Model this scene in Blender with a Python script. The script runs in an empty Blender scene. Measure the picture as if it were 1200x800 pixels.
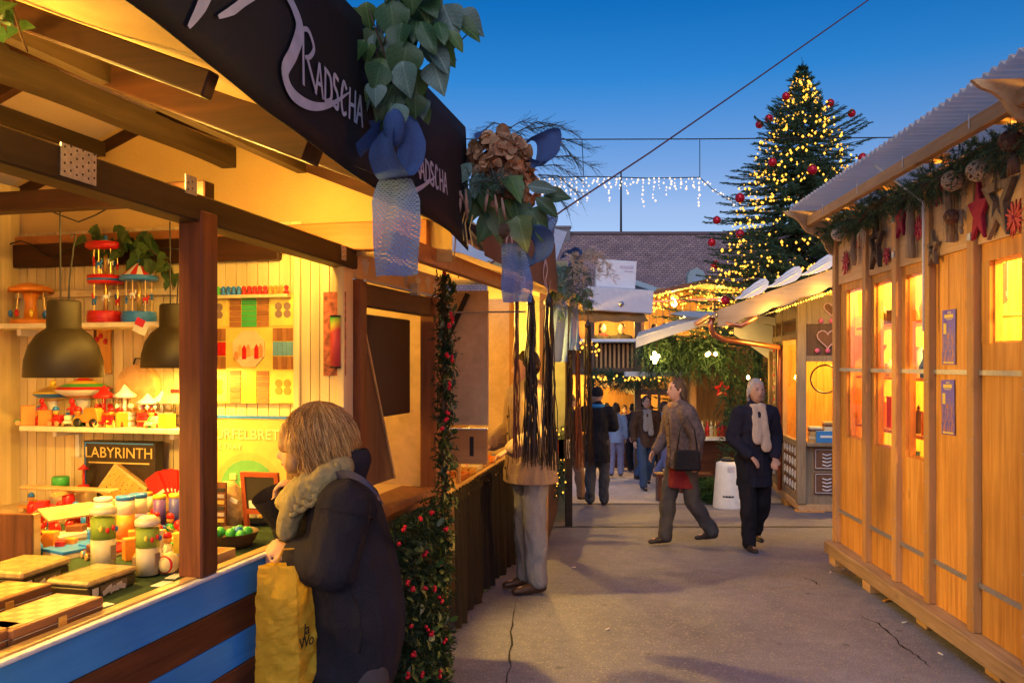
import bpy, bmesh, math, random
import numpy as np
from mathutils import Vector, Matrix, noise as mnoise
R = math.radians
sc = bpy.context.scene
col = sc.collection
random.seed(7)
rng = np.random.default_rng(11)
F = 1000.0                      # focal length in photo pixels (1200 wide -> 30 mm)
CAM = Vector((0.0, 0.0, 1.67))
cam_data = bpy.data.cameras.new('camera')
cam_data.lens = 30.0
cam_data.sensor_width = 36.0
cam_data.shift_y = 26.0 / 1200.0
cam_data.clip_start = 0.05
cam_data.clip_end = 2000.0
cam = bpy.data.objects.new('camera', cam_data)
cam.location = CAM
cam.rotation_euler = (R(90), 0, 0)
col.objects.link(cam)
sc.camera = cam
SUN_EL, SUN_ROT = R(15), R(180)
world = bpy.data.worlds.new('World')
sc.world = world
world.use_nodes = True
wn = world.node_tree
for n in list(wn.nodes):
    wn.nodes.remove(n)
w_out = wn.nodes.new('ShaderNodeOutputWorld')
w_bg = wn.nodes.new('ShaderNodeBackground')
w_sky = wn.nodes.new('ShaderNodeTexSky')
w_sky.sky_type = 'NISHITA'
w_sky.sun_disc = False
w_sky.sun_elevation = SUN_EL
w_sky.sun_rotation = SUN_ROT
w_sky.air_density = 1.0
w_sky.dust_density = 0.2
w_sky.ozone_density = 6.0
w_mix = wn.nodes.new('ShaderNodeMixRGB')
w_mix.blend_type = 'MULTIPLY'
w_mix.inputs[0].default_value = 1.0
w_tc = wn.nodes.new('ShaderNodeTexCoord')
w_sep = wn.nodes.new('ShaderNodeSeparateXYZ')
w_ramp = wn.nodes.new('ShaderNodeValToRGB')
el = w_ramp.color_ramp.elements
el[0].position = 0.0; el[0].color = (1.7, 1.06, 0.95, 1)
el[1].position = 0.55; el[1].color = (0.05, 0.50, 0.82, 1)
for pos, c in ((0.174, (1.65, 1.05, 0.95)), (0.22, (1.14, 0.92, 0.93)), (0.314, (0.24, 0.77, 0.98)), (0.386, (0.06, 0.62, 0.90))):
    e = el.new(pos); e.color = (*c, 1)
wn.links.new(w_tc.outputs['Generated'], w_sep.inputs[0])
wn.links.new(w_sep.outputs['Z'], w_ramp.inputs[0])
wn.links.new(w_ramp.outputs[0], w_mix.inputs[2])
w_bg.inputs[1].default_value = 0.13
wn.links.new(w_sky.outputs[0], w_mix.inputs[1])
wn.links.new(w_mix.outputs[0], w_bg.inputs[0])
wn.links.new(w_bg.outputs[0], w_out.inputs[0])
sun_data = bpy.data.lights.new('sun', 'SUN')
sun_data.energy = 1.5
sun_data.angle = R(50)
sun_data.color = (0.86, 0.86, 1.0)
sun = bpy.data.objects.new('sun', sun_data)
sun.rotation_euler = (R(50), 0, R(-12))
col.objects.link(sun)
vs = sc.view_settings
sc.display_settings.display_device = 'sRGB'
vs.view_transform = 'Standard'
vs.look = 'None'
vs.exposure = 0.0
vs.gamma = 1.0
vs.use_curve_mapping = False
sc.render.engine = 'CYCLES'
sc.cycles.use_denoising = True
sc.cycles.max_bounces = 6
sc.cycles.diffuse_bounces = 4
sc.cycles.transparent_max_bounces = 12
sc.cycles.sample_clamp_indirect = 6.0
sc.cycles.use_adaptive_sampling = True
WARM = (1.0, 0.55, 0.085)
LAMP = 2.7
def frame(x, y, z, deg):
    return Matrix.Translation((x, y, z)) @ Matrix.Rotation(R(deg), 4, 'Z')
LF = frame(-0.70, 3.72, 0, 76.02)     # toy stall: x along its front, y into the stall
RF = frame(2.76, 7.2, 0, 86.51)       # pine hut on the right: x along its wall, y towards the lane
JF = frame(-0.40, 5.32, 0, 80.4)      # jewellery stall
HF = frame(4.03, 11.9, -0.40, 82.3)   # gingerbread hut
def ray(px, py):
    return Vector(((px - 600) / F, 1.0, -(py - 426) / F))
def at(px, py, Y):
    return CAM + ray(px, py) * Y
def hit(px, py, fr, axis, val):
    inv = fr.inverted()
    o = inv @ CAM
    d = inv.to_3x3() @ ray(px, py)
    t = (val - o[axis]) / d[axis]
    return o + d * t
def ground_z(y):
    return -0.07 * min(max(y - 6.3, 0.0), 18.0)
def tag(o, label=None, cat=None, group=None, kind=None):
    if label: o['label'] = label
    if cat: o['category'] = cat
    if group: o['group'] = group
    if kind: o['kind'] = kind
    return o
def thing(name, label, cat, M=None, group=None):
    o = bpy.data.objects.new(name, None)
    o.empty_display_size = 0.1
    col.objects.link(o)
    if M is not None:
        o.matrix_world = M if isinstance(M, Matrix) else Matrix.Translation(M)
    tag(o, label, cat, group)
    return o
def copy_tree(o, parent=None):
    c = o.copy()
    col.objects.link(c)
    c.parent = parent
    for ch in [x for x in bpy.data.objects if x.parent == o]:
        copy_tree(ch, c)
    return c
class MB:
    def __init__(s):
        s.v = []; s.f = []; s.m = []; s.cur = 0; s.sm = []
        s.smooth = False
    def mat(s, i):
        s.cur = i; return s
    def add(s, vs, fs, M=None):
        b = len(s.v)
        if M is not None:
            vs = [M @ Vector(p) for p in vs]
        s.v.extend([tuple(p) for p in vs])
        for f in fs:
            s.f.append(tuple(i + b for i in f)); s.m.append(s.cur); s.sm.append(s.smooth)
        return s
    def box(s, x0, x1, y0, y1, z0, z1, M=None):
        vs = [(x0,y0,z0),(x1,y0,z0),(x1,y1,z0),(x0,y1,z0),(x0,y0,z1),(x1,y0,z1),(x1,y1,z1),(x0,y1,z1)]
        fs = [(0,3,2,1),(4,5,6,7),(0,1,5,4),(1,2,6,5),(2,3,7,6),(3,0,4,7)]
        return s.add(vs, fs, M)
    def bar(s, p0, p1, w, h, up=(0,0,1)):
        p0 = Vector(p0); p1 = Vector(p1); d = (p1 - p0).normalized()
        upv = Vector(up)
        if abs(d.dot(upv)) > 0.98: upv = Vector((0, 1, 0))
        a = d.cross(upv).normalized() * (w / 2); b = a.cross(d).normalized() * (h / 2)
        vs = []
        for p in (p0, p1):
            vs += [p - a - b, p + a - b, p + a + b, p - a + b]
        return s.add(vs, [(0,1,2,3),(7,6,5,4),(0,4,5,1),(1,5,6,2),(2,6,7,3),(3,7,4,0)])
    def tube(s, pts, rad, n=6, cap=True, k=1.0):
        pts = [Vector(p) for p in pts]
        if not hasattr(rad, '__len__'): rad = [rad] * len(pts)
        vs = []; fs = []
        prev = None
        for i, p in enumerate(pts):
            d = (pts[min(i+1, len(pts)-1)] - pts[max(i-1, 0)])
            if d.length < 1e-9: d = Vector((0,0,1))
            d.normalize()
            if prev is None:
                a = d.cross(Vector((0,0,1)))
                if a.length < 1e-3: a = d.cross(Vector((1,0,0)))
            else:
                a = prev - d * prev.dot(d)
                if a.length < 1e-6: a = d.cross(Vector((1,0,0)))
            a.normalize(); prev = a; b = d.cross(a)
            for j in range(n):
                t = 2 * math.pi * j / n
                vs.append(p + a * (math.cos(t) * rad[i]) + b * (math.sin(t) * rad[i] * k))
        for i in range(len(pts) - 1):
            for j in range(n):
                j2 = (j + 1) % n
                fs.append((i*n+j, i*n+j2, (i+1)*n+j2, (i+1)*n+j))
        if cap:
            fs.append(tuple(range(n-1, -1, -1)))
            fs.append(tuple((len(pts)-1)*n + j for j in range(n)))
        return s.add(vs, fs)
    def lathe(s, prof, n=16, M=None, flute=0.0, nf=0, cap=True):
        vs = []; fs = []
        for (r, z) in prof:
            for j in range(n):
                t = 2 * math.pi * j / n
                rr = r * (1 + (flute * math.cos(nf * t) if nf else 0))
                vs.append((rr * math.cos(t), rr * math.sin(t), z))
        for i in range(len(prof) - 1):
            for j in range(n):
                j2 = (j + 1) % n
                fs.append((i*n+j, i*n+j2, (i+1)*n+j2, (i+1)*n+j))
        if cap and prof[0][0] > 1e-4: fs.append(tuple(range(n-1, -1, -1)))
        if cap and prof[-1][0] > 1e-4: fs.append(tuple((len(prof)-1)*n + j for j in range(n)))
        return s.add(vs, fs, M)
    def prism(s, poly, d0, d1, M=None):
        n = len(poly)
        vs = [(p[0], d0, p[1]) for p in poly] + [(p[0], d1, p[1]) for p in poly]
        fs = [tuple(range(n)), tuple(range(2*n-1, n-1, -1))]
        for i in range(n):
            j = (i + 1) % n
            fs.append((i, i+n, j+n, j))
        return s.add(vs, fs, M)
    def grid(s, fn, nu, nv):
        vs = [fn(i / nu, j / nv) for j in range(nv + 1) for i in range(nu + 1)]
        fs = [(j*(nu+1)+i, j*(nu+1)+i+1, (j+1)*(nu+1)+i+1, (j+1)*(nu+1)+i) for j in range(nv) for i in range(nu)]
        return s.add(vs, fs)
    def ell(s, c, r, n=10, m=7, M=None):
        vs = []; fs = []
        for i in range(m + 1):
            a = math.pi * i / m
            for j in range(n):
                t = 2 * math.pi * j / n
                vs.append(Vector((c[0] + r[0]*math.sin(a)*math.cos(t), c[1] + r[1]*math.sin(a)*math.sin(t), c[2] - r[2]*math.cos(a))))
        for i in range(m):
            for j in range(n):
                j2 = (j + 1) % n
                fs.append((i*n+j, i*n+j2, (i+1)*n+j2, (i+1)*n+j))
        return s.add(vs, fs, M)
    def mesh(s, name, mats, smooth=False, bevel=0.0, weld=False):
        me = bpy.data.meshes.new(name)
        me.from_pydata(s.v, [], s.f)
        if not isinstance(mats, (list, tuple)): mats = [mats]
        for m in mats: me.materials.append(m)
        me.polygons.foreach_set('material_index', s.m)
        if smooth: me.polygons.foreach_set('use_smooth', [True] * len(s.f))
        elif any(s.sm): me.polygons.foreach_set('use_smooth', s.sm)
        if bevel or weld:
            bm = bmesh.new(); bm.from_mesh(me)
            if weld: bmesh.ops.remove_doubles(bm, verts=bm.verts, dist=1e-5)
            if bevel:
                ed = [e for e in bm.edges if len(e.link_faces) == 2 and e.calc_face_angle(0) > 0.7]
                bmesh.ops.bevel(bm, geom=ed, offset=bevel, segments=1, affect='EDGES', clamp_overlap=True)
            bmesh.ops.recalc_face_normals(bm, faces=bm.faces)
            bm.to_mesh(me); bm.free()
        me.update()
        return me
    def build(s, name, mats, parent=None, smooth=False, bevel=0.0, M=None, weld=False):
        o = bpy.data.objects.new(name, s.mesh(name, mats, smooth, bevel, weld))
        col.objects.link(o)
        if parent is not None: o.parent = parent
        if M is not None: o.matrix_basis = M
        return o
def link(name, me, parent=None, M=None):
    o = bpy.data.objects.new(name, me)
    col.objects.link(o)
    if parent is not None: o.parent = parent
    if M is not None: o.matrix_basis = M
    return o
def tri_mesh(name, V, Fc, mats, midx=None, smooth=False):
    V = np.asarray(V, dtype=np.float32); Fc = np.asarray(Fc, dtype=np.int32)
    k = Fc.shape[1]
    me = bpy.data.meshes.new(name)
    me.vertices.add(len(V)); me.vertices.foreach_set('co', V.ravel())
    me.loops.add(Fc.size); me.loops.foreach_set('vertex_index', Fc.ravel())
    me.polygons.add(len(Fc))
    me.polygons.foreach_set('loop_start', np.arange(0, Fc.size, k, dtype=np.int32))
    me.polygons.foreach_set('loop_total', np.full(len(Fc), k, dtype=np.int32))
    if not isinstance(mats, (list, tuple)): mats = [mats]
    for m in mats: me.materials.append(m)
    if midx is not None: me.polygons.foreach_set('material_index', np.asarray(midx, dtype=np.int32))
    if smooth: me.polygons.foreach_set('use_smooth', np.ones(len(Fc), dtype=bool))
    me.update(calc_edges=True); me.validate()
    return me
def T(x, y, z): return Matrix.Translation((x, y, z))
def RX(d): return Matrix.Rotation(R(d), 4, 'X')
def RY(d): return Matrix.Rotation(R(d), 4, 'Y')
def RZ(d): return Matrix.Rotation(R(d), 4, 'Z')
def SC(x, y, z): return Matrix.Diagonal((x, y, z, 1))
MATS = {}
def newmat(name):
    m = bpy.data.materials.new(name); m.use_nodes = True
    nt = m.node_tree
    b = nt.nodes['Principled BSDF']
    return m, nt, b
def plain(name, c, rough=0.6, metal=0.0, var=0.12, scale=18.0, bump=0.0, spec=0.4, trans=0.0, randv=0.0, subs=0.0):
    if name in MATS: return MATS[name]
    m, nt, b = newmat(name); L = nt.links
    tc = nt.nodes.new('ShaderNodeTexCoord')
    ns = nt.nodes.new('ShaderNodeTexNoise'); ns.inputs['Scale'].default_value = scale; ns.inputs['Detail'].default_value = 5
    L.new(tc.outputs['Object'], ns.inputs['Vector'])
    ra = nt.nodes.new('ShaderNodeMapRange'); ra.inputs['From Min'].default_value = 0.3; ra.inputs['From Max'].default_value = 0.7
    ra.inputs['To Min'].default_value = 1 - var; ra.inputs['To Max'].default_value = 1 + var
    L.new(ns.outputs['Fac'], ra.inputs['Value'])
    last = ra.outputs[0]
    if randv:
        oi = nt.nodes.new('ShaderNodeObjectInfo')
        r2 = nt.nodes.new('ShaderNodeMapRange'); r2.inputs['To Min'].default_value = 1 - randv; r2.inputs['To Max'].default_value = 1 + randv
        L.new(oi.outputs['Random'], r2.inputs['Value'])
        mu = nt.nodes.new('ShaderNodeMath'); mu.operation = 'MULTIPLY'
        L.new(last, mu.inputs[0]); L.new(r2.outputs[0], mu.inputs[1]); last = mu.outputs[0]
    mx = nt.nodes.new('ShaderNodeVectorMath'); mx.operation = 'SCALE'
    mx.inputs[0].default_value = c[:3]
    L.new(last, mx.inputs['Scale'])
    L.new(mx.outputs[0], b.inputs['Base Color'])
    b.inputs['Roughness'].default_value = rough
    b.inputs['Metallic'].default_value = metal
    b.inputs['Specular IOR Level'].default_value = spec
    if trans:
        b.inputs['Transmission Weight'].default_value = trans
    if bump:
        bp = nt.nodes.new('ShaderNodeBump'); bp.inputs['Strength'].default_value = bump; bp.inputs['Distance'].default_value = 0.01
        L.new(ns.outputs['Fac'], bp.inputs['Height']); L.new(bp.outputs[0], b.inputs['Normal'])
    MATS[name] = m
    return m
def wood(name, c1, c2, axis='z', scale=1.0, knots=0.0, rough=0.6, bump=0.15, randv=0.12, spec=0.3):
    if name in MATS: return MATS[name]
    m, nt, b = newmat(name); L = nt.links
    N = nt.nodes.new
    tc = N('ShaderNodeTexCoord'); oi = N('ShaderNodeObjectInfo')
    ofs = N('ShaderNodeVectorMath'); ofs.operation = 'SCALE'; ofs.inputs[0].default_value = (7.3, 3.1, 5.7)
    L.new(oi.outputs['Random'], ofs.inputs['Scale'])
    ad = N('ShaderNodeVectorMath'); L.new(tc.outputs['Object'], ad.inputs[0]); L.new(ofs.outputs[0], ad.inputs[1])
    mp = N('ShaderNodeMapping')
    s = [26*scale, 26*scale, 26*scale]; s['xyz'.index(axis)] = 1.6*scale
    mp.inputs['Scale'].default_value = s
    L.new(ad.outputs[0], mp.inputs['Vector'])
    n1 = N('ShaderNodeTexNoise'); n1.inputs['Scale'].default_value = 1.0; n1.inputs['Detail'].default_value = 6; n1.inputs['Roughness'].default_value = 0.62; n1.inputs['Distortion'].default_value = 0.6
    L.new(mp.outputs[0], n1.inputs['Vector'])
    cr = N('ShaderNodeValToRGB')
    cr.color_ramp.elements[0].position = 0.32; cr.color_ramp.elements[0].color = (*c1, 1)
    cr.color_ramp.elements[1].position = 0.68; cr.color_ramp.elements[1].color = (*c2, 1)
    L.new(n1.outputs['Fac'], cr.inputs[0])
    last = cr.outputs[0]
    if knots:
        mp2 = N('ShaderNodeMapping'); s2 = [6.5, 6.5, 6.5]; s2['xyz'.index(axis)] = 2.6
        mp2.inputs['Scale'].default_value = s2
        L.new(ad.outputs[0], mp2.inputs['Vector'])
        vo = N('ShaderNodeTexVoronoi'); vo.inputs['Scale'].default_value = 1.0
        L.new(mp2.outputs[0], vo.inputs['Vector'])
        kr = N('ShaderNodeMapRange'); kr.inputs['From Min'].default_value = 0.05; kr.inputs['From Max'].default_value = 0.15
        kr.inputs['To Min'].default_value = knots; kr.inputs['To Max'].default_value = 0.0
        L.new(vo.outputs['Distance'], kr.inputs['Value'])
        kx = N('ShaderNodeMixRGB'); kx.inputs[2].default_value = (c1[0]*0.35, c1[1]*0.28, c1[2]*0.25, 1)
        L.new(kr.outputs[0], kx.inputs[0]); L.new(last, kx.inputs[1]); last = kx.outputs[0]
    n2 = N('ShaderNodeTexNoise'); n2.inputs['Scale'].default_value = 2.3; n2.inputs['Detail'].default_value = 3
    L.new(ad.outputs[0], n2.inputs['Vector'])
    r2 = N('ShaderNodeMapRange'); r2.inputs['From Min'].default_value = 0.3; r2.inputs['From Max'].default_value = 0.7; r2.inputs['To Min'].default_value = 0.86; r2.inputs['To Max'].default_value = 1.12
    L.new(n2.outputs['Fac'], r2.inputs['Value'])
    r3 = N('ShaderNodeMapRange'); r3.inputs['To Min'].default_value = 1 - randv; r3.inputs['To Max'].default_value = 1 + randv
    L.new(oi.outputs['Random'], r3.inputs['Value'])
    mu = N('ShaderNodeMath'); mu.operation = 'MULTIPLY'; L.new(r2.outputs[0], mu.inputs[0]); L.new(r3.outputs[0], mu.inputs[1])
    sv = N('ShaderNodeVectorMath'); sv.operation = 'SCALE'; L.new(last, sv.inputs[0]); L.new(mu.outputs[0], sv.inputs['Scale'])
    L.new(sv.outputs[0], b.inputs['Base Color'])
    b.inputs['Roughness'].default_value = rough
    b.inputs['Specular IOR Level'].default_value = spec
    bp = N('ShaderNodeBump'); bp.inputs['Strength'].default_value = bump; bp.inputs['Distance'].default_value = 0.004
    L.new(n1.outputs['Fac'], bp.inputs['Height']); L.new(bp.outputs[0], b.inputs['Normal'])
    MATS[name] = m
    return m
def emit(name, c, strength, sample=False):
    if name in MATS: return MATS[name]
    m, nt, b = newmat(name)
    b.inputs['Base Color'].default_value = (*c, 1)
    b.inputs['Emission Color'].default_value = (*c, 1)
    b.inputs['Emission Strength'].default_value = strength
    m.cycles.emission_sampling = 'FRONT' if sample else 'NONE'
    MATS[name] = m
    return m
def cloth(name, c, scale=160.0, trans=0.0, rough=0.9, bump=0.25, var=0.15, alpha=None, fold=0.0):
    """woven fabric; trans = share of light let through; alpha = open weave gaps"""
    if name in MATS: return MATS[name]
    m, nt, b = newmat(name); L = nt.links; N = nt.nodes.new
    tc = N('ShaderNodeTexCoord')
    n1 = N('ShaderNodeTexNoise'); n1.inputs['Scale'].default_value = scale; n1.inputs['Detail'].default_value = 2
    n2 = N('ShaderNodeTexNoise'); n2.inputs['Scale'].default_value = 3.5; n2.inputs['Detail'].default_value = 4
    L.new(tc.outputs['Object'], n1.inputs['Vector']); L.new(tc.outputs['Object'], n2.inputs['Vector'])
    ad = N('ShaderNodeMath'); ad.operation = 'ADD'; L.new(n1.outputs['Fac'], ad.inputs[0]); L.new(n2.outputs['Fac'], ad.inputs[1])
    ra = N('ShaderNodeMapRange'); ra.inputs['From Min'].default_value = 0.6; ra.inputs['From Max'].default_value = 1.4
    ra.inputs['To Min'].default_value = 1 - var; ra.inputs['To Max'].default_value = 1 + var
    L.new(ad.outputs[0], ra.inputs['Value'])
    sv = N('ShaderNodeVectorMath'); sv.operation = 'SCALE'; sv.inputs[0].default_value = c
    L.new(ra.outputs[0], sv.inputs['Scale']); L.new(sv.outputs[0], b.inputs['Base Color'])
    b.inputs['Roughness'].default_value = rough; b.inputs['Specular IOR Level'].default_value = 0.15
    bp = N('ShaderNodeBump'); bp.inputs['Strength'].default_value = bump; bp.inputs['Distance'].default_value = 0.003
    L.new(n1.outputs['Fac'], bp.inputs['Height']); L.new(bp.outputs[0], b.inputs['Normal'])
    if fold:
        n3 = N('ShaderNodeTexNoise'); n3.inputs['Scale'].default_value = 7; n3.inputs['Detail'].default_value = 4; n3.inputs['Distortion'].default_value = 1.2
        mp = N('ShaderNodeMapping'); mp.inputs['Scale'].default_value = (1, 1, .55); mp.inputs['Rotation'].default_value = (.3, .5, 0)
        L.new(tc.outputs['Object'], mp.inputs[0]); L.new(mp.outputs[0], n3.inputs['Vector'])
        b2 = N('ShaderNodeBump'); b2.inputs['Strength'].default_value = fold; b2.inputs['Distance'].default_value = 0.05
        L.new(n3.outputs['Fac'], b2.inputs['Height']); L.new(bp.outputs[0], b2.inputs['Normal']); L.new(b2.outputs[0], b.inputs['Normal'])
    out = nt.nodes['Material Output']; last = b.outputs[0]
    if trans:
        tr = N('ShaderNodeBsdfTranslucent'); L.new(sv.outputs[0], tr.inputs[0])
        mx = N('ShaderNodeMixShader'); mx.inputs[0].default_value = trans
        L.new(last, mx.inputs[1]); L.new(tr.outputs[0], mx.inputs[2]); last = mx.outputs[0]
    if alpha:
        w1 = N('ShaderNodeTexWave'); w1.bands_direction = 'Z'; w1.inputs['Scale'].default_value = alpha; w1.inputs['Distortion'].default_value = 1.2; w1.inputs['Detail Scale'].default_value = 6
        w2 = N('ShaderNodeTexWave'); w2.bands_direction = 'DIAGONAL'; w2.inputs['Scale'].default_value = alpha; w2.inputs['Distortion'].default_value = 1.2; w2.inputs['Detail Scale'].default_value = 6
        L.new(tc.outputs['Object'], w1.inputs['Vector']); L.new(tc.outputs['Object'], w2.inputs['Vector'])
        mm = N('ShaderNodeMath'); mm.operation = 'MAXIMUM'; L.new(w1.outputs['Fac'], mm.inputs[0]); L.new(w2.outputs['Fac'], mm.inputs[1])
        mr = N('ShaderNodeMapRange'); mr.inputs['From Min'].default_value = 0.25; mr.inputs['From Max'].default_value = 0.5; mr.inputs['To Min'].default_value = 0.35
        L.new(mm.outputs[0], mr.inputs['Value'])
        tp = N('ShaderNodeBsdfTransparent'); mx = N('ShaderNodeMixShader')
        L.new(mr.outputs[0], mx.inputs[0]); L.new(tp.outputs[0], mx.inputs[1]); L.new(last, mx.inputs[2]); last = mx.outputs[0]
    L.new(last, out.inputs['Surface'])
    MATS[name] = m
    return m
def leafmat(name, c, rough=0.45, randv=0.35):
    if name in MATS: return MATS[name]
    m = plain(name, c, rough, 0, 0.25, 25, 0, 0.4, 0, randv)
    nt = m.node_tree; b = nt.nodes['Principled BSDF']
    if randv:      # pale midrib and side veins in each leaf's own coordinates
        N = nt.nodes.new; K = nt.links.new
        def mt(op, a, b_=None):
            n = N('ShaderNodeMath'); n.operation = op
            for i, q in enumerate((a, b_)):
                if q is None: continue
                if isinstance(q, (int, float)): n.inputs[i].default_value = q
                else: K(q, n.inputs[i])
            return n.outputs[0]
        tc = N('ShaderNodeTexCoord'); sp = N('ShaderNodeSeparateXYZ'); K(tc.outputs['Object'], sp.inputs[0])
        ax = mt('ABSOLUTE', sp.outputs['X'])
        rib = mt('LESS_THAN', ax, .016)
        sv_ = mt('LESS_THAN', mt('FRACT', mt('MULTIPLY', mt('SUBTRACT', sp.outputs['Y'], mt('MULTIPLY', ax, .8)), 8.0)), .10)
        vn = mt('MULTIPLY', mt('MAXIMUM', rib, mt('MULTIPLY', sv_, .6)), .55)
        src = b.inputs['Base Color'].links[0].from_socket
        mv = N('ShaderNodeMixRGB'); K(vn, mv.inputs[0]); K(src, mv.inputs[1]); mv.inputs[2].default_value = (min(1, c[0]*2.6+.03), min(1, c[1]*2.2+.03), min(1, c[2]*2.2+.02), 1)
        K(mv.outputs[0], b.inputs['Base Color'])
    tr = nt.nodes.new('ShaderNodeBsdfTranslucent'); tr.inputs[0].default_value = (c[0]*1.3, c[1]*1.3, c[2]*0.8, 1)
    mx = nt.nodes.new('ShaderNodeMixShader'); mx.inputs[0].default_value = 0.2
    nt.links.new(b.outputs[0], mx.inputs[1]); nt.links.new(tr.outputs[0], mx.inputs[2])
    nt.links.new(mx.outputs[0], nt.nodes['Material Output'].inputs['Surface'])
    return m
def glassmat(name, c=(1, 1, 1), rough=0.02, mix=0.85):
    if name in MATS: return MATS[name]
    m, nt, b = newmat(name)
    tp = nt.nodes.new('ShaderNodeBsdfTransparent'); tp.inputs[0].default_value = (*c, 1)
    gl = nt.nodes.new('ShaderNodeBsdfGlossy'); gl.inputs['Roughness'].default_value = rough
    mx = nt.nodes.new('ShaderNodeMixShader'); lw = nt.nodes.new('ShaderNodeLayerWeight'); lw.inputs[0].default_value = 0.5
    pw = nt.nodes.new('ShaderNodeMath'); pw.operation = 'POWER'; pw.inputs[1].default_value = 5.0; nt.links.new(lw.outputs['Facing'], pw.inputs[0])
    fr = nt.nodes.new('ShaderNodeMath'); fr.operation = 'MULTIPLY_ADD'; fr.inputs[1].default_value = 0.4; fr.inputs[2].default_value = 0.03; nt.links.new(pw.outputs[0], fr.inputs[0])
    nt.links.new(fr.outputs[0], mx.inputs[0]); nt.links.new(tp.outputs[0], mx.inputs[1]); nt.links.new(gl.outputs[0], mx.inputs[2])
    nt.links.new(mx.outputs[0], nt.nodes['Material Output'].inputs['Surface'])
    MATS[name] = m
    return m
def bulb_light(name, parent, loc, power, c=WARM, radius=0.04, typ='POINT', spot=None, rot=None):
    d = bpy.data.lights.new(name, typ); d.energy = power * LAMP; d.color = c
    if typ in ('POINT', 'SPOT'): d.shadow_soft_size = radius
    if typ == 'SPOT':
        d.spot_size = R(spot); d.spot_blend = 0.5
    o = bpy.data.objects.new(name, d); col.objects.link(o)
    o.parent = parent; o.location = loc
    if rot: o.rotation_euler = rot
    return o
m_pine = wood('pine', (0.48, 0.20, 0.035), (0.72, 0.37, 0.085), 'z', 1.0, 0.75)
m_pine_x = wood('pine_x', (0.45, 0.26, 0.11), (0.60, 0.38, 0.19), 'x', 1.0, 0.5)
m_pine_post = wood('pine_post', (0.46, 0.23, 0.07), (0.60, 0.33, 0.12), 'z', 1.0, 0.3)
m_ply = wood('plywood', (0.50, 0.36, 0.20), (0.62, 0.46, 0.27), 'x', 0.5, 0.2)
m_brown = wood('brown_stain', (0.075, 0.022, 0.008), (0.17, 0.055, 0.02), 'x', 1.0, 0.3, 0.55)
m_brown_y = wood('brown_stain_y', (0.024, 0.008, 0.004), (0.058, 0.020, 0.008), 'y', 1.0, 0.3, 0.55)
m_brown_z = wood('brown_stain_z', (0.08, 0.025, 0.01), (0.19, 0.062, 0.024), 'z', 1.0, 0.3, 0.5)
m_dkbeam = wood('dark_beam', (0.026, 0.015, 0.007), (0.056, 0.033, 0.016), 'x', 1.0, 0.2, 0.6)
m_cream = wood('cream_plank', (0.64, 0.50, 0.25), (0.76, 0.62, 0.34), 'z', 0.8, 0.12, 0.5, 0.08)
m_blue = wood('blue_paint', (0.03, 0.24, 0.70), (0.06, 0.33, 0.82), 'x', 0.7, 0.25, 0.35, 0.08)
m_white = plain('white_paint', (0.75, 0.75, 0.73), 0.5, 0, 0.06, 12)
m_black = plain('black_metal', (0.015, 0.015, 0.016), 0.45, 0, 0.1)
m_steel = plain('steel', (0.55, 0.55, 0.56), 0.35, 0.9, 0.08, 30)
m_galv = plain('galvanised', (0.45, 0.46, 0.48), 0.5, 0.6, 0.2, 60)
m_cable = plain('cable', (0.015, 0.013, 0.012), 0.5)
m_paper = plain('paper', (0.75, 0.72, 0.62), 0.7, 0, 0.05)
m_red = plain('red_paint', (0.55, 0.015, 0.015), 0.3, 0, 0.08)
m_tblue = plain('toy_blue', (0.03, 0.18, 0.6), 0.3, 0, 0.08)
m_tyel = plain('toy_yellow', (0.8, 0.55, 0.05), 0.3, 0, 0.08)
m_tgreen = plain('toy_green', (0.06, 0.40, 0.08), 0.3, 0, 0.08)
m_gold = plain('gold_tin', (0.75, 0.5, 0.15), 0.3, 0.7, 0.08)
m_greenery = [leafmat('ivy_green', (0.028, 0.075, 0.022)), leafmat('ivy_light', (0.06, 0.12, 0.03)), leafmat('olive_leaf', (0.10, 0.14, 0.05)), leafmat('blue_green', (0.09, 0.16, 0.13))]
m_berry = plain('red_berry', (0.62, 0.008, 0.025), 0.25, 0, 0.05)
m_fir = leafmat('fir_needle', (0.045, 0.10, 0.055), 0.6, 0.0)
m_fir2 = leafmat('fir_needle_light', (0.075, 0.16, 0.085), 0.6, 0.0)
m_bark = wood('bark', (0.05, 0.03, 0.018), (0.15, 0.10, 0.06), 'z', 1.2, 0.0, 0.9, 0.6)
m_bulb = emit('warm_bulb', (1.0, 0.48, 0.045), 2.6)
m_bulbw = emit('icicle_bulb', (1.0, 0.74, 0.50), 1.3)
m_lampglow = emit('lamp_glow', (1.0, 0.62, 0.2), 40.0)
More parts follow.
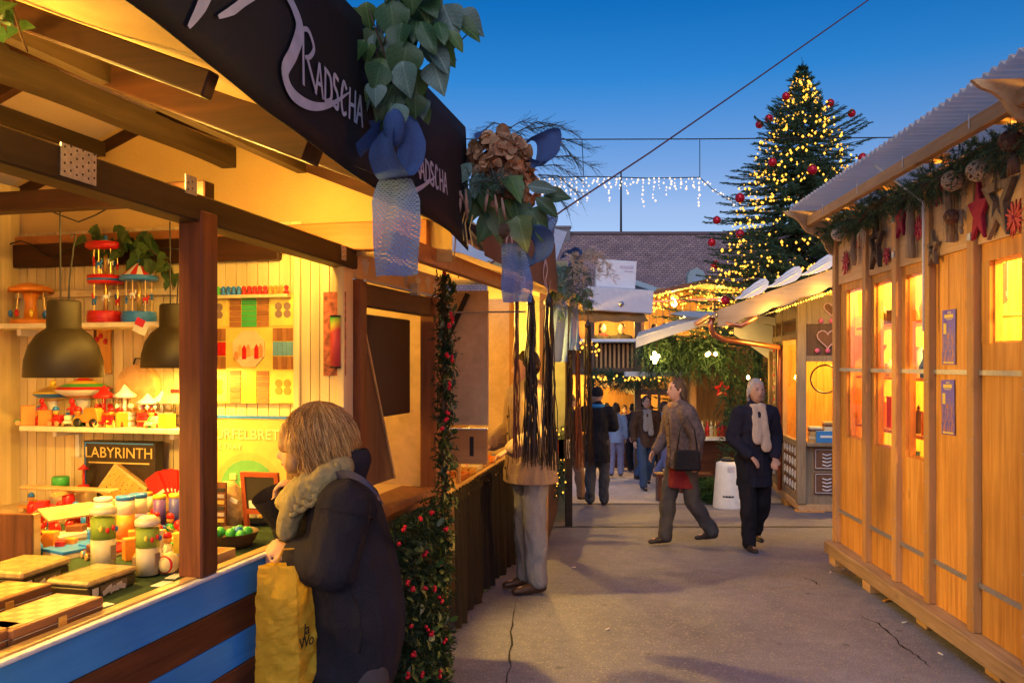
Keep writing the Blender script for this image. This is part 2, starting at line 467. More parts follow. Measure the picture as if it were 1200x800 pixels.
def asphalt(name, base, speck, big):
    m, nt, b = newmat(name); L = nt.links; N = nt.nodes.new
    tc = N('ShaderNodeTexCoord')
    def nz(s, d=4, ro=0.6):
        n = N('ShaderNodeTexNoise'); n.inputs['Scale'].default_value = s; n.inputs['Detail'].default_value = d; n.inputs['Roughness'].default_value = ro
        L.new(tc.outputs['Object'], n.inputs['Vector']); return n
    fine = nz(120, 3, 0.8); mid = nz(9, 5); slow = nz(0.7, 5)
    vo = N('ShaderNodeTexVoronoi'); vo.inputs['Scale'].default_value = 95; L.new(tc.outputs['Object'], vo.inputs['Vector'])
    r1 = N('ShaderNodeMapRange'); r1.inputs['From Min'].default_value = 0.3; r1.inputs['From Max'].default_value = 0.7; r1.inputs['To Min'].default_value = 0.35; r1.inputs['To Max'].default_value = 1.75
    L.new(fine.outputs['Fac'], r1.inputs['Value'])
    r2 = N('ShaderNodeMapRange'); r2.inputs['From Min'].default_value = 0.3; r2.inputs['From Max'].default_value = 0.7; r2.inputs['To Min'].default_value = 0.85; r2.inputs['To Max'].default_value = 1.15
    L.new(mid.outputs['Fac'], r2.inputs['Value'])
    r3 = N('ShaderNodeMapRange'); r3.inputs['From Min'].default_value = 0.3; r3.inputs['From Max'].default_value = 0.7; r3.inputs['To Min'].default_value = 1 - big; r3.inputs['To Max'].default_value = 1 + big
    L.new(slow.outputs['Fac'], r3.inputs['Value'])
    m1 = N('ShaderNodeMath'); m1.operation = 'MULTIPLY'; L.new(r1.outputs[0], m1.inputs[0]); L.new(r2.outputs[0], m1.inputs[1])
    m2 = N('ShaderNodeMath'); m2.operation = 'MULTIPLY'; L.new(m1.outputs[0], m2.inputs[0]); L.new(r3.outputs[0], m2.inputs[1])
    sv = N('ShaderNodeVectorMath'); sv.operation = 'SCALE'; sv.inputs[0].default_value = base; L.new(m2.outputs[0], sv.inputs['Scale'])
    gr = N('ShaderNodeMapRange'); gr.inputs['From Min'].default_value = 0.80; gr.inputs['From Max'].default_value = 0.84; L.new(vo.outputs['Color'], gr.inputs['Value'])
    g2 = N('ShaderNodeMath'); g2.operation = 'MULTIPLY'; g2.inputs[1].default_value = speck; L.new(gr.outputs[0], g2.inputs[0])
    mx = N('ShaderNodeMixRGB'); mx.inputs[2].default_value = (0.26, 0.25, 0.24, 1); L.new(g2.outputs[0], mx.inputs[0]); L.new(sv.outputs[0], mx.inputs[1])
    v2 = N('ShaderNodeTexVoronoi'); v2.inputs['Scale'].default_value = 3.3; v2.inputs['Randomness'].default_value = 1; L.new(tc.outputs['Object'], v2.inputs['Vector'])
    gs_ = N('ShaderNodeMapRange'); gs_.inputs['From Min'].default_value = .05; gs_.inputs['From Max'].default_value = .09; gs_.inputs['To Min'].default_value = .5; gs_.inputs['To Max'].default_value = 0; L.new(v2.outputs['Distance'], gs_.inputs['Value'])
    mg = N('ShaderNodeMixRGB'); mg.inputs[2].default_value = (.03, .03, .032, 1); L.new(gs_.outputs[0], mg.inputs[0]); L.new(mx.outputs[0], mg.inputs[1])
    L.new(mg.outputs[0], b.inputs['Base Color'])
    rr = N('ShaderNodeMapRange'); rr.inputs['To Min'].default_value = 0.5; rr.inputs['To Max'].default_value = 0.8; L.new(slow.outputs['Fac'], rr.inputs['Value'])
    L.new(rr.outputs[0], b.inputs['Roughness'])
    bp = N('ShaderNodeBump'); bp.inputs['Strength'].default_value = 0.5; bp.inputs['Distance'].default_value = 0.004
    L.new(fine.outputs['Fac'], bp.inputs['Height']); L.new(bp.outputs[0], b.inputs['Normal'])
    MATS[name] = m
    return m
m_asphalt = asphalt('asphalt', (0.138, 0.142, 0.205), 0.9, 0.3)
m_paving = asphalt('concrete_paving', (0.50, 0.46, 0.45), 0.15, 0.12)
def ground_sheet(name, y0, y1, mat_, x0=-60, x1=60, dz=0.0):
    ys = sorted({y0, y1} | {y for y in (6.3, 24.3) if y0 < y < y1})
    mb = MB()
    for a, b_ in zip(ys[:-1], ys[1:]):
        mb.add([(x0, a, ground_z(a)+dz), (x1, a, ground_z(a)+dz), (x1, b_, ground_z(b_)+dz), (x0, b_, ground_z(b_)+dz)], [(0,1,2,3)])
    o = mb.build(name, mat_, weld=True)
    tag(o, kind='structure')
    return o
ground_sheet('road', -30, 13.0, m_asphalt)
ground_sheet('pavement', 13.0, 40.0, m_paving)
ground_sheet('ground', 40.0, 900.0, m_asphalt, -700, 700)
mb = MB()
zz = ground_z(10.15)
mb.add([(-8, 10.10, ground_z(10.10)+.004), (12, 10.10, ground_z(10.10)+.004), (12, 10.19, ground_z(10.19)+.004), (-8, 10.19, ground_z(10.19)+.004)], [(0,1,2,3)])
tag(mb.build('drain_channel', plain('drain', (0.018, 0.018, 0.02), 0.6)), kind='structure')
mb = MB()
mb.box(-8, 12, 12.93, 13.05, ground_z(13)-0.05, ground_z(13)+0.012)
tag(mb.build('kerb', plain('kerb_stone', (0.12, 0.11, 0.11), 0.7, 0, 0.2, 20)), kind='structure')
m_crack = plain('crack', (0.012, 0.011, 0.011), 0.9)
def crack(pts, w):
    mb = MB(); V = []
    for i in range(len(pts) - 1):
        a = Vector(pts[i]); b_ = Vector(pts[i+1]); n = 6
        for k in range(n):
            V.append(a.lerp(b_, k / n))
    V.append(Vector(pts[-1]))
    vs = []
    for i, p in enumerate(V):
        d = (V[min(i+1, len(V)-1)] - V[max(i-1, 0)]).normalized(); s = Vector((-d.y, d.x, 0))
        j = random.uniform(-.012, .012); ww = w * random.uniform(.3, 1.2) * (1 - abs(2*i/(len(V)-1) - 1)**3)
        c = p + s * j
        for q in (c + s*ww, c - s*ww):
            vs.append((q.x, q.y, ground_z(q.y) + 0.003))
    mb.add(vs, [(2*i, 2*i+1, 2*i+3, 2*i+2) for i in range(len(V)-1)])
    return tag(mb.build('crack', m_crack), kind='structure')
def gp(px, py):
    t = -CAM.z / ray(px, py).z
    return CAM + ray(px, py) * t
crack([gp(998, 717), gp(1030, 730), gp(1055, 755), gp(1075, 768), gp(1092, 783)], 0.007)
crack([gp(941, 671), gp(952, 676), gp(962, 685)], 0.006)
crack([gp(607, 700), gp(600, 740), gp(596, 790), gp(590, 850)], 0.006)
crack([gp(760, 610 + 50), gp(800, 655), gp(860, 668)], 0.004)
m_butt = plain('filter', (0.6, 0.35, 0.15), 0.8)
for (px, py, a) in [(1060, 730, 20), (1102, 767, 100), (973, 664, 60), (672, 656, 10), (712, 738, 45)]:
    p = gp(px, py)
    o = MB().tube([(-.02, 0, .006), (.005, 0, .006), (.02, 0, .006)], .0045, 6).build('cigarette_butt', [m_paper], None, True, 0, T(p.x, p.y, ground_z(p.y)+.002) @ RZ(a))
    tag(o, 'crushed cigarette butt lying on the asphalt', 'litter', 'cigarette butts on the asphalt')
p = gp(1040, 704)
tag(MB().box(-.04, .04, -.012, .012, .003, .012).build('wood_splinter', m_pine, None, False, 0, T(p.x, p.y, 0) @ RZ(30)), 'orange wood splinter on the asphalt beside the pine hut', 'litter')
p = gp(571, 690)
tag(MB().box(-.06, .06, -.012, .012, .003, .006).build('cable_tape', m_tgreen, None, False, 0, T(p.x, p.y, 0) @ RZ(65)), 'strip of green tape on the asphalt by the black curtain', 'tape')
hut = thing('pine_hut', 'long pine board hut with corrugated roof, metal strips and lit windows', 'hut', RF)
X_END, X_NEAR = 0.0, -4.6
posts = [0.0, -0.72, -1.31, -1.84, -2.42, -3.0, -3.6, -4.2]
MB().box(X_NEAR, .05, -.10, .11, .07, .17).build('sill_beam', wood('old_sill', (.24, .15, .08), (.40, .27, .16), 'x', 1, .3, .8), hut, bevel=.006)
for x in (-.05, -.85, -1.7, -2.6, -3.5):
    MB().box(x-.16, x, -.08, .10 if x > -1 else .05, .002, .07).build('foot_block', m_pine_x, hut, bevel=.004)
pm = MB().box(-.040, .040, -.06, .045, .17, 2.84).mesh('post', m_pine_post, bevel=.004)
for x in posts:
    link('post', pm, hut, T(x, 0, 0))
Z_LOW, Z_STRIP, Z_HEAD, Z_TOP = 0.17, 1.62, 2.33, 2.86
m_strip = plain('strip_metal', (.36, .36, .42), .4, .5, .1, 40)
m_glass = glassmat('window_glass')
wins = {0: (1.07, 2.27), 1: (1.06, 2.27), 2: (1.04, 2.27), 4: (1.78, 2.23)}
for i in range(len(posts) - 1):
    a, b_ = posts[i+1] + .040, posts[i] - .040
    w = b_ - a
    head = wood('pine_head', (.52, .32, .15), (.66, .44, .23), 'x', .8, .4)
    MB().box(a, b_, -.005, .02, Z_HEAD, Z_TOP).build('head_panel', head, hut)
    if i in wins:
        z0, z1 = wins[i]
        fw = w * (.26 if i == 0 else .14); fr_ = w * .08
        xa, xb = a + fr_, b_ - fw       # left of the picture is the far side
        if i == 4: xa, xb = a + .03, b_ - .10
        MB().box(a, b_, -.02, .0, Z_LOW, z0).build('wall_panel', m_pine, hut)
        MB().box(a, b_, -.02, .0, z1, Z_HEAD).build('wall_panel', m_pine, hut)
        win = MB().box(xa, xb, -.014, -.010, z0, z1).build('window', m_glass, hut)
        MB().box(a, xa, -.02, .004, z0, z1).build('jamb', m_pine, win); MB().box(xb, b_, -.02, .004, z0, z1).build('jamb', m_pine, win)
        fr2 = MB().box(xa, xa+.012, -.06, -.02, z0, z1).box(xb-.012, xb, -.06, -.02, z0, z1).box(xa+.012, xb-.012, -.06, -.02, z0, z0+.012).box(xa+.012, xb-.012, -.06, -.02, z1-.012, z1)
        fr2.build('frame', m_pine, win)
    else:
        nb = 3
        for k in range(nb):
            xa = a + w * k / nb; xb = a + w * (k+1) / nb - .002
            MB().box(xa, xb, -.02, .0, Z_LOW, Z_HEAD).build('wall_board', m_pine, hut)
    for z in (0.44, Z_STRIP):
        if i == 0 or True:
            MB().box(a - .03, b_, .004, .016, z-.014, z+.014).build('metal_strip', m_strip, hut)
MB().box(-.02, .02, -2.4, -.06, Z_LOW, Z_TOP).build('end_wall', m_pine, hut)
MB().box(X_NEAR, -.02, -2.42, -2.40, .12, Z_TOP).build('back_wall', m_cream, hut)
MB().box(X_NEAR, -.02, -2.40, -.10, .10, .14).build('hut_floor', m_ply, hut)
MB().box(X_NEAR, .0, -2.40, -.02, Z_TOP+.005, Z_TOP+.03).build('hut_ceiling', m_cream, hut)
MB().box(X_NEAR-.04, X_NEAR, -2.42, .02, .12, Z_TOP).build('end_wall', m_pine, hut)
m_roof = cloth('corrugated_sheet', (.90, .92, .94), 8, .78, .4, .02, .06)
def corr(u, v):
    x = X_NEAR + (0.06 - X_NEAR) * u
    y = 0.40 + (-2.6 - 0.42) * v
    z = 2.985 + 0.02 * v + 0.014 * math.sin(x * 2 * math.pi / 0.076)
    return (x, y, z)
ro = MB().grid(corr, 640, 2).build('roof', m_roof, hut, True)
so = ro.modifiers.new('thick', 'SOLIDIFY'); so.thickness = .003
MB().bar((X_NEAR, .24, 2.875), (.04, .24, 2.875), .05, .075).build('eave_beam', m_pine_x, hut, bevel=.004)
for x in (-.45, -1.25, -2.05, -2.9, -3.7):
    MB().box(x-.03, x+.03, -.0, .215, 2.885, 2.935).build('roof_bracket', m_pine, hut)
    MB().box(x-.004, x+.004, .268, .272, 2.86, 2.93).build('strap', m_white, hut)
def carved(parent, x, flip=1):
    pts = []
    top = [(.46, 2.965), (-.02, 2.965)]
    bot = [(-.02, 2.60), (.03, 2.58)]
    curve = [(.07, 2.60), (.10, 2.64), (.12, 2.70), (.16, 2.745), (.21, 2.765), (.26, 2.785), (.29, 2.82), (.32, 2.87), (.36, 2.905), (.42, 2.93)]
    poly = top + bot + curve
    n = len(poly)
    vs = [(x-.013, p[0], p[1]) for p in poly] + [(x+.013, p[0], p[1]) for p in poly]
    fs = [tuple(range(n)), tuple(range(2*n-1, n-1, -1))] + [(i, i+n, (i+1)%n+n, (i+1)%n) for i in range(n)]
    MB().add(vs, fs).build('carved_end_board', m_pine_x, parent)
carved(hut, .035); carved(hut, -3.33)
q = hit(1020, 190, RF, 1, .30); q2 = hit(1082, 237, RF, 1, .09); q3 = hit(1082, 388, RF, 1, .09)
tag(MB().tube([q, q2, q3], .008, 8).build('conduit', m_white, None, True, 0, RF), 'thin white bent conduit pipe running down from the eave of the pine hut', 'pipe')
for (x, z) in [(-1.31, 2.66), (-1.31, 2.42), (-2.42, 2.38)]:
    MB().box(x-.02, x+.02,   .045, .052, z-.02, z+.02).build('bolt_plate', m_galv, hut)
nl = MB()
for x in posts:
    for z in np.arange(.3, 2.8, .31):
        for dx in (-.022, .022): nl.lathe([(.0045, 0), (.0035, .002), (0, .0025)], 6, T(x+dx, .0448, z + random.uniform(-.02, .02)) @ RX(-90))
nl.build('nail_heads', m_galv, hut)['kind'] = 'stuff'
m_poster = None
def poster_mat():
    m, nt, b = newmat('poster_print'); L = nt.links; N = nt.nodes.new
    tc = N('ShaderNodeTexCoord'); sp = N('ShaderNodeSeparateXYZ'); L.new(tc.outputs['Generated'], sp.inputs[0])
    ns = N('ShaderNodeTexNoise'); ns.inputs['Scale'].default_value = 7; ns.inputs['Detail'].default_value = 6; L.new(tc.outputs['Generated'], ns.inputs['Vector'])
    vo = N('ShaderNodeTexVoronoi'); vo.inputs['Scale'].default_value = 9; L.new(tc.outputs['Generated'], vo.inputs['Vector'])
    cr = N('ShaderNodeValToRGB'); e = cr.color_ramp.elements
    e[0].position = .35; e[0].color = (.08, .07, .45, 1); e[1].position = .62; e[1].color = (.45, .16, .05, 1)
    e2 = e.new(.5); e2.color = (.16, .10, .50, 1)
    L.new(ns.outputs['Fac'], cr.inputs[0])
    zr = N('ShaderNodeMapRange'); zr.inputs['From Min'].default_value = .55; zr.inputs['From Max'].default_value = .68; L.new(sp.outputs['Z'], zr.inputs['Value'])
    mx = N('ShaderNodeMixRGB'); mx.inputs[2].default_value = (.12, .08, .60, 1); L.new(zr.outputs[0], mx.inputs[0]); L.new(cr.outputs[0], mx.inputs[1])
    L.new(mx.outputs[0], b.inputs['Base Color']); b.inputs['Roughness'].default_value = .5
    return m
m_poster = poster_mat()
def text_mesh(s, size, M, mat_, parent, name='lettering', extrude=.0006, shear=0.0, space=1.0):
    cu = bpy.data.curves.new(name, 'FONT'); cu.body = s; cu.size = size; cu.align_x = 'CENTER'; cu.align_y = 'CENTER'
    cu.extrude = extrude; cu.shear = shear; cu.space_character = space; cu.resolution_u = 3
    tmp = bpy.data.objects.new('tmp', cu); col.objects.link(tmp)
    dg = bpy.context.evaluated_depsgraph_get()
    me = bpy.data.meshes.new_from_object(tmp.evaluated_get(dg))
    bpy.data.objects.remove(tmp)
    me.materials.clear(); me.materials.append(mat_)
    o = link(name, me, parent, M)
    return o
def text_on(s, size, c, right, up, parent, mat_, name='lettering', shear=0.0, space=1.0):
    right = Vector(right).normalized(); up = Vector(up).normalized(); nrm = right.cross(up)
    M = Matrix(((right.x, up.x, nrm.x, c[0]), (right.y, up.y, nrm.y, c[1]), (right.z, up.z, nrm.z, c[2]), (0, 0, 0, 1)))
    return text_mesh(s, size, M, mat_, parent, name, shear=shear, space=space)
m_ptext = plain('poster_yellow', (.75, .6, .12), .6)
m_ptext2 = plain('poster_text', (.55, .5, .6), .6)
for k, (pa, lab) in enumerate([((1112, 395), 'purple night-scene flyer pinned above the metal strip of the pine hut'), ((1111, 477), 'purple night-scene flyer pinned below the metal strip of the pine hut')]):
    c = hit(pa[0], pa[1], RF, 1, .006)
    t = thing('poster', lab, 'poster', RF @ T(c.x, .006, c.z) @ RY(1.5 if k else -0.5))
    MB().box(-.088, .088, 0, .0015, -.165, .165).build('sheet', m_poster, t)
    MB().box(.030, .070, .0016, .0022, .02, .085).build('date_block', m_ptext, t)
    MB().box(-.06, .058, .0016, .0022, .116, .138).box(-.03, .02, .0016, .0022, .146, .152).box(-.045, .04, .0016, .0022, .106, .110).build('title_line', m_ptext, t)
    MB().box(-.07, .07, .0016, .0022, -.158, -.148).build('footer_line', m_ptext, t)
stall = thing('toy_stall', 'timber toy stall with blue and brown counter boards under a canvas roof', 'market stall', LF)
zb = [1.0, .888, .780, .672, .564, .456, .348, .240, .132, .024]
for i in range(9):
    MB().box(-4.2, .02, -.024 + random.uniform(-.002, .002), 0, zb[i+1]+.002, zb[i]).build('counter_board', m_blue if i % 2 == 0 else m_brown, stall, bevel=.003)
m_lip = wood('lip_wood', (.50, .30, .10), (.68, .45, .18), 'x', 1, .2, .4)
MB().box(-4.2, .02, -.034, -.010, 1.0005, 1.012).build('lit_board_edge', plain('lit_edge_white', (.7, .72, .76), .3, 0, .15, 30), stall, bevel=.003)  # white strip paints the light on the blue board's top edge
MB().box(-4.2, .02, -.010, .030, 1.0005, 1.016).build('counter_lip', m_lip, stall, bevel=.003)
MB().box(-4.2, -.004, .030, 1.745, .965, 1.0).build('counter_top', m_ply, stall)
m_mat = cloth('green_mat', (.03, .055, .03), 300, 0, .95, .6, .4)
MB().box(-4.2, -.004, .05, 1.1, 1.0005, 1.004).build('counter_mat', m_mat, stall)
def planks(x_or_y, a, b_, w, z0, z1fn, axis, mat_, name='plank'):
    n = int(round((b_ - a) / w)); w = (b_ - a) / n
    meshes = {}
    for i in range(n):
        c = a + w * (i + .5)
        zt = round(z1fn(c), 2)
        key = zt
        if key not in meshes:
            mb = MB()
            if axis == 'x':      # wall in plane x = const, planks along y
                mb.prism([(0, z0), (0, zt)][::1] + [], 0, 0) if False else mb.box(0, .012, -w/2+.0022, w/2-.0022, z0, zt)
                mb.box(.008, .014, -w/2, w/2, z0, zt)
            else:
                mb.box(-w/2+.0022, w/2-.0022, -.012, 0, z0, zt)
                mb.box(-w/2, w/2, -.014, -.008, z0, zt)
            meshes[key] = mb.mesh(name, mat_)
        loc = T(x_or_y, c, 0) if axis == 'x' else T(c, x_or_y, 0)
        link(name, meshes[key], stall, loc)
roof_z = lambda y: 2.34 + .40 * (y + .48) if y < .9 else 2.892 - .40 * (y - .9)
planks(0.0, 0.24, 1.75, .053, 1.0, lambda y: 2.30, 'x', m_cream)
planks(-.06, 0.03, 0.21, .045, 1.0, lambda y: 2.18, 'x', m_cream)
MB().box(-.075, .0, .21, .24, 1.0, 2.13).build('corner_trim', m_cream, stall, bevel=.003)
MB().box(-.075, .02, .0, .032, 1.0, 2.13).build('corner_trim', m_cream, stall, bevel=.003)
planks(1.75, -3.2, -.004, .053, 1.0, lambda x: roof_z(1.75) - .03, 'y', m_cream)
MB().box(-3.2, -.004, 1.765, 1.79, 0, 1.0).build('back_board', m_brown, stall)
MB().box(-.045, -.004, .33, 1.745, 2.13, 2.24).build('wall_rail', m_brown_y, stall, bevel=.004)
MB().box(-.03, -.004, .33, 1.745, 1.985, 2.015).build('wall_rail', m_cream, stall, bevel=.002)
pmesh = MB().box(-.045, .045, -.028, .055, 1.012, 2.14).mesh('post', m_brown_z, bevel=.006)
pp = hit(237, 670, LF, 1, 0.0)
link('post', pmesh, stall, T(pp.x, .0, 0))
link('post', pmesh, stall, T(-2.95, .0, 0))
a0 = hit(-40, 147, LF, 1, 0); a1 = hit(412, 307, LF, 1, 0)
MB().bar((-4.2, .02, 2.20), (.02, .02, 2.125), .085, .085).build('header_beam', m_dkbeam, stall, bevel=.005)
def purlin(u, v):
    ang = v * 2 * math.pi
    x = -4.2 + (1.55 + 4.2) * u
    w = .035; h = .045 + .006 * math.sin(x * 3.1) + .003 * math.sin(x * 7.7)
    corner = [(-w, -h), (w, -h), (w, h), (-w, h), (-w, -h)]
    k = min(int(round(v * 4)), 4)
    return (x, .60 + corner[k][0], 2.60 + corner[k][1])
MB().grid(purlin, 60, 4).build('purlin', m_dkbeam, stall)
MB().box(-.5, 1.56, -.39, -.35, 2.085, 2.16).build('fascia_rail', wood('tie_orange', (.30, .11, .03), (.42, .17, .05), 'y', 1, .2, .5), stall, bevel=.003)
for x in (-.95, -1.95):
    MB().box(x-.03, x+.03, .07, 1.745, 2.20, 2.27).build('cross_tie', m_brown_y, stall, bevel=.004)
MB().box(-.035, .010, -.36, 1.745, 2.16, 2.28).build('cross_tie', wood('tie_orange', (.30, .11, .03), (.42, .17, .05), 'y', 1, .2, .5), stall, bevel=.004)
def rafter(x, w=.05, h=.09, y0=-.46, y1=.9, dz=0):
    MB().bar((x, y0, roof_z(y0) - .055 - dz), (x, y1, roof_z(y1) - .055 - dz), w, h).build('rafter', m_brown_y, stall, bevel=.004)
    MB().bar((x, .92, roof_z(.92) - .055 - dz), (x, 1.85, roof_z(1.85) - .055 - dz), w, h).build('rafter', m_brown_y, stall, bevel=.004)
for x in (-3.3, -2.5, -1.745, -.685, .02, .65, 1.4):
    rafter(x, .04, .06)
rafter(-1.21, .10, .12, -.45)
m_canvas = cloth('roof_canvas', (.56, .38, .15), 200, .15, .85, .2, .12)
def canvas(u, v):
    x = -4.3 + 5.9 * u
    y = -.49 + (1.95 + .49) * v
    z = roof_z(y)
    z += -.012 * abs(math.sin(x * 4.4)) * math.sin(math.pi * min(1, max(0, (y + .49) / 1.4)))
    z += .006 * math.sin(x * 11 + y * 5) + .004 * math.sin(x * 23 - y * 9)
    if y < -.3:
        z += (BANNER_B(x) - roof_z(-.49)) * (1 - (y + .49) / .19)
    return (x, y, z)
MB().add([(.004, -.46, 2.10), (.004, 1.80, 2.30), (.004, 1.85, roof_z(1.85)), (.004, .9, roof_z(.9)), (.004, -.46, roof_z(-.46))], [(0,1,2,3,4)]).build('gable_canvas', m_canvas, stall)
MB().bar((-.02, -.42, roof_z(-.42)-.06), (-.02, .9, roof_z(.9)-.06), .03, .08).build('end_rafter', m_brown_y, stall)
for y_ in (.22, 1.25): MB().box(-4.2, -.03, y_-.022, y_+.022, roof_z(y_)-.115, roof_z(y_)-.05).build('roof_batten', m_dkbeam, stall)
def BANNER_B(x):   # height of the banner's lower edge along the stall
    xs = [-4.3, -2.0, -1.59, -1.11, -.17, .2, 1.6]
    zs = [2.60, 2.38, 2.31, 2.28, 2.235, 2.19, 2.14]
    return float(np.interp(x, xs, zs))
MB().grid(canvas, 120, 26).build('roof_canvas', m_canvas, stall, True)
def plate(M, w, h):
    mb = MB(); mb.box(-w/2, w/2, -.0015, .0015, -h/2, h/2)
    o = mb.build('connector_plate', m_galv, stall, M=M)
    nb = MB()
    for i in range(int(w/.02)):
        for j in range(int(h/.02)):
            nb.lathe([(.0035, -.0022), (.0035, -.0019), (0, -.0018)], 6, T(-w/2 + .012 + i*.02, 0, -h/2 + .012 + j*.02 + (.006 if i % 2 else 0)) @ RX(-90))
    nb.build('nail_holes', m_black, o)
    return o
q = hit(92, 193, LF, 1, -.025); plate(T(q.x, -.0255, q.z) @ RY(1), .12, .08)
q = hit(222, 215, LF, 1, -.02); plate(T(q.x, -.0255, 2.205), .055, .055)
q = hit(404, 286, LF, 1, -.03); plate(T(q.x, -.0255, 2.135), .045, .06)
m_banner = cloth('black_banner', (.020, .017, .018), 260, .03, .7, .15, .3)
m_bletter = plain('banner_white', (.42, .42, .50), .7)
BX0, BX1 = -3.6, .13
def BANNER_T(x): return float(np.interp(x, [-4.3, -1.2, .2], [3.0, 2.76, 2.70]))
def banner(u, v):
    x = BX0 + (BX1 - BX0) * u
    z = BANNER_B(x) - .035 + (BANNER_T(x) - BANNER_B(x) + .035) * v
    return (x, -.50 + .012 * math.sin(x * 5) * (1 - v) + .02 * v, z)
ban = MB().grid(banner, 60, 8).build('banner', m_banner, stall, True)
bso = ban.modifiers.new('thick', 'SOLIDIFY'); bso.thickness = .004
MB().grid(lambda u, v: (BX1 + .004, -.50 + .02*v + .55 * u, BANNER_B(BX1) + .01 + (BANNER_T(BX1) - BANNER_B(BX1) - .02) * v + .2*u*(1-v)), 8, 6).build('banner_return', m_banner, stall, True)
def stroke(mb, pts, widths, y, closed=False):
    P = [Vector((p[0], 0, p[1])) for p in pts]
    out = []; wo = []
    for i in range(len(P) - 1):
        p0 = P[max(i-1, 0)]; p1 = P[i]; p2 = P[i+1]; p3 = P[min(i+2, len(P)-1)]
        for k in range(6):
            t = k / 6
            out.append(.5 * ((2*p1) + (p2-p0)*t + (2*p0-5*p1+4*p2-p3)*t*t + (3*p1-p0-3*p2+p3)*t**3))
            wo.append(widths[i] + (widths[i+1]-widths[i]) * t)
    out.append(P[-1]); wo.append(widths[-1])
    vs = []
    for i, p in enumerate(out):
        d = (out[min(i+1, len(out)-1)] - out[max(i-1, 0)]).normalized(); s = Vector((-d.z, 0, d.x))
        for q in (p + s * wo[i], p - s * wo[i]):
            vs.append((q.x, y(q.x, q.z), q.z))
    mb.add(vs, [(2*i, 2*i+1, 2*i+3, 2*i+2) for i in range(len(out)-1)])
LET = {
 'R': [[(.0, .0), (.10, 1.0)], [(.02, .95), (.30, 1.05), (.50, .82), (.32, .60), (.12, .52)], [(.2, .55), (.36, .28), (.52, .02)]],
 'A': [[(.0, .0), (.26, .72)], [(.26, .72), (.36, .0)], [(.08, .26), (.36, .28)]],
 'D': [[(.04, .0), (.12, .70)], [(.06, .70), (.36, .58), (.36, .15), (.02, .0)]],
 'S': [[(.36, .66), (.16, .72), (.12, .50), (.28, .34), (.26, .04), (.0, .06)]],
 'C': [[(.36, .60), (.20, .72), (.06, .34), (.12, .02), (.32, .08)]],
 'H': [[(.04, .0), (.12, .72)], [(.34, .0), (.42, .74)], [(.08, .34), (.40, .38)]],
}
def scribble(mb, word, x0, z0, size, w, yfn, adv=.43):
    x = x0
    for k, ch in enumerate(word):
        s = size * (1.15 if k == 0 else 1.0)
        for st in LET[ch]:
            pts = [(x + p[0]*s, z0 + p[1]*s) for p in st]
            stroke(mb, pts, [w] + [w*1.15]*(len(pts)-2) + [w*.8], yfn)
        x += size * (adv + (.12 if k == 0 else 0))
    return x
def banner_pt(px, py):
    p = hit(px, py, LF, 1, -.512); return p
by = lambda x, z: -.50 + .012*math.sin(x*5)*(1 - (z-BANNER_B(x))/(BANNER_T(x)-BANNER_B(x))) + .02*(z-BANNER_B(x))/(BANNER_T(x)-BANNER_B(x)) - .007
pa = banner_pt(357, 100); pb = banner_pt(425, 92)
lb = MB(); scribble(lb, 'RADSCHA', pa.x, pa.z, (pb.x - pa.x) / 2.75, .0062, by); lb.build('lettering', m_bletter, ban)['kind'] = 'stuff'
pa = banner_pt(486, 205); pb = banner_pt(521, 196)
lb = MB(); scribble(lb, 'RADSCHA', pa.x, pa.z, (pb.x - pa.x) / 2.75, .0062, by); lb.build('lettering', m_bletter, ban)['kind'] = 'stuff'
pts = [banner_pt(*p) for p in [(224, 32), (240, 6), (254, -28), (262, -60)]]
sw = MB(); stroke(sw, [(p.x, p.z) for p in pts], [.004, .014, .018, .012], by); sw.build('emblem_stroke', m_bletter, ban)
pts = [banner_pt(*p) for p in [(258, 20), (275, 12), (292, 0), (320, -14), (340, -8), (352, 14), (356, 36), (346, 62), (334, 84), (342, 110), (366, 124), (392, 122), (416, 108)]]
sw = MB(); stroke(sw, [(p.x, p.z) for p in pts], [.004, .010, .010, .010, .012, .018, .022, .020, .018, .018, .013, .008, .002], by); sw.build('emblem_stroke', m_bletter, ban)
pts = [banner_pt(*p) for p in [(478, 226), (490, 222), (502, 214), (512, 206)]]
sw = MB(); stroke(sw, [(p.x, p.z) for p in pts], [.004, .009, .006, .002], by); sw.build('emblem_stroke', m_bletter, ban)
m_banner2 = cloth('brown_banner', (.16, .10, .065), 260, .10, .75, .15, .2)
b2 = MB().grid(lambda u, v: (.36 + 1.80*u, -.50 + .02*v, 2.17 - .035*u + (.36 - .02*u)*v), 24, 5).build('banner', m_banner2, stall, True)
y2 = lambda x, z: -.507
for px, py in [(598, 285), (640, 318)]:
    c = hit(px, py, LF, 1, -.505); s = .10; sw = MB()
    stroke(sw, [(c.x-.3*s, c.z-1.1*s), (c.x-.9*s, c.z-.2*s), (c.x-.3*s, c.z+.6*s), (c.x+.3*s, c.z+.1*s), (c.x-.2*s, c.z-.6*s), (c.x+.6*s, c.z-1.2*s), (c.x+1.3*s, c.z-.4*s)], [.004, .012, .014, .012, .012, .01, .003], y2); sw.build('emblem_stroke', m_bletter, b2)
MB().grid(lambda u, v: (1.6 + 2.6*u, -.49 + 2.3*v, 2.16 + .42*min(v*1.6, 1.6 - v*.6) - .01*abs(math.sin(u*9))), 30, 10).build('roof_canvas', m_canvas, stall, True)
MB().box(.03, 1.20, -.012, .012, 2.045, 2.16).build('head_board', m_ply, stall)
hp = MB()
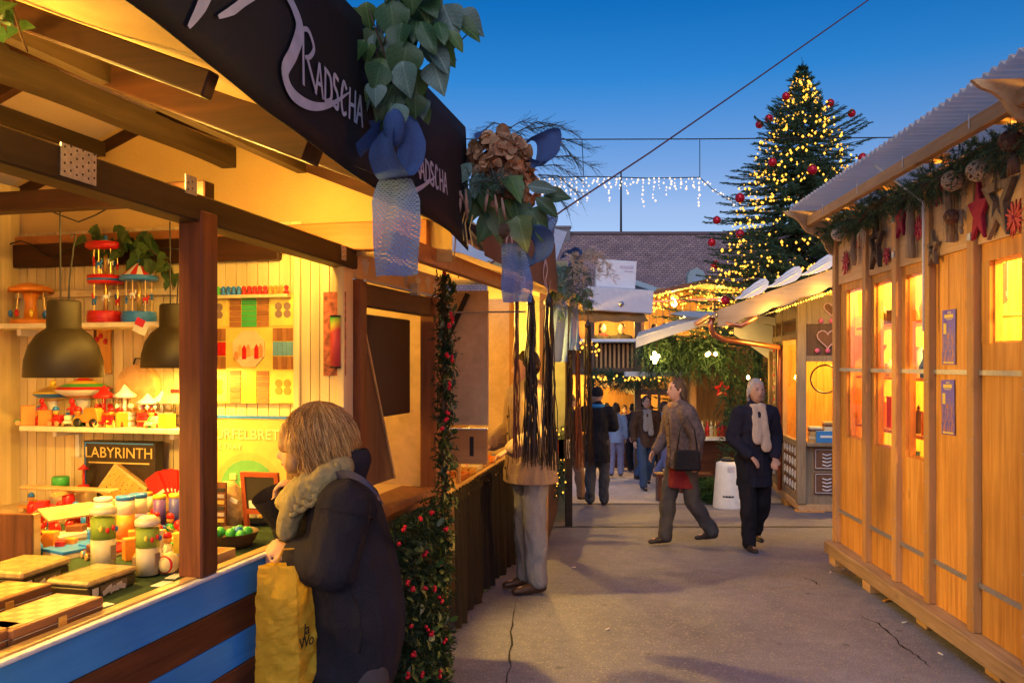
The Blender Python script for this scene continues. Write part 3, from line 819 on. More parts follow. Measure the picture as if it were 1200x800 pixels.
for (x, z) in [(.12, 2.10), (.62, 2.10), (.80, 2.09), (.95, 2.10), (1.08, 2.08)]:
    for k in range(5):
        a = R(-60 + k * 28)
        stroke(hp, [(x, z - .03), (x + .03*math.sin(a), z - .0 + .02*math.cos(a)), (x + .05*math.sin(a), z + .045*math.cos(a))], [.012, .008, .004], lambda x, z: -.0135)
hp.build('painted_hands', m_white, stall)
MB().tube([(.03, -.05, 2.035), (1.17, -.05, 2.035)], .007, 8).build('rail', m_steel, stall)
MB().box(.66, .70, -.06, -.02, 2.02, 2.08).build('rail_bracket', m_galv, stall)
m_rb = wood('red_brown', (.16, .06, .025), (.26, .10, .04), 'z', 1, .3, .5)
MB().box(1.00, 1.20, -.04, .05, 0, 2.04).build('post', m_rb, stall, bevel=.005)
MB().box(.02, .10, -.03, .05, 0, 2.04).build('post', m_brown_z, stall, bevel=.005)
MB().box(.10, 1.0, -.02, .04, 1.93, 2.03).build('window_head', wood('choc', (.06, .03, .018), (.10, .05, .03), 'x', 1, .1, .6), stall, bevel=.004)
MB().box(.10, 1.0, -.05, .16, .955, .995).build('window_sill', m_rb, stall, bevel=.004)
MB().box(.10, 1.0, -.012, .012, .02, .955).build('front_board', m_brown, stall)
MB().box(.20, .98, .10, .125, 1.40, 1.91).build('inner_shutter', plain('dark_shutter', (.022, .015, .015), .6), stall, bevel=.004)
q0 = hit(420, 375, LF, 1, .06); q1 = hit(458, 560, LF, 1, .06); q2_ = hit(417, 560, LF, 1, .06)
MB().prism([(q0.x, q0.z), (q1.x, q1.z), (.105, q1.z), (.105, q0.z)], .045, .06).build('leaning_flap', wood('flap', (.13, .065, .03), (.18, .09, .045), 'z', 1, .1, .5), stall)
MB().bar((q0.x+.006, .042, q0.z), (q1.x+.006, .042, q1.z), .01, .012).build('flap_edge', m_lip, stall)
MB().box(.03, 1.55, 1.2, 1.22, .9, 2.72).build('inner_wall', m_cream, stall)
MB().box(1.20, 1.22, .05, 1.2, .9, 2.16).build('inner_wall', m_ply, stall)
MB().box(.03, 1.2, .17, 1.19, .93, .97).build('inner_shelf', m_ply, stall)
m_shade = plain('shade_taupe', (.030, .021, .009), .5, .1, .05)
m_shade_in = plain('shade_inside', (.85, .80, .65), .5)
def pendant(px, py_bottom, Y, label, power, scale=1.0, hang=None):
    p = at(px, py_bottom, Y)
    t = thing('pendant_lamp', label, 'lamp', T(*p) @ SC(scale, scale, scale), 'pendant lamps over the toy counter')
    prof = [(.128, 0), (.130, .004), (.126, .06), (.112, .11), (.088, .148), (.066, .166), (.056, .172), (.055, .262), (.050, .270), (.0, .270)]
    mb = MB().lathe(prof, 36, cap=False)
    mb.mat(1).lathe([(.124, .001), (.122, .06), (.108, .107), (.085, .143), (.06, .16), (.0, .164)], 36, cap=False)
    mb.mat(0).lathe([(.124, .001), (.128, .0)], 36, cap=False)
    mb.build('shade', [m_shade, m_shade_in], t, True)
    MB().ell((0, 0, .075), (.03, .03, .04)).build('bulb', m_lampglow, t, True)
    hz = 0.62 if hang is None else hang
    MB().tube([(-.012, 0, .27), (-.014, 0, hz)], .003, 6).build('cable', m_cable, t)
    MB().tube([(.016, 0, .268), (.020, 0, .35), (.034, .0, .46), (.036, .01, .50), (.026, .01, .505), (.022, .005, .49)], .003, 6).build('cable', m_cable, t)
    bulb_light('bulb_light', t, (0, 0, .03), power, WARM, .035)
    return t
pendant(75, 442, 3.0, 'taupe metal pendant lamp hanging in front of the toy shelves', 21)
pendant(203, 431, 3.62, 'taupe metal pendant lamp hanging beside the brown post', 13)
q = LF @ Vector((-1.75, .70, 0))
pl = thing('pendant_lamp', 'taupe metal pendant lamp over the near end of the toy counter', 'lamp', T(q.x, q.y, 1.63), 'pendant lamps over the toy counter')
src = [o for o in bpy.data.objects if o.get('category') == 'lamp'][0]
for ch in [x for x in bpy.data.objects if x.parent == src]:
    c = ch.copy(); col.objects.link(c); c.parent = pl
cb = MB()
q = at(92, 258, 3.0)
cb.tube([at(38, 238, 3.0), at(70, 252, 3.0), at(92, 260, 3.0), at(112, 252, 3.0), at(134, 240, 3.0)], .0028, 6)
tag(cb.build('lamp_cable', m_cable, None, True), 'black cable slung between roof beams above the taupe pendant lamps', 'cable')
cb = MB()
pts = [hit(*p, LF, 0, -.06) for p in [(0, 292), (12, 286), (24, 282), (36, 286), (50, 298), (64, 302), (80, 292), (98, 288), (118, 287), (140, 285), (160, 288), (185, 291), (215, 292)]]
cb.tube([LF @ p for p in pts], .0035, 6)
tag(cb.build('wall_cable', m_cable, None, True), 'black cable looping along the brown rail of the cream plank wall', 'cable')
tl = thing('added_tube_light', 'added slim tube light hidden behind the header beam to brighten the toy stall', 'lamp', LF)  # added lamp, kept out of sight, brightens the upper wall and canvas
hz = lambda x: 2.125 + .0178*(.02 - x)
MB().bar((-2.7, .08, hz(-2.7)-.005), (-.25, .08, hz(-.25)-.005), .022, .02).build('housing', m_white, tl)
MB().tube([(-2.68, .08, hz(-2.68)+.016), (-.28, .08, hz(-.28)+.016)], .010, 8).build('tube', emit('tube_glow', (1.0, .62, .2), 14.0), tl, True)
for k in range(7):
    bulb_light('tube_glow', tl, (-2.5 + k*.36, .10, hz(-2.5+k*.36) + .075), 5.0, WARM, .03)
for k, (x, lab) in enumerate(((-2.6, 'taupe metal pendant lamp second from the open end of the toy stall'), (-3.5, 'taupe metal pendant lamp at the open end of the toy stall'))):
    q = LF @ Vector((x, .70, 0))
    p2 = thing('pendant_lamp', lab, 'lamp', T(q.x, q.y, 1.63), 'pendant lamps over the toy counter')
    for ch in [c_ for c_ in bpy.data.objects if c_.parent == src]:
        c = ch.copy(); col.objects.link(c); c.parent = p2
        if c.type == 'LIGHT': c.data = c.data.copy(); c.data.energy = 16 * LAMP
def shelf(pxa, pxb, py, name_label, depth=.24, th=.022, xoff=0.0):
    a = hit(pxa, py, LF, 0, -depth); b_ = hit(pxb, py, LF, 0, -depth)
    z = (a.z + b_.z) / 2
    y0, y1 = min(a.y, b_.y), max(a.y, b_.y)
    y1 = min(y1, 1.74)
    o = MB().box(-depth, -.004, y0, y1, z - th, z).build('wall_shelf', plain('shelf_white', (.75, .68, .5), .45), None, False, .003, LF)
    tag(o, name_label, 'shelf')
    for yy in (y0 + .12, y1 - .12):
        MB().box(-.16, -.004, yy-.01, yy+.01, z-th-.03, z-th).box(-.02, -.004, yy-.01, yy+.01, z-th-.14, z-th-.03).build('bracket', m_white, o)
    return z
ZS1 = shelf(-20, 190, 378, 'white shelf with three tin carousels on the cream plank wall')
ZS2 = shelf(22, 216, 501, 'white shelf with spinning tops and small carousels on the cream plank wall')
ZC = 1.0
def on_shelf(px, py, z, x=-.12):
    p = hit(px, py, LF, 0, x); return Vector((x, p.y, z))
def on_counter(px, py, z=1.004):
    p = hit(px, py, LF, 2, z); return Vector((p.x, p.y, z))
def sp(name, label, cat, loc, rot=0, group=None, s=1.0):
    return thing(name, label, cat, LF @ T(*loc) @ RZ(rot) @ SC(s, s, s), group)
m_tin = [m_red, m_tblue, m_tyel, m_tgreen, m_white, m_gold, plain('toy_orange', (.75, .25, .03), .35)]
mR, mB_, mY, mG, mW, mGo, mO = m_tin
def carousel(label, loc, h, r, base_m, roof_m, rim_m, tiers=1, swing=False, group='tin carousels on the upper shelf'):
    t = sp('tin_carousel', label, 'carousel', loc, random.uniform(0, 90), group)
    bh = h * (.18 if tiers == 1 else .14)
    MB().lathe([(r, 0), (r*1.02, bh*.2), (r*.98, bh*.8), (r, bh), (r*.5, bh)], 24).build('base', base_m, t, True)
    MB().lathe([(r*1.03, bh*.32), (r*1.035, bh*.4), (r*1.035, bh*.62), (r*1.03, bh*.7)], 24).build('base_band', rim_m, t, True)
    z = bh
    th = (h - bh) * (.62 if tiers == 1 else .36)
    for k in range(tiers):
        rr = r * (1 - .12 * k)
        MB().tube([(0, 0, z), (0, 0, z + th)], r*.12, 10).build('column', mGo, t, True)
        for j in range(6):
            a = j * math.pi / 3 + k*.4
            cx, cy = rr*.72*math.cos(a), rr*.72*math.sin(a)
            MB().tube([(cx, cy, z), (cx, cy, z + th)], .0022, 5).build('pole', mGo, t)
            hb = MB(); zz = z + th * (.38 + .14 * (j % 2)); M_ = T(cx, cy, zz) @ RZ(math.degrees(a) + 90)
            hb.ell((0, 0, 0), (r*.22, r*.09, r*.11), 8, 5, M_).ell((r*.2, 0, r*.14), (r*.07, r*.05, r*.13), 6, 4, M_ )
            for sx in (-.13, .13):
                hb.box((sx-.02)*r, (sx+.02)*r, -.05*r, .05*r, -.28*r, -.06*r, M_)
            hb.build('horse', [mW, mR, mB_][j % 3], t, True)
        z += th
        if tiers == 2 and k == 0:
            MB().lathe([(r*.95, z), (r*1.02, z+.01), (r*1.02, z + h*.09), (r*.9, z + h*.1), (r*.3, z+h*.1)], 24).build('middle_ring', mR, t, True)
            MB().lathe([(r*1.03, z+.012), (r*1.035, z+.016), (r*1.03, z+.022)], 24).build('ring_band', mB_, t, True)
            z += h*.1
    rim = MB().lathe([(r*1.0, z - h*.02), (r*1.1, z), (r*1.1, z + h*.05), (r*1.02, z + h*.06)], 24, None, .03, 12).build('roof_rim', rim_m, t, True)
    top = h - z
    n = 16
    for kk, mm in enumerate((roof_m, mW)):
        mb = MB()
        for j in range(n):
            if j % 2 != kk: continue
            a0 = 2*math.pi*j/n; a1 = 2*math.pi*(j+1)/n
            mb.add([(r*1.04*math.cos(a0), r*1.04*math.sin(a0), z + h*.055), (r*1.04*math.cos(a1), r*1.04*math.sin(a1), z + h*.055), (r*.12*math.cos(a1), r*.12*math.sin(a1), h*.95), (r*.12*math.cos(a0), r*.12*math.sin(a0), h*.95)], [(0,1,2,3)])
        mb.build('roof_stripes', mm, t)['kind'] = 'stuff'
    MB().ell((0, 0, h*.97), (r*.1, r*.1, h*.04), 8, 6).build('finial', mB_, t, True)
    return t
carousel('red two-tier tin carousel with blue finial on the upper shelf', on_shelf(124, 378, ZS1), .40, .077, mR, mW, mR, 2)
carousel('blue tin carousel with red and white striped cone roof', on_shelf(163, 376, ZS1), .285, .073, mB_, mR, mB_)
t = sp('tin_swing_ride', 'tin swing ride with scalloped orange canopy on the upper shelf', 'carousel', on_shelf(36, 378, ZS1))
MB().lathe([(.085, 0), (.085, .022), (.03, .028), (.024, .10), (.036, .15)], 20).build('base', mO, t, True)
MB().lathe([(.09, .162), (.094, .150), (.092, .170), (.05, .186), (.0, .196)], 28, None, .05, 9).build('canopy', mO, t, True)
for j in range(8):
    a = j * math.pi/4
    pth = MB().tube([(.07*math.cos(a), .07*math.sin(a), .155), (.082*math.cos(a), .082*math.sin(a), .06)], .001, 4).build('chain', mGo, t)
    MB().ell((.082*math.cos(a), .082*math.sin(a), .05), (.010, .010, .018), 6, 5).build('rider', [mB_, mR, mY][j % 3], t, True)
def top_toy(label, loc, r, hs, mats_, stand=.05):
    t = sp('spinning_top', label, 'spinning top', loc)
    z0 = stand
    cols = mats_
    zs = [0, .12, .24, .38, .5, .62, .75, .88, 1.0]
    rs = [.16, .45, .70, .90, 1.0, .86, .62, .36, .16]
    for i in range(8):
        MB().lathe([(rs[i]*r, z0 + zs[i]*hs), (rs[i+1]*r, z0 + zs[i+1]*hs)], 28, cap=False).build('band', cols[i % len(cols)], t, True)
    MB().lathe([(r*.16, z0+hs), (r*.15, z0+hs+.02), (0, z0+hs+.024)], 12).build('knob', mY, t, True)
    MB().lathe([(r*.42, 0), (r*.36, .01), (r*.2, z0*.6), (r*.26, z0+hs*.02), (r*.1, z0+.1*hs)], 16).build('stand', mB_ if stand < .06 else mW, t, True)
    return t
top_toy('blue and yellow humming top with yellow knob on the lower shelf', on_shelf(62, 501, ZS2, -.09), .088, .075, [mO, mY, mB_, mB_, mY, mGo, mGo, mY], .105)
top_toy('large striped humming top with red and green rim on the lower shelf', on_shelf(98, 501, ZS2, -.07), .125, .105, [mW, mO, mW, mW, mR, mG, mY, mR], .11)
def motorcycle(label, loc, shirt):
    t = sp('tin_motorcycle', label, 'toy motorcycle', loc, 88, 'tin motorcycles on the lower shelf')
    for x in (-.038, .038):
        w = MB().lathe([(.012, -.006), (.024, -.007), (.026, 0), (.024, .007), (.012, .006)], 16, T(x, 0, .026) @ RX(90)).build('wheel', m_black, t, True)
        MB().lathe([(.0, -.0075), (.013, -.0072), (.013, .0072), (.0, .0075)], 12, T(x, 0, .026) @ RX(90)).build('rim', mGo, w, True)
    MB().tube([(-.038, 0, .028), (-.01, 0, .045), (.022, 0, .05), (.036, 0, .03)], [.008, .012, .011, .006], 8).build('frame', shirt, t, True)
    MB().tube([(.03, 0, .04), (.022, 0, .072), (.012, .02, .075)], .003, 6).build('handlebar', m_steel, t)
    MB().tube([(-.012, 0, .05), (-.010, 0, .085), (-.004, 0, .098)], [.016, .015, .008], 8).ell((0, 0, .11), (.012, .011, .014), 8, 6).tube([(-.008, .012, .082), (.012, .016, .074)], .005, 6).build('rider', mR, t, True)
motorcycle('tin motorcycle and red rider at the corner end of the lower shelf', on_shelf(49, 501, ZS2, -.17), mGo)
motorcycle('tin motorcycle and rider with blue tank on the lower shelf', on_shelf(84, 501, ZS2, -.17), mB_)
def mini(label, px, main, second, h=.165, x=-.13):
    t = sp('mini_carousel', label, 'carousel', on_shelf(px, 501, ZS2, x), 0, 'small carousels on the lower shelf')
    r = .046
    MB().lathe([(r, 0), (r, .012), (r*.94, .014), (r*.94, .024), (r, .026), (r, .042), (r*.94, .044), (r*.94, .05), (r, .052), (r*.98, .062), (r*.3, .064)], 20).build('drum', main, t, True)
    MB().lathe([(r*1.01, .024), (r*1.012, .027), (r*1.01, .03)], 20).build('drum_band', mGo, t, True)
    MB().tube([(0, 0, .06), (0, 0, h*.8)], .008, 8).build('column', main, t, True)
    for j in range(5):
        a = j*2*math.pi/5
        MB().tube([(r*.7*math.cos(a), r*.7*math.sin(a), .062), (r*.7*math.cos(a), r*.7*math.sin(a), h*.72)], .0016, 4).build('pole', mGo, t)
        MB().ell((r*.7*math.cos(a), r*.7*math.sin(a), .088), (.012, .006, .014), 6, 5).build('horse', second, t, True)
    MB().lathe([(r, h*.68), (r*1.05, h*.74), (r*.5, h*.84), (0, h)], 12, None, .05, 6).build('roof', second if second is mW else main, t, True)
mini('red drum carousel on the lower shelf beside the vintage tin car', 122, mR, mR, .185)
mini('white drum carousel between two red ones on the lower shelf', 146, mW, mW, .19)
mini('red drum carousel next to the wire toy house', 173, mR, mW, .15)
mini('plain white drum carousel touching the wire toy house', 190, mW, mW, .16, -.08)
t = sp('tin_car', 'orange vintage tin car with big round fender on the lower shelf', 'toy car', on_shelf(105, 501, ZS2, -.2), 90)
MB().prism([(-.06, .02), (.06, .02), (.06, .05), (.02, .055), (.012, .085), (-.05, .085), (-.06, .05)], -.022, .022).build('body', mO, t, bevel=.004)
for x in (-.04, .042):
    for y in (-.026, .026):
        MB().lathe([(0, -.005), (.018, -.006), (.02, 0), (.018, .006), (0, .005)], 14, T(x, y, .02) @ RX(90)).build('wheel', m_black, t, True)
c = on_shelf(163, 501, ZS2, -.035)
t = sp('round_wooden_box', 'large round chip-wood box standing on edge behind the small carousels', 'box', c)
MB().lathe([(0, -.028), (.10, -.03), (.102, .0), (.10, .03), (.0, .028)], 32, T(0, 0, .175) @ RY(90)).build('drum', m_pine_x, t)
MB().lathe([(.101, -.012), (.105, -.01), (.105, .01), (.101, .012)], 32, T(0, 0, .175) @ RY(90)).build('rim', m_lip, t)
MB().box(-.026, .026, -.05, .05, 0, .078).build('stand', m_pine, t)
MB().tube([(0, -.03, .277), (0, -.02, .305), (0, .02, .305), (0, .03, .277)], .004, 6).build('handle', m_cable, t)
t = sp('wire_house', 'small wire toy house with red roof ledge at the shelf end', 'toy house', on_shelf(210, 500, ZS2, -.12))
for (a, b_) in [((-.04, -.05), (-.04, .05)), ((.04, -.05), (.04, .05)), ((-.04, -.05), (.04, -.05)), ((-.04, .05), (.04, .05))]:
    for z in (.004, .05, .105):
        MB().tube([(a[0], a[1], z), (b_[0], b_[1], z)], .002, 5).build('wire', m_cable, t)
for x in (-.04, .04):
    for y in (-.05, 0, .05):
        MB().tube([(x, y, 0), (x, y, .105)], .002, 5).build('upright', m_cable, t)
MB().prism([(-.055, .107), (.055, .107), (.03, .15), (-.03, .15)], -.06, .06).build('roof', m_lip, t)
MB().box(-.02, .02, -.058, .03, .15, .168).build('roof_ledge', mR, t)
q = hit(168, 378, LF, 0, -.245)
t = sp('price_card', 'small red and cream price card dangling from the upper shelf edge', 'price card', q, 12)
MB().box(-.003, .0, -.03, .03, -.05, .01, RX(25)).build('card', m_paper, t); MB().box(-.005, -.0035, -.008, .032, -.02, .012, RX(25)).build('seal', mR, t)
q = hit(43, 415, LF, 0, -.012)
t = sp('bead_garland', 'string of coloured wooden beads hanging under the upper shelf', 'bead string', q)
for k in range(12):
    MB().ell((0, .004*math.sin(k), .1 - k*.018), (.009, .009, .009), 8, 6).build('bead', m_tin[k % 7], t, True)
q = hit(51, 407, LF, 0, -.012)
t = sp('tube_pack', 'clear pack with rainbow tube pinned under the upper shelf', 'toy pack', q)
MB().box(-.002, 0, -.035, .035, -.09, .1).build('card', plain('pack_card', (.55, .42, .3), .5), t)
MB().tube([(-.012, 0, -.05), (-.012, 0, .03)], .018, 10).build('tube', plain('tube_dark', (.05, .2, .45), .3), t, True)
q = hit(106, 408, LF, 0, -.01)
t = sp('picture_frame', 'small brown framed puzzle on the plank wall beside the pendant lamp', 'picture frame', q)
MB().box(-.012, 0, -.04, .04, -.1, .1).build('frame', m_brown_z, t); MB().box(-.014, -.0125, -.028, .028, -.085, .085).build('print', m_ply, t)
q = hit(120, 405, LF, 0, -.01)
t = sp('puppet_board', 'plain pale board with red figures pinned on the plank wall', 'board', q)
MB().box(-.008, 0, -.05, .05, -.13, .08).build('board', m_pine, t)
for k, (y, z) in enumerate([(-.0, .045), (.02, .03), (-.025, .02)]):
    MB().ell((-.012, y, z), (.006, .012, .014), 8, 6).build('figure', mR, t, True)
def ludo():
    a = hit(238, 346, LF, 0, -.03); b_ = hit(348, 473, LF, 0, -.03)
    w = a.y - b_.y; h = a.z - b_.z
    t = thing('ludo_board', 'large ludo board game with brown track and village picture on the wall', 'board game', LF @ T(-.03, (a.y+b_.y)/2, (a.z+b_.z)/2))
    W2, H2 = w/2, h/2
    MB().box(0, .012, -W2, W2, -H2, H2).build('board', plain('board_yellow', (.78, .55, .10), .4), t)
    mt = [plain('track_brown', (.34, .14, .04), .5), plain('track_dark', (.26, .10, .03), .5)]
    def tile(y0, y1, z0, z1, m, rot=0, c=None):
        mb = MB()
        if c is None:
            mb.box(-.004, 0, y0+.0012, y1-.0012, z0+.0012, z1-.0012)
        else:
            M_ = T(0, c[0], c[1]) @ RX(rot); mb.box(-.004, 0, y0+.001, y1-.001, z0+.001, z1-.001, M_)
        mb.build('track_tile', m, t)
    g = W2 * .16
    for s in (1, -1):
        for k in range(6):
            z0 = s * (H2 * (.40 + .10*k)); z1 = s * (H2 * (.40 + .10*(k+1)))
            z0, z1 = min(z0, z1), max(z0, z1)
            tile(-W2*.42, -W2*.17, z0, z1, mt[k % 5 == 2]); tile(W2*.17, W2*.42, z0, z1, mt[k % 5 == 3])
            tile(-W2*.16, W2*.16, z0, z1, mG if s == 1 else m_tyel)
    for s in (1, -1):
        for k in range(5):
            y0 = s*W2*(.50 + .10*k); y1 = s*W2*(.50 + .10*(k+1)); y0, y1 = min(y0, y1), max(y0, y1)
            tile(y0, y1, H2*.14, H2*.38, mt[k % 2 == 1]); tile(y0, y1, -H2*.38, -H2*.14, mt[k % 2 == 0])
            tile(y0, y1, -H2*.13, H2*.13, plain('track_blue', (.12, .30, .42), .5) if s == -1 else mR)
    for sy in (1, -1):
        for sz in (1, -1):
            cy, cz = sy*W2*.62, sz*H2*.62
            r0 = .2
            mb = MB().box(-.0045, 0, min(sy*W2*.46, sy*W2*.98), max(sy*W2*.46, sy*W2*.98), min(sz*H2*.42, sz*H2*.98), max(sz*H2*.42, sz*H2*.98))
            mb.build('home_field', plain('home_yellow', (.82, .62, .12), .4), t, bevel=.0)
            for dy in (-.09, .09):
                for dz in (-.07, .07):
                    MB().lathe([(.0, -.007), (W2*.075, -.007), (W2*.075, -.004)], 14, T(0, sy*W2*.72+dy*W2, sz*H2*.70+dz*H2) @ RY(90) @ T(0, 0, .0)).build('disc', plain('disc_grey', (.25, .16, .12), .5) if sz > 0 else mO, t)
    oc = [(W2*.36*math.cos(R(22.5+45*k)), H2*.36*math.sin(R(22.5+45*k))) for k in range(8)]
    MB().add([(-.008, p[0], p[1]) for p in oc] + [(-.0, p[0], p[1]) for p in oc], [tuple(range(8)), tuple(range(15, 7, -1))] + [(k, (k+1) % 8, (k+1) % 8 + 8, k+8) for k in range(8)]).build('village_picture', plain('village_sky', (.72, .55, .28), .5), t)
    hs = MB()
    for k, y in enumerate(np.linspace(.26, -.26, 7)):
        hh = H2 * random.uniform(.12, .28); ww = W2*.045
        hs = MB(); y *= W2; z0 = -H2*.16 + random.uniform(-.01, .01)
        hs.add([(-.0095, y-ww, z0), (-.0095, y+ww, z0), (-.0095, y+ww, z0+hh*.7), (-.0095, y, z0+hh), (-.0095, y-ww, z0+hh*.7), (-.008, y-ww, z0), (-.008, y+ww, z0), (-.008, y+ww, z0+hh*.7), (-.008, y, z0+hh), (-.008, y-ww, z0+hh*.7)], [(0,1,2,3,4), (9,8,7,6,5)])
        hs.build('painted_house', [plain('house_a', (.62, .28, .08), .5), plain('house_b', (.70, .40, .12), .5), mR][k % 3], t)
ludo()
a = hit(252, 345, LF, 0, -.06); b_ = hit(338, 344, LF, 0, -.06)
t = thing('peg_rack', 'narrow ledge with a row of coloured skittle pegs above the ludo board', 'peg rack', LF @ T(0, (a.y+b_.y)/2, a.z - .004))
hw = (a.y - b_.y)/2
MB().box(-.07, -.004, -hw, hw, -.014, 0).build('ledge', m_cream, t)
for k in range(14):
    y = hw*.93 - k * hw*1.86/13
    MB().lathe([(.013, 0), (.010, .012), (.006, .018), (.0105, .026), (.0105, .034), (0, .041)], 10, T(-.055, y, 0)).build('peg', [mG, mB_, mB_, mB_, mB_, mR, mR, mR, mR, mR, mO, mO, mO, mR][k], t, True)
q = hit(391, 391, LF, 0, -.075)
t = thing('rainbow_tube_pack', 'red patterned pack with a rainbow striped tube beside the front corner', 'toy pack', LF @ T(-.0615, q.y, q.z))
MB().box(-.006, 0, -.052, .052, -.18, .18).build('card', plain('pack_red', (.42, .12, .06), .5, 0, .7, 40), t)
m_rainbow, nt, b = newmat('rainbow_stripe')
tc = nt.nodes.new('ShaderNodeTexCoord'); wv = nt.nodes.new('ShaderNodeTexGradient'); mp = nt.nodes.new('ShaderNodeMapping'); mp.inputs['Rotation'].default_value = (R(30), R(90), 0); mp.inputs['Scale'].default_value = (6, 6, 6)
nt.links.new(tc.outputs['Object'], mp.inputs['Vector']); nt.links.new(mp.outputs[0], wv.inputs[0])
fr_ = nt.nodes.new('ShaderNodeMath'); fr_.operation = 'FRACT'; nt.links.new(wv.outputs['Fac'], fr_.inputs[0])
hs_ = nt.nodes.new('ShaderNodeCombineColor'); hs_.mode = 'HSV'; hs_.inputs[1].default_value = .9; hs_.inputs[2].default_value = .6
nt.links.new(fr_.outputs[0], hs_.inputs[0]); nt.links.new(hs_.outputs[0], b.inputs['Base Color'])
MB().tube([(-.022, -.012, -.14), (-.022, -.012, .07)], .022, 14).build('tube', m_rainbow, t, True)
MB().tube([(-.022, -.012, .07), (-.022, -.012, .078)], .023, 14).tube([(-.022, -.012, -.148), (-.022, -.012, -.14)], .023, 14).build('tube_cap', m_black, t, True)
def leaf_shape(kind):
    t = [0, .08, .18, .30, .42, .55, .68, .80, .90, 1.0]
    wd = {'ivy': [.03, .24, .46, .36, .34, .30, .20, .14, .07, .0], 'holly': [.03, .13, .26, .17, .30, .18, .27, .13, .10, .0],
          'broad': [.05, .22, .36, .42, .41, .35, .26, .16, .08, .0], 'petal': [.05, .2, .32, .42, .48, .50, .46, .38, .28, .08], 'oval': [.03, .10, .18, .23, .25, .24, .21, .15, .08, .0]}[kind]
    up = {'ivy': .22, 'holly': .3, 'broad': .28, 'petal': .5, 'oval': .3}[kind]
    vs = []; fs = []
    for i in range(10):
        for c in (-1, -.5, 0, .5, 1):
            x = c*wd[i]; y = t[i] - (.10*abs(c) if kind == 'ivy' and i < 4 else 0)
            vs.append((x, y, up*abs(x) - .22*t[i]**2 + .02*math.sin(9*t[i] + 3*c)))
    for i in range(9):
        for c in range(4): fs.append((i*5+c, i*5+c+1, i*5+c+6, i*5+c+5))
    return vs, fs
LEAFM = {}
def leaf_mesh(kind, m):
    key = (kind, m.name)
    if key not in LEAFM:
        vs, fs = leaf_shape(kind)
        me = bpy.data.meshes.new('leaf'); me.from_pydata(vs, [], fs); me.materials.append(m)
        me.polygons.foreach_set('use_smooth', [True]*len(fs)); me.update(); LEAFM[key] = me
    return LEAFM[key]
def place_leaf(parent, p, s, m, kind='ivy', d=None, n=None, name='leaf'):
    """leaf base at p, pointing along d, face normal roughly n"""
    d = Vector(d) if d is not None else Vector((random.uniform(-1, 1), random.uniform(-.4, .4), random.uniform(-1.2, .3)))
    d.normalize()
    n = Vector(n) if n is not None else Vector((random.uniform(-.5, .5), -1, random.uniform(-.2, .7)))
    x = d.cross(n)
    if x.length < 1e-3: x = Vector((1, 0, 0))
    x.normalize(); n = x.cross(d)
    M_ = Matrix(((x.x*s, d.x*s, n.x*s, p[0]), (x.y*s, d.y*s, n.y*s, p[1]), (x.z*s, d.z*s, n.z*s, p[2]), (0, 0, 0, 1)))
    return link(name, leaf_mesh(kind, m), parent, M_)
c = hit(150, 290, LF, 0, -.09)
t = thing('ivy_sprig', 'trailing ivy sprig draped over the rail behind the tin carousels', 'ivy', LF @ T(*c))
MB().tube([(.0, .18, .05), (0, .05, .02), (-.01, -.1, 0), (-.02, -.22, -.08), (-.03, -.26, -.2)], .004, 6).build('stem', m_bark, t)
for k in range(46):
    u = random.random()
    y = .18 - u*.45 + random.uniform(-.03, .03); z = .04 - .12*u*u + random.uniform(-.07, .06) - (.12*random.random() if u > .8 else 0)
    place_leaf(t, (-.02+random.uniform(-.04, .03), y, z), random.uniform(.05, .085), random.choice(m_greenery[:2]), 'ivy', (random.uniform(-.3, .1), random.uniform(-1, 1), random.uniform(-1, .5)), (-1, random.uniform(-.4, .4), random.uniform(-.2, .6)))
def box_game(label, px0, px1, py0, py1, x, th, body, name='game_box', cat='game box', rot=0):
    a = hit(px0, py0, LF, 0, x); b_ = hit(px1, py1, LF, 0, x)
    zc = 1.004; h = a.z - zc
    t = thing(name, label, cat, LF @ T(x, (a.y+b_.y)/2, zc) @ RY(rot))
    w = abs(a.y - b_.y)
    MB().box(0, th, -w/2, w/2, 0, h).build('box', body, t, bevel=.003)
    return t, w, h
m_navy = plain('labyrinth_dark', (.035, .022, .015), .4)
m_gold_t = plain('gold_text', (.75, .5, .15), .5)
t, w, h = box_game('dark LABYRINTH game box with gold lettering standing on the counter', 98, 182, 516, 592, -.12, .06, m_navy)
text_on('LABYRINTH', .068, (-.0035, .0, h*.83), (0, -1, 0), (0, 0, 1), t, m_gold_t)
text_on('', .03, (-.003, 0, h*.6), (0, -1, 0), (0, 0, 1), t, m_gold_t) if False else None
for (y0, y1, z0, z1) in [(-w/2+.008, w/2-.008, h-.012, h-.006), (w/2-.014, w/2-.008, .01, h-.012)]:
    MB().box(-.003, -.0005, y0, y1, z0, z1).build('blue_border', m_tblue, t)
MB().box(-.0028, -.0006, -w/2+.03, w/2-.03, h*.68, h*.7).build('gold_line', m_gold_t, t)
c = on_counter(146, 592)
t = thing('labyrinth_board', 'wooden tilting maze with drilled holes leaning against the LABYRINTH box', 'wooden game', LF @ T(-.16, hit(145, 560, LF, 0, -.16).y, 1.004+.105) @ RX(32) @ RY(12))
MB().box(-.02, .035, -.1, .1, -.072, .072).build('frame', m_lip, t, bevel=.004)
MB().box(-.024, -.0205, -.088, .088, -.06, .06).build('playfield', m_pine, t)
holes = MB()
for k in range(40):
    holes.lathe([(0, 0), (.003, .0002)], 7, T(-.0248, random.uniform(-.08, .08), random.uniform(-.054, .054)) @ RY(-90))
holes.build('holes', m_black, t)['kind'] = 'stuff'
MB().lathe([(0, 0), (.009, 0), (.009, .015), (0, .017)], 10, T(-.02, -.1, -.03) @ RX(90)).build('knob', m_pine, t, True)
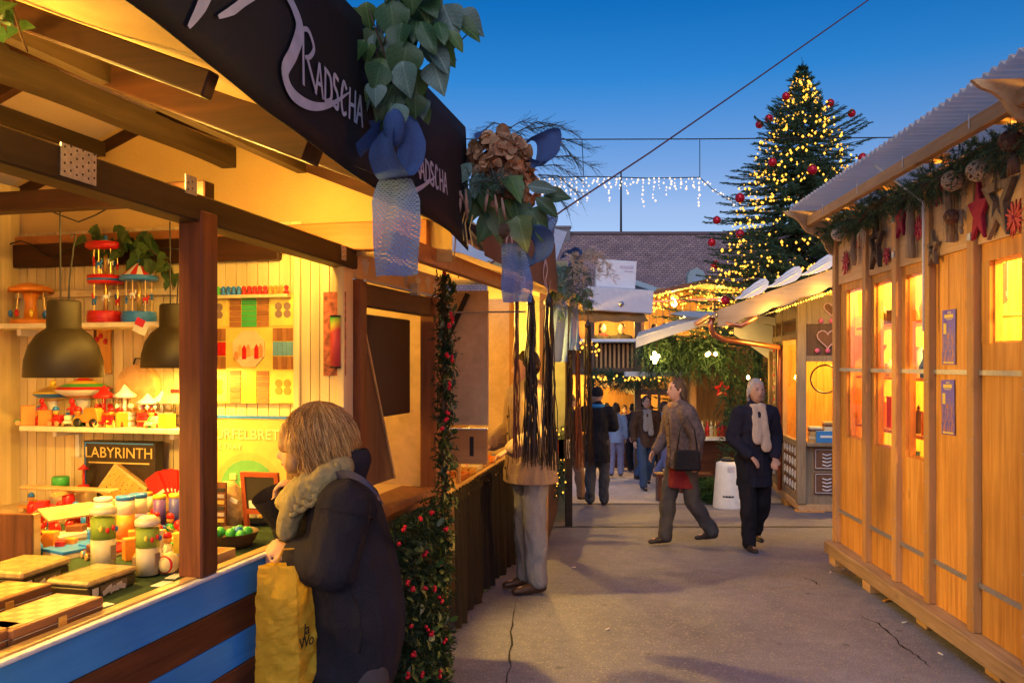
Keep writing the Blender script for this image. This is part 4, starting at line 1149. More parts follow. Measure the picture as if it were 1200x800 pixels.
t = thing('toy_package', 'clear toy package with a small red carousel beside the LABYRINTH box', 'toy pack', LF @ T(-.17, hit(98, 580, LF, 0, -.17).y, 1.004))
MB().box(-.035, .035, -.04, .04, 0, .1).build('carton', m_ply, t)
MB().box(-.033, .033, -.038, .038, .1, .25).build('clear_box', glassmat('clear_plastic', (.92, .92, .92)), t)
MB().lathe([(.025, .102), (.025, .12), (.006, .122), (.006, .19), (.026, .19), (0, .215)], 14).build('carousel', mR, t, True)
c = Vector((-.17, hit(197, 575, LF, 0, -.17).y, 1.004))
t = thing('packet_basket', 'basket with a fan of bright red paper packets', 'basket', LF @ T(*c))
m_wicker = wood('wicker', (.45, .28, .10), (.62, .42, .18), 'y', 2, 0, .7, .6)
MB().lathe([(.085, 0), (.11, .07), (.112, .075), (.10, .07), (.08, .01), (0, .01)], 24).build('bowl', m_wicker, t)
for k in range(7):
    a = -34 + k*11
    M_ = T(-.01 + .008*k, 0, .03) @ RX(a) @ RY(random.uniform(-6, 10))
    p_ = MB().box(0, .004, -.038, .038, .02, .17, M_).build('packet', mR, t)
    MB().box(-.001, -.0004, -.03, .015, .07, .085, M_).build('packet_label', m_paper, p_)
    MB().box(-.001, -.0004, -.03, .03, .02, .06, M_).build('packet_base', mO, p_)
t = thing('green_lid_jar', 'small jar with a green lid on the counter by the corner', 'jar', LF @ T(-.14, hit(71, 560, LF, 0, -.14).y, 1.004))
MB().lathe([(.035, 0), (.035, .10), (.03, .105)], 18).build('jar', plain('jar_cream', (.6, .45, .25), .4), t, True)
MB().lathe([(.038, .1055), (.038, .145), (.034, .15), (0, .15)], 18).build('lid', mG, t, True)
a = hit(28, 563, LF, 0, -.3); b_ = hit(134, 560, LF, 0, -.3)
t = thing('wooden_glider', 'long flat wooden glider on a red stand in front of the plank wall', 'toy plane', LF @ T(-.3, (a.y+b_.y)/2, 1.004))
MB().box(-.03, .03, -(a.y-b_.y)/2, (a.y-b_.y)/2, .115, .128).build('wing', m_pine_x, t, bevel=.004)
MB().box(-.09, .09, -.012, .012, .10, .1145).build('fuselage', m_lip, t)
MB().lathe([(.03, 0), (.026, .09), (.02, .1)], 12).build('stand', mR, t, True)
t, w, h = box_game('yellow dice tray box printed WÜRFELBRETT with a green felt picture', 238, 336, 487, 600, -.13, .05, plain('wuerfel_yellow', (.62, .42, .10), .45))
text_on('WÜRFELBRETT', .062, (-.003, .0, h*.82), (0, -1, 0), (0, 0, 1), t, plain('pale_gold', (.80, .66, .30), .5))
text_on('DICE TRAY', .036, (-.003, .10, h*.70), (0, -1, 0), (0, 0, 1), t, plain('pale_gold', (.80, .66, .30), .5))
MB().box(-.004, .054, -w/2-.001, w/2+.001, h-.008, h+.002).build('blue_edge', m_tblue, t)
def ellip(rw, rh, x, cy, cz, n=24):
    return [(x, cy + rw*math.cos(2*math.pi*k/n), cz + rh*math.sin(2*math.pi*k/n)) for k in range(n)]
MB().add(ellip(.16, .15, -.0022, -.02, h*.30), [tuple(range(24))]).build('tray_rim', plain('tray_wood', (.6, .35, .08), .5), t)
MB().add(ellip(.135, .125, -.0034, -.02, h*.29), [tuple(range(24))]).build('tray_felt', plain('felt_green', (.12, .35, .10), .8), t)
for (y, z) in [(.05, .40), (-.0, .33), (-.05, .42)]:
    MB().box(-.012, -.0036, y-.016, y+.016, h*z-.014, h*z+.014).build('dice', plain('dice_cream', (.75, .58, .22), .5), t, bevel=.003)
c = on_counter(303, 590)
a = hit(281, 553, LF, 0, -.42); b_ = hit(325, 588, LF, 0, -.42)
t = thing('small_blackboard', 'small blackboard in a red-brown frame with a price strip', 'blackboard', LF @ T(-.42, (a.y+b_.y)/2, a.z) @ RY(-8))
w = (a.y-b_.y)/2; h = a.z - 1.004
MB().box(0, .015, -w, -w+.018, -h, 0).box(0, .015, w-.018, w, -h, 0).box(0, .015, -w+.018, w-.018, -.018, 0).box(0, .015, -w+.018, w-.018, -.17, -.15).build('frame', plain('red_frame', (.36, .07, .02), .45), t)
MB().box(.004, .010, -w+.018, w-.018, -.15, -.018).build('slate', plain('slate_board', (.03, .022, .015), .7), t)
MB().box(-.001, .0035, -w+.04, w-.03, -.145, -.115).build('price_strip', m_paper, t)
t = thing('sweet_bag', 'bulging clear bag of wooden pieces with a white label', 'bag', LF @ T(-.36, hit(268, 560, LF, 0, -.36).y, 1.004))
MB().tube([(0, 0, 0), (0, .0, .05), (0, 0, .12), (0, .0, .17), (0, .0, .19)], [.05, .062, .058, .04, .02], 12).build('sack', plain('bag_tan', (.55, .38, .16), .3, 0, .4, 50), t, True)
MB().box(-.066, -.06, -.035, .0, .13, .145, RX(20)).build('label_tag', m_paper, t)
def tube_can(label, px, py, r, h, cols, cap, z=1.004, x=None):
    c = on_counter(px, py)
    t = thing('game_tube', label, 'tube', LF @ T(*c), 'cardboard tubes on the toy counter')
    zz = [0, .25, .55, .8, 1.0]
    z0 = 0
    for k, (fr, m) in enumerate(cols):
        MB().lathe([(r, z0), (r, z0 + fr*h)], 20).build('band', m, t, True); z0 += fr*h
    MB().lathe([(r*1.02, z0), (r*1.02, z0+.012), (r*.97, z0+.015), (0, z0+.015)], 20).build('cap', cap, t, True)
    return t
m_label_green = plain('label_green', (.30, .45, .06), .45)
m_clear = glassmat('tube_plastic', (.95, .93, .88), .08)
m_offwhite = plain('offwhite', (.72, .64, .45), .4)
def clear_tube(label, px, py, r, h):
    c = on_counter(px, py)
    t = thing('clear_game_tube', label, 'tube', LF @ T(*c), 'clear fruit game tubes on the toy counter')
    MB().lathe([(r*.93, .006), (r*.93, h*.52)], 24).build('paper_liner', m_offwhite, t, True)
    MB().lathe([(r*.94, h*.52), (r*.94, h*.86)], 24).build('green_label', m_label_green, t, True)
    MB().lathe([(r, 0), (r, h), (r*1.02, h), (r*1.02, h+.008), (0, h+.01)], 24).build('plastic', m_clear, t, True)
    MB().lathe([(r*1.03, h-.016), (r*1.03, h), (r*.6, h+.012)], 24).build('lid', m_offwhite, t, True)
    for k, m in enumerate((mY, mR, mR, mB_)):
        a = R(-150 + k*28)
        MB().ell((r*math.cos(a), r*math.sin(a), h*(.70 - .03*(k % 2))), (r*.16, r*.16, r*.24), 8, 6).build('fruit_print', m, t, True)
    a = R(-92)
    MB().box(-.012, .012, -.001, .001, h*.18, h*.42, T(r*math.cos(a)*.99, r*math.sin(a)*.99, 0) @ RZ(-2)).build('text_block', plain('label_grey', (.25, .18, .12), .5), t)
    return t
clear_tube('tall clear tube with green fruit label behind the glass-lid tin', 121, 668, .040, .20)
clear_tube('clear tube with green fruit label next to the striped ball', 173, 674, .037, .175)
tube_can('red and white cardboard tube behind the clear fruit tubes', 147, 640, .033, .17, [(.12, mR), (.06, mO), (.52, mO), (.3, m_offwhite)], m_tblue)
tube_can('cream and lilac cardboard tube touching the red one', 162, 634, .032, .165, [(.3, m_offwhite), (.35, plain('lilac', (.25, .2, .5), .4)), (.35, m_offwhite)], m_tblue)
m_night = plain('night_blue', (.06, .06, .32), .4)
tube_can('violet cardboard tube with yellow cap', 187, 624, .024, .135, [(.2, mY), (.8, plain('violet', (.13, .06, .3), .4))], mY)
tt = tube_can('night-blue cardboard tube with a yellow moon and yellow cap', 206, 624, .026, .14, [(.15, mO), (.85, m_night)], mY)
mo = MB(); mo.add([(.027*math.cos(R(-95 + 30*math.sin(R(a))*.9)), .027*math.sin(R(-95 + 30*math.sin(R(a))*.9)), .10 + .02*math.cos(R(a))) for a in range(0, 181, 20)] + [(.027*math.cos(R(-95 + 14*math.sin(R(a))*.9)), .027*math.sin(R(-95 + 14*math.sin(R(a))*.9)), .10 + .02*math.cos(R(a))) for a in range(160, 19, -20)], [tuple(range(18))])
mo.build('moon_print', mY, tt)
tube_can('pale cardboard tube standing at the back of the counter', 121, 634, .032, .15, [(1.0, m_offwhite)], m_paper)
tube_can('short orange cardboard tube behind the clear fruit tubes', 172, 618, .022, .13, [(.5, mO), (.5, m_offwhite)], mO)
def chess_box(label, px, py, w, d, h, rot, open_=0):
    c = on_counter(px, py)
    t = thing('chess_box', label, 'chess set', LF @ T(*c) @ RZ(rot), 'folding chess boxes on the toy counter')
    mbx = wood('chess_brown', (.20, .085, .03), (.30, .13, .05), 'x', 1, .1, .35)
    MB().box(-w/2, w/2, 0, d, 0, h*.48).build('lower_half', mbx, t, bevel=.003)
    MB().box(-w/2, w/2, 0, d, h*.5, h).build('upper_half', mbx, t, bevel=.003)
    MB().box(-w/2, w/2, -.0008, -.0001, h*.47, h*.51).build('seam', m_offwhite, t)
    MB().box(-.014, .014, -.005, -.001, h*.22, h*.8).build('clasp', m_gold, t, bevel=.001)
    n = 8
    for i in range(4):
        for j in range(n):
            if True:
                m = plain('chess_light', (.62, .36, .12), .35) if (i+j) % 2 else plain('chess_dark', (.42, .20, .06), .35)
                MB().box(-w/2+.012 + (w-.024)*j/n, -w/2+.012 + (w-.024)*(j+1)/n, .012 + (d-.024)*i/4, .012 + (d-.024)*(i+1)/4, h+.0002, h+.0012).build('chess_square', m, t)
    return t
chess_box('folded chess box nearest the striped counter corner, next to another chess box', 72, 738, .30, .15, .045, 0)
chess_box('folded chess box lying flush with the counter edge beneath its twin', -28, 775, .30, .17, .045, 0)
chess_box('chess box stacked behind the two front chess boxes', 10, 722, .30, .15, .05, 0)
def game_tin(label, px, py, w, d, h, rot):
    c = on_counter(px, py)
    t = thing('game_tin', label, 'game tin', LF @ T(*c) @ RZ(rot), 'shrink-wrapped game tins on the toy counter')
    MB().box(-w/2, w/2, 0, d, 0, h*.7).build('tin', plain('tin_dark', (.06, .045, .025), .25, .2), t, bevel=.006)
    MB().box(-w/2-.003, w/2+.003, -.003, d+.003, h*.7, h).build('lid', plain('tin_lid', (.50, .38, .18), .2, .2, .3, 30), t, bevel=.006)
    MB().box(-w/2-.005, w/2+.005, -.005, d+.005, .001, h+.003).build('wrap', glassmat('wrap_film', (.97, .95, .9), .06), t, bevel=.004)
    MB().box(-w*.3, w*.25, -.0065, -.0055, h*.12, h*.6).build('label_panel', plain('tin_label', (.14, .10, .05), .4), t)
    for k in range(6):
        MB().box(-.012, .012, -.008, -.0068, -.007, .007, T(-w*.2 + k*w*.07, 0, h*(.25+.12*(k % 3 == 1))) @ RY(random.uniform(-25, 25))).build('domino_print', m_offwhite, t)
    MB().box(-w*.46, -w*.34, -.0065, -.0055, h*.2, h*.6).build('code_print', m_offwhite, t)
    return t
game_tin('flat glass-lid dominoes tin in front of the clear tubes', 133, 694, .20, .14, .055, 0)
game_tin('bulky wrapped dominoes tin beside the brown display box', 55, 690, .20, .16, .075, 4)
c = on_counter(30, 660)
t = thing('display_box', 'open dark brown wooden box with its lid standing up', 'box', LF @ T(*c) @ RZ(10))
MB().box(-.0, .012, -.02, .22, 0, .165).build('raised_lid', m_brown_z, t, bevel=.003)
MB().box(.014, .05, -.02, -.006, 0, .16).build('side', m_lip, t)
MB().box(.014, .06, -.005, .22, 0, .05).build('tray', m_brown, t)
c = on_counter(198, 672)
t = thing('toy_ball', 'small cream ball with blue and red stripe on the green mat', 'ball', LF @ T(c.x, c.y, c.z+.034))
MB().ell((0, 0, 0), (.036, .032, .034), 20, 14).build('ball', plain('ball_cream', (.68, .55, .25), .35), t, True)
for yy, m in ((.022, m_tblue), (-.022, mR)):
    MB().lathe([(.0288, -.003), (.0292, 0), (.0288, .003)], 24, T(0, 0, 0) @ RX(0) @ T(0, 0, 0) @ RY(90) @ T(0, 0, yy) @ SC(.95, .95, 1)).build('stripe', m, t, True)
for (px, py, l) in [(205, 675, 'blank cream price tag lying beside the striped ball'), (190, 684, 'blank cream price tag between the clear tube and the counter lip'), (118, 710, 'blank cream price tag in front of the dominoes tin'), (28, 746, 'blank cream price tag between chess boxes and counter lip')]:
    c = on_counter(px, py)
    tag(MB().box(-.03, .03, -.018, .018, 0, .002).build('price_tag', m_paper, None, False, 0, LF @ T(*c) @ RZ(random.uniform(-20, 10))), l, 'price tag')
c = on_counter(202, 662)
t = thing('bottle_tray', 'pale wooden tray of small white-capped bottles behind the ball', 'tray', LF @ T(*c) @ RZ(70))
MB().box(-.085, .085, 0, .09, 0, .006).box(-.085, .085, 0, .006, .006, .035).box(-.085, .085, .084, .09, .006, .035).box(-.085, -.079, .006, .084, .006, .035).box(.079, .085, .006, .084, .006, .035).build('tray', m_pine_x, t)
for k in range(5):
    MB().lathe([(.010, .007), (.010, .045), (.006, .052), (.006, .062), (0, .063)], 10, T(-.06 + k*.03, .045, 0)).build('bottle', plain('bottle_white', (.65, .62, .55), .3), t, True)
c = on_counter(76, 634)
t = thing('bird_feeder', 'little wooden bird feeder with pitched roof and red posts', 'bird feeder', LF @ T(*c) @ RZ(-20))
for s in (-1, 1):
    MB().bar((-.10, s*.035, .115), (.10, s*.035, .115), .085, .008, (0, s*.45, 1)).build('roof_board', m_pine_x, t)
for x in (-.07, .07):
    for y in (-.04, .04):
        MB().box(x-.008, x+.008, y-.008, y+.008, .012, .1).build('post', mR, t)
MB().box(-.09, .09, -.06, .06, 0, .012).build('floor', m_pine_x, t)
for k, (px, py, m, lab) in enumerate([(106, 650, m_tblue, 'flat blue-edged game box lying under the bird feeder'), (95, 640, m_offwhite, 'flat cream game box behind the bird feeder'), (225, 640, m_lip, 'open yellow wooden box behind the brown post'), (150, 648, mR, 'flat red game box under the cardboard tubes'), (130, 612, m_offwhite, 'pale carton at the back of the counter'), (170, 608, mY, 'yellow carton at the back of the counter'), (228, 622, m_offwhite, 'long pale carton leaning on the basket')]):
    c = on_counter(px, py)
    w, d, h = [(.2, .12, .03), (.16, .1, .05), (.14, .10, .04), (.15, .07, .02), (.12, .06, .09), (.10, .05, .07), (.1, .06, .05)][k]
    t = thing('game_box', lab, 'game box', LF @ T(*c) @ RZ(random.uniform(-25, 25)))
    MB().box(-w/2, w/2, 0, d, 0, h*.6).build('box', m_offwhite if k in (0, 3) else m_ply, t, bevel=.002)
    MB().box(-w/2-.002, w/2+.002, -.002, d+.002, h*.6, h).build('lid', m, t, bevel=.002)
for k, (px, py, mm) in enumerate([(178, 648, mR), (186, 640, mG), (192, 636, mW), (205, 640, mO), (214, 632, mR), (160, 655, mY)]):
    c = on_counter(px, py)
    t = thing('wooden_figure', ['red', 'green', 'white', 'orange', 'dark red', 'yellow'][k] + ' wooden peg figure among the goods by the brown post', 'toy figure', LF @ T(*c))
    MB().lathe([(.016, 0), (.015, .02), (.009, .03), (.006, .033)], 12).build('body', mm, t, True)
    MB().ell((0, 0, .042), (.011, .011, .011), 10, 8).build('head', m_pine, t, True)
def bowl(label, px, py, r, h, m, fill, n):
    c = on_counter(px, py)
    t = thing('bowl', label, 'bowl', LF @ T(*c), 'bowls of small toys')
    MB().lathe([(r*.72, 0), (r*.9, h*.45), (r, h), (r*1.03, h*1.02), (r*.97, h), (r*.86, h*.45), (r*.68, .012), (0, .012)], 28).build('dish', m, t, True)
    for k in range(n):
        a = random.uniform(0, 6.28); rr = r*.72*math.sqrt(random.random())
        o = MB().ell((rr*math.cos(a), rr*math.sin(a), h*.80 + random.uniform(-.006, .012)), (.019, .019, .019), 10, 8).build('toy_ball', fill[k % len(fill)], t, True)
m_darkbowl = plain('bowl_brown', (.09, .055, .03), .35)
bowl('dark brown bowl of blue and green toy balls', 268, 640, .105, .055, m_darkbowl, [m_tblue, mG, mG, m_tgreen], 16)
bowl('steel bowl of small toys behind the brown bowl', 305, 612, .09, .035, plain('bowl_steel', (.5, .45, .38), .25, .7), [m_gold, m_offwhite, m_steel], 14)
bowl('shallow wooden bowl of cream balls in front of the blackboard', 308, 598, .08, .03, m_lip, [m_offwhite, mY, mW], 12)
bowl('small tan bowl beside the brown post', 262, 612, .06, .045, m_wicker, [mO, mY], 7)
bowl('wide dish of mixed toys behind the brown post', 226, 628, .09, .04, m_lip, [mR, mG, m_tblue, mY], 14)
c = on_counter(272, 655)
t = thing('wooden_crate', 'low pale wooden crate in front of the bowls at the brown post', 'crate', LF @ T(*c) @ RZ(0))
MB().box(-.10, .02, 0, .006, 0, .035).box(-.10, .02, .11, .116, 0, .035).box(-.10, -.094, .006, .11, 0, .035).box(.014, .02, .006, .11, 0, .035).box(-.094, .014, .006, .11, 0, .006).build('crate', m_lip, t)
t = thing('key_rack', 'slim rack of dark metal trinkets beside the sweet bag', 'rack', LF @ T(-.45, hit(258, 580, LF, 0, -.45).y, 1.004))
for k in range(7):
    MB().box(-.02, -.016, -.03, .03, .02 + k*.024, .034 + k*.024).build('trinket_row', [m_black, m_gold, m_steel][k % 3], t)
MB().box(-.0155, -.005, -.034, .034, 0, .2).build('panel', m_brown_z, t)
c = Vector((.72, .34, 1.0))
hb = hit(455, 497, LF, 1, .5); hb2 = hit(500, 522, LF, 1, .5)
t = thing('white_frame', 'white picture frame with dark centre seen through the hatch', 'picture frame', LF @ T((hb.x+hb2.x)/2, .5, (hb.z+hb2.z)/2))
w = abs(hb2.x-hb.x)/2+.02; h = abs(hb.z-hb2.z)/2
MB().box(-w, w, 0, .02, h-.03, h).box(-w, w, 0, .02, -h, -h+.03).box(-w, -w+.035, 0, .02, -h+.03, h-.03).box(w-.035, w, 0, .02, -h+.03, h-.03).build('frame', m_white, t)
MB().box(-w+.035, w-.035, .008, .015, -h+.03, h-.03).build('panel', m_ply, t)
MB().tube([(0, .01, -h), (0, .05, -(hb.z+hb2.z)/2+.97)], .008, 6).build('stand', m_black, t)
hb = hit(470, 560, LF, 1, .42)
t = thing('price_list', 'sheet of small print propped behind the hatch window', 'paper sheet', LF @ T(hit(452, 570, LF, 1, .42).x, .42, .971) )
MB().box(-.055, .055, 0, .004, 0, .14).build('sheet', m_paper, t)
for k in range(8):
    MB().box(-.045, .045, -.0012, -.0002, .02 + k*.014, .024 + k*.014).build('text_line', m_ptext2, t)
t = thing('dark_case', 'dark glazed display case on the shelf behind the hatch', 'display case', LF @ T(hit(483, 560, LF, 1, .40).x, .40, .971))
MB().box(-.10, .10, 0, .12, 0, .27).build('case', m_brown_z, t, bevel=.004); MB().box(-.085, .085, -.004, -.001, .02, .25).build('front', plain('case_dark', (.03, .018, .012), .2), t)
t = thing('ring_ornament', 'glowing ring ornaments hung in the hatch bay', 'ornament', LF @ T(.66, .8, 1.55))
for rr in (.10, .13, .16):
    MB().tube([(rr*math.cos(a), 0, rr*math.sin(a)) for a in np.linspace(math.pi, 2*math.pi, 20)], .005, 6).build('ring', m_gold, t, True)
tl = thing('strip_lamp', 'short strip lamp under the head of the hatch bay', 'lamp', LF @ T(.6, .75, 2.02))
MB().box(-.3, .3, -.02, .02, .012, .03).build('housing', m_white, tl); MB().tube([(-.28, 0, 0), (.28, 0, 0)], .011, 8).build('tube', emit('tube_glow', (1.0, .62, .2), 14.0), tl, True)
bulb_light('strip_light', tl, (0, 0, -.05), 9, WARM, .05)
for k in range(110):
    px = random.uniform(28, 232); py = random.uniform(596, 655); c = on_counter(px, py)
    if k > 84: c = on_shelf(random.uniform(28, 212), 501, ZS2, random.uniform(-.2, -.17))
    elif c.x > -.10 or c.y > 1.6: continue
    cn, m = random.choice([('red', mR), ('blue', m_tblue), ('yellow', mY), ('green', mG), ('cream', m_offwhite), ('orange', mO), ('brown', m_brown)])
    ty = k % 3; wh = 'on the lower toy shelf' if k > 84 else 'among the crowded toy counter goods'; g = 'small goods crowding the toy stall'; M_ = LF @ T(*c) @ RZ(random.uniform(0, 180))
    if ty == 0:
        h_ = random.uniform(.03, .09); t = thing('toy_carton', 'little %s carton with pale label %s' % (cn, wh), 'box', M_, g)
        MB().box(-.03, .03, -.022, .022, 0, h_).build('carton', m, t, bevel=.002); MB().box(-.018, .018, -.0235, -.0222, h_*.3, h_*.7).build('label_patch', m_paper, t)
    elif ty == 1:
        t = thing('wooden_train', 'tiny %s wooden wagon %s' % (cn, wh), 'toy car', M_, g)
        MB().box(-.04, .04, -.018, .018, .012, .026).box(-.036, .0, -.015, .015, .026, .05).build('body', m, t, bevel=.003)
        for x in (-.025, .025):
            for y in (-.02, .02): MB().lathe([(0, -.004), (.012, -.004), (.012, .004), (0, .004)], 10, T(x, y, .012) @ RX(90)).build('wheel', m_lip, t)
    else:
        t = thing('nodding_puppet', 'small %s jointed wooden puppet %s' % (cn, wh), 'toy figure', M_, g)
        MB().lathe([(.02, 0), (.018, .03), (.008, .05)], 12).build('body', m, t, True); MB().ell((0, 0, .062), (.014, .014, .014), 10, 8).build('head', m_pine, t, True)
        MB().lathe([(.016, .07), (.012, .085), (0, .09)], 10).build('hat', mR if m is not mR else m_tblue, t, True)
def unit(a): return a / (np.linalg.norm(a, axis=-1, keepdims=True) + 1e-9)
def twigs(P, D, Ln, nn=24, nl=.03, w=.0016, up=0.25, spread=.8):
    """needle twigs: P,D (n,3) origins and directions, Ln lengths -> vertices, triangles"""
    n = len(P); D = unit(D)
    A = unit(np.cross(D, unit(rng.normal(size=(n, 3))))); B = np.cross(D, A)
    t = np.linspace(.05, 1, nn)[None, :, None]
    base = P[:, None, :] + D[:, None, :] * t * Ln[:, None, None]
    base[..., 2] -= up * (t[..., 0] ** 2) * Ln[:, None] * .5
    ang = rng.uniform(0, 2*np.pi, (n, nn, 1))
    side = A[:, None, :] * np.cos(ang) + B[:, None, :] * np.sin(ang)
    nd = unit(side * spread + D[:, None, :] * .75)
    tip = base + nd * (nl * rng.uniform(.7, 1.2, (n, nn, 1)) * (1.1 - .5*t))
    wv = unit(np.cross(nd, D[:, None, :] + 1e-3)) * w
    V = np.stack([base - wv, base + wv, tip], axis=2).reshape(-1, 3)
    Fc = np.arange(len(V)).reshape(-1, 3)
    st = np.stack([P + A*w, P - A*w, P + D * Ln[:, None] - np.array([0, 0, 1]) * (up*Ln*.5)[:, None]], axis=1).reshape(-1, 3)
    Fs = np.arange(len(st)).reshape(-1, 3) + len(V)
    return np.concatenate([V, st]), np.concatenate([Fc, Fs])
def fir_path(pts, radius, n, ln, nl, down=0.3, nn=24, w=.0016, outward=1.0):
    pts = np.array([list(p) for p in pts], float)
    seg = np.linalg.norm(np.diff(pts, axis=0), axis=1); cs = np.concatenate([[0], np.cumsum(seg)])
    s = rng.uniform(0, cs[-1], n)
    P = np.stack([np.interp(s, cs, pts[:, k]) for k in range(3)], 1)
    tang = np.stack([np.gradient(np.interp(np.linspace(0, cs[-1], 50), cs, pts[:, k])) for k in range(3)], 1)
    tg = unit(tang[np.minimum((s / cs[-1] * 49).astype(int), 49)])
    rd = rng.normal(size=(n, 3)); rd = unit(rd - tg * np.sum(rd*tg, 1, keepdims=True))
    P = P + rd * (radius * rng.uniform(.0, .5, (n, 1)))
    D = rd * outward + tg * rng.choice([-1, 1], (n, 1)) * .8; D[:, 2] -= down * rng.uniform(0, 1, n)
    return twigs(P, D, ln * rng.uniform(.6, 1.25, n), nn, nl, w)
def bulbs_mesh(name, P, r, mat_, n=6):
    """many tiny bulbs as one joined mesh (octahedra)"""
    P = np.asarray(P, float); k = len(P)
    o = np.array([[1,0,0],[-1,0,0],[0,1,0],[0,-1,0],[0,0,1.2],[0,0,-1.2]]) * r
    V = (P[:, None, :] + o[None] * rng.uniform(.6, 1.35, (k, 1, 1))).reshape(-1, 3)
    f = np.array([[0,2,4],[2,1,4],[1,3,4],[3,0,4],[2,0,5],[1,2,5],[3,1,5],[0,3,5]])
    Fc = (f[None] + (np.arange(k)*6)[:, None, None]).reshape(-1, 3)
    return tri_mesh(name, V, Fc, mat_, smooth=True)
def ribbon(mb, pts, widths, side, ruffle=0.0, nu=8):
    """cloth band along pts, width vector side (per point or one)"""
    n = len(pts)
    def cr(L_, v):
        f = v * (n - 1); i = min(int(f), n - 2); t = f - i; g = [Vector(L_[min(max(i+o, 0), n-1)]) for o in (-1, 0, 1, 2)]
        return .5*(2*g[1] + (g[2]-g[0])*t + (2*g[0]-5*g[1]+4*g[2]-g[3])*t*t + (3*g[1]-g[0]-3*g[2]+g[3])*t**3)
    ph = random.uniform(0, 6)
    def fn(u, v):
        p = cr(pts, v); w = float(np.interp(v*(n-1), range(n), widths))
        sd = cr(side, v) if isinstance(side, list) else Vector(side)
        nrm = Vector((sd.y, -sd.x, 0)) if abs(sd.z) < .9 else Vector((0, -1, 0))
        return p + sd * (w * (u - .5)) + nrm * (ruffle * math.sin(u * 9 + v * 4 + ph) * (0.3 + v) + .004*math.sin(u*23 + v*11))
    mb.grid(fn, nu, (n - 1) * 8)
    return mb
m_burlap = cloth('blue_burlap', (.13, .22, .50), 220, .35, .9, .4, .25, 48.0)
m_burlap_d = cloth('blue_burlap_dense', (.06, .11, .27), 220, .3, .9, .5, .25)
B1 = LF @ hit(470, 95, LF, 1, -.58)
t = thing('ivy_bouquet', 'dark ivy bunch with long blue burlap ribbon hanging on the black banner', 'bouquet', T(*B1))
def q1(px, py, dy=0.0): return at(px, py, B1.y + dy) - B1
stems = MB()
ends = [(432, 10), (448, -20), (470, -30), (490, -10), (505, 20), (535, 70), (520, 60), (440, 60), (455, 110), (470, 80), (548, 40), (500, 90)]
for e in ends:
    p = q1(*e, random.uniform(-.08, .08)); stems.tube([q1(470, 150), q1(470, 150).lerp(p, .5) + Vector((0, 0, .04)), p], [.005, .004, .002], 5)
stems.build('stems', m_bark, t, True)['kind'] = 'stuff'
lv = [(452, 20, 54), (470, 5, 60), (486, 25, 62), (500, 8, 48), (442, 50, 46), (464, 60, 62), (480, 70, 60), (498, 62, 62), (514, 62, 60), (454, 85, 46), (470, 110, 64), (436, 90, 34), (520, 25, 54), (438, 118, 40), (426, 124, 36), (490, 100, 56), (484, 125, 44), (460, 135, 40), (432, 18, 44), (455, -10, 50), (478, -15, 55), (500, -20, 50), (512, 40, 40), (446, 75, 44), (475, 40, 52), (462, 95, 50), (490, 45, 55), (430, 60, 36), (442, 105, 36), (494, 128, 38)]
for (px, py, s) in lv + [(p_[0] + random.uniform(-16, 16), p_[1] + random.uniform(-16, 16), p_[2]*.85) for p_ in lv]:
    dy = random.uniform(-.12, .06)
    place_leaf(t, q1(px + random.uniform(-6, 6), py - s*.35, dy), s*.0023*random.uniform(.8, 1.15), m_greenery[random.choice([0, 0, 1, 3])], random.choice(['broad', 'broad', 'oval']), ((px-470)/60*.5 + random.uniform(-.35, .35), random.uniform(-.5, .1), random.uniform(-1.1, -.45)), (random.uniform(-.4, .5), -1, random.uniform(-.1, .6)))
place_leaf(t, q1(527, 18), .13, m_greenery[1], 'oval', (.6, -.2, -.45), (.3, -1, .4))
be = MB().tube([q1(512, 25), q1(525, 14), q1(534, 8)], [.002, .0015, .001], 5)
for (px, py) in [(529, 10), (534, 13), (538, 14), (531, 20), (536, 8), (526, 40)]:
    be.ell(q1(px, py), (.008, .008, .008), 8, 6)
be.build('seed_head', m_bark, t, True)
side = Vector((.97, -.24, 0))
tail = [q1(463, 210, -.06), q1(464, 235, -.07), q1(464, 260, -.07), q1(464, 290, -.06), q1(465, 323, -.05)]
ribbon(MB(), tail, [.10, .155, .158, .155, .155], side, .012, 10).build('ribbon_tail', m_burlap, t, True)
loop = [q1(470, 120, -.02), q1(452, 150, -.10), q1(447, 180, -.14), q1(462, 208, -.14), q1(478, 195, -.10), q1(482, 165, -.08), q1(476, 135, -.06)]
ribbon(MB(), loop, [.06, .11, .13, .10, .10, .11, .07], [Vector((.5, -.85, .1)), Vector((.6, -.8, 0)), Vector((.75, -.65, 0)), Vector((.95, -.2, .1)), Vector((.8, .4, .2)), Vector((.7, .5, 0)), Vector((.6, .6, 0))], .006, 6).build('bow_loop', m_burlap_d, t, True)
loop = [q1(450, 148, -.06), q1(436, 160, -.10), q1(418, 178, -.10), q1(404, 184, -.06), q1(410, 170, .0), q1(430, 158, .02), q1(448, 150, .0)]
ribbon(MB(), loop, [.05, .09, .085, .06, .09, .09, .06], [Vector((.1, -.8, .6)), Vector((.2, -.6, .7)), Vector((.3, -.6, .7)), Vector((.3, -.6, .7)), Vector((0, -.7, .7)), Vector((0, -.7, .7)), Vector((0, -.7, .7))], .005, 6).build('bow_loop', m_burlap_d, t, True)
MB().ell(q1(462, 150, -.12), (.035, .03, .06), 10, 8).build('bow_knot', m_burlap_d, t, True)
B2 = LF @ hit(585, 215, LF, 1, -.60)
t = thing('hydrangea_bouquet', 'dried brown hydrangea bouquet with blue bow, catkins and pine on the banner corner', 'bouquet', T(*B2))
def q2(px, py, dy=0.0): return at(px, py, B2.y + dy) - B2
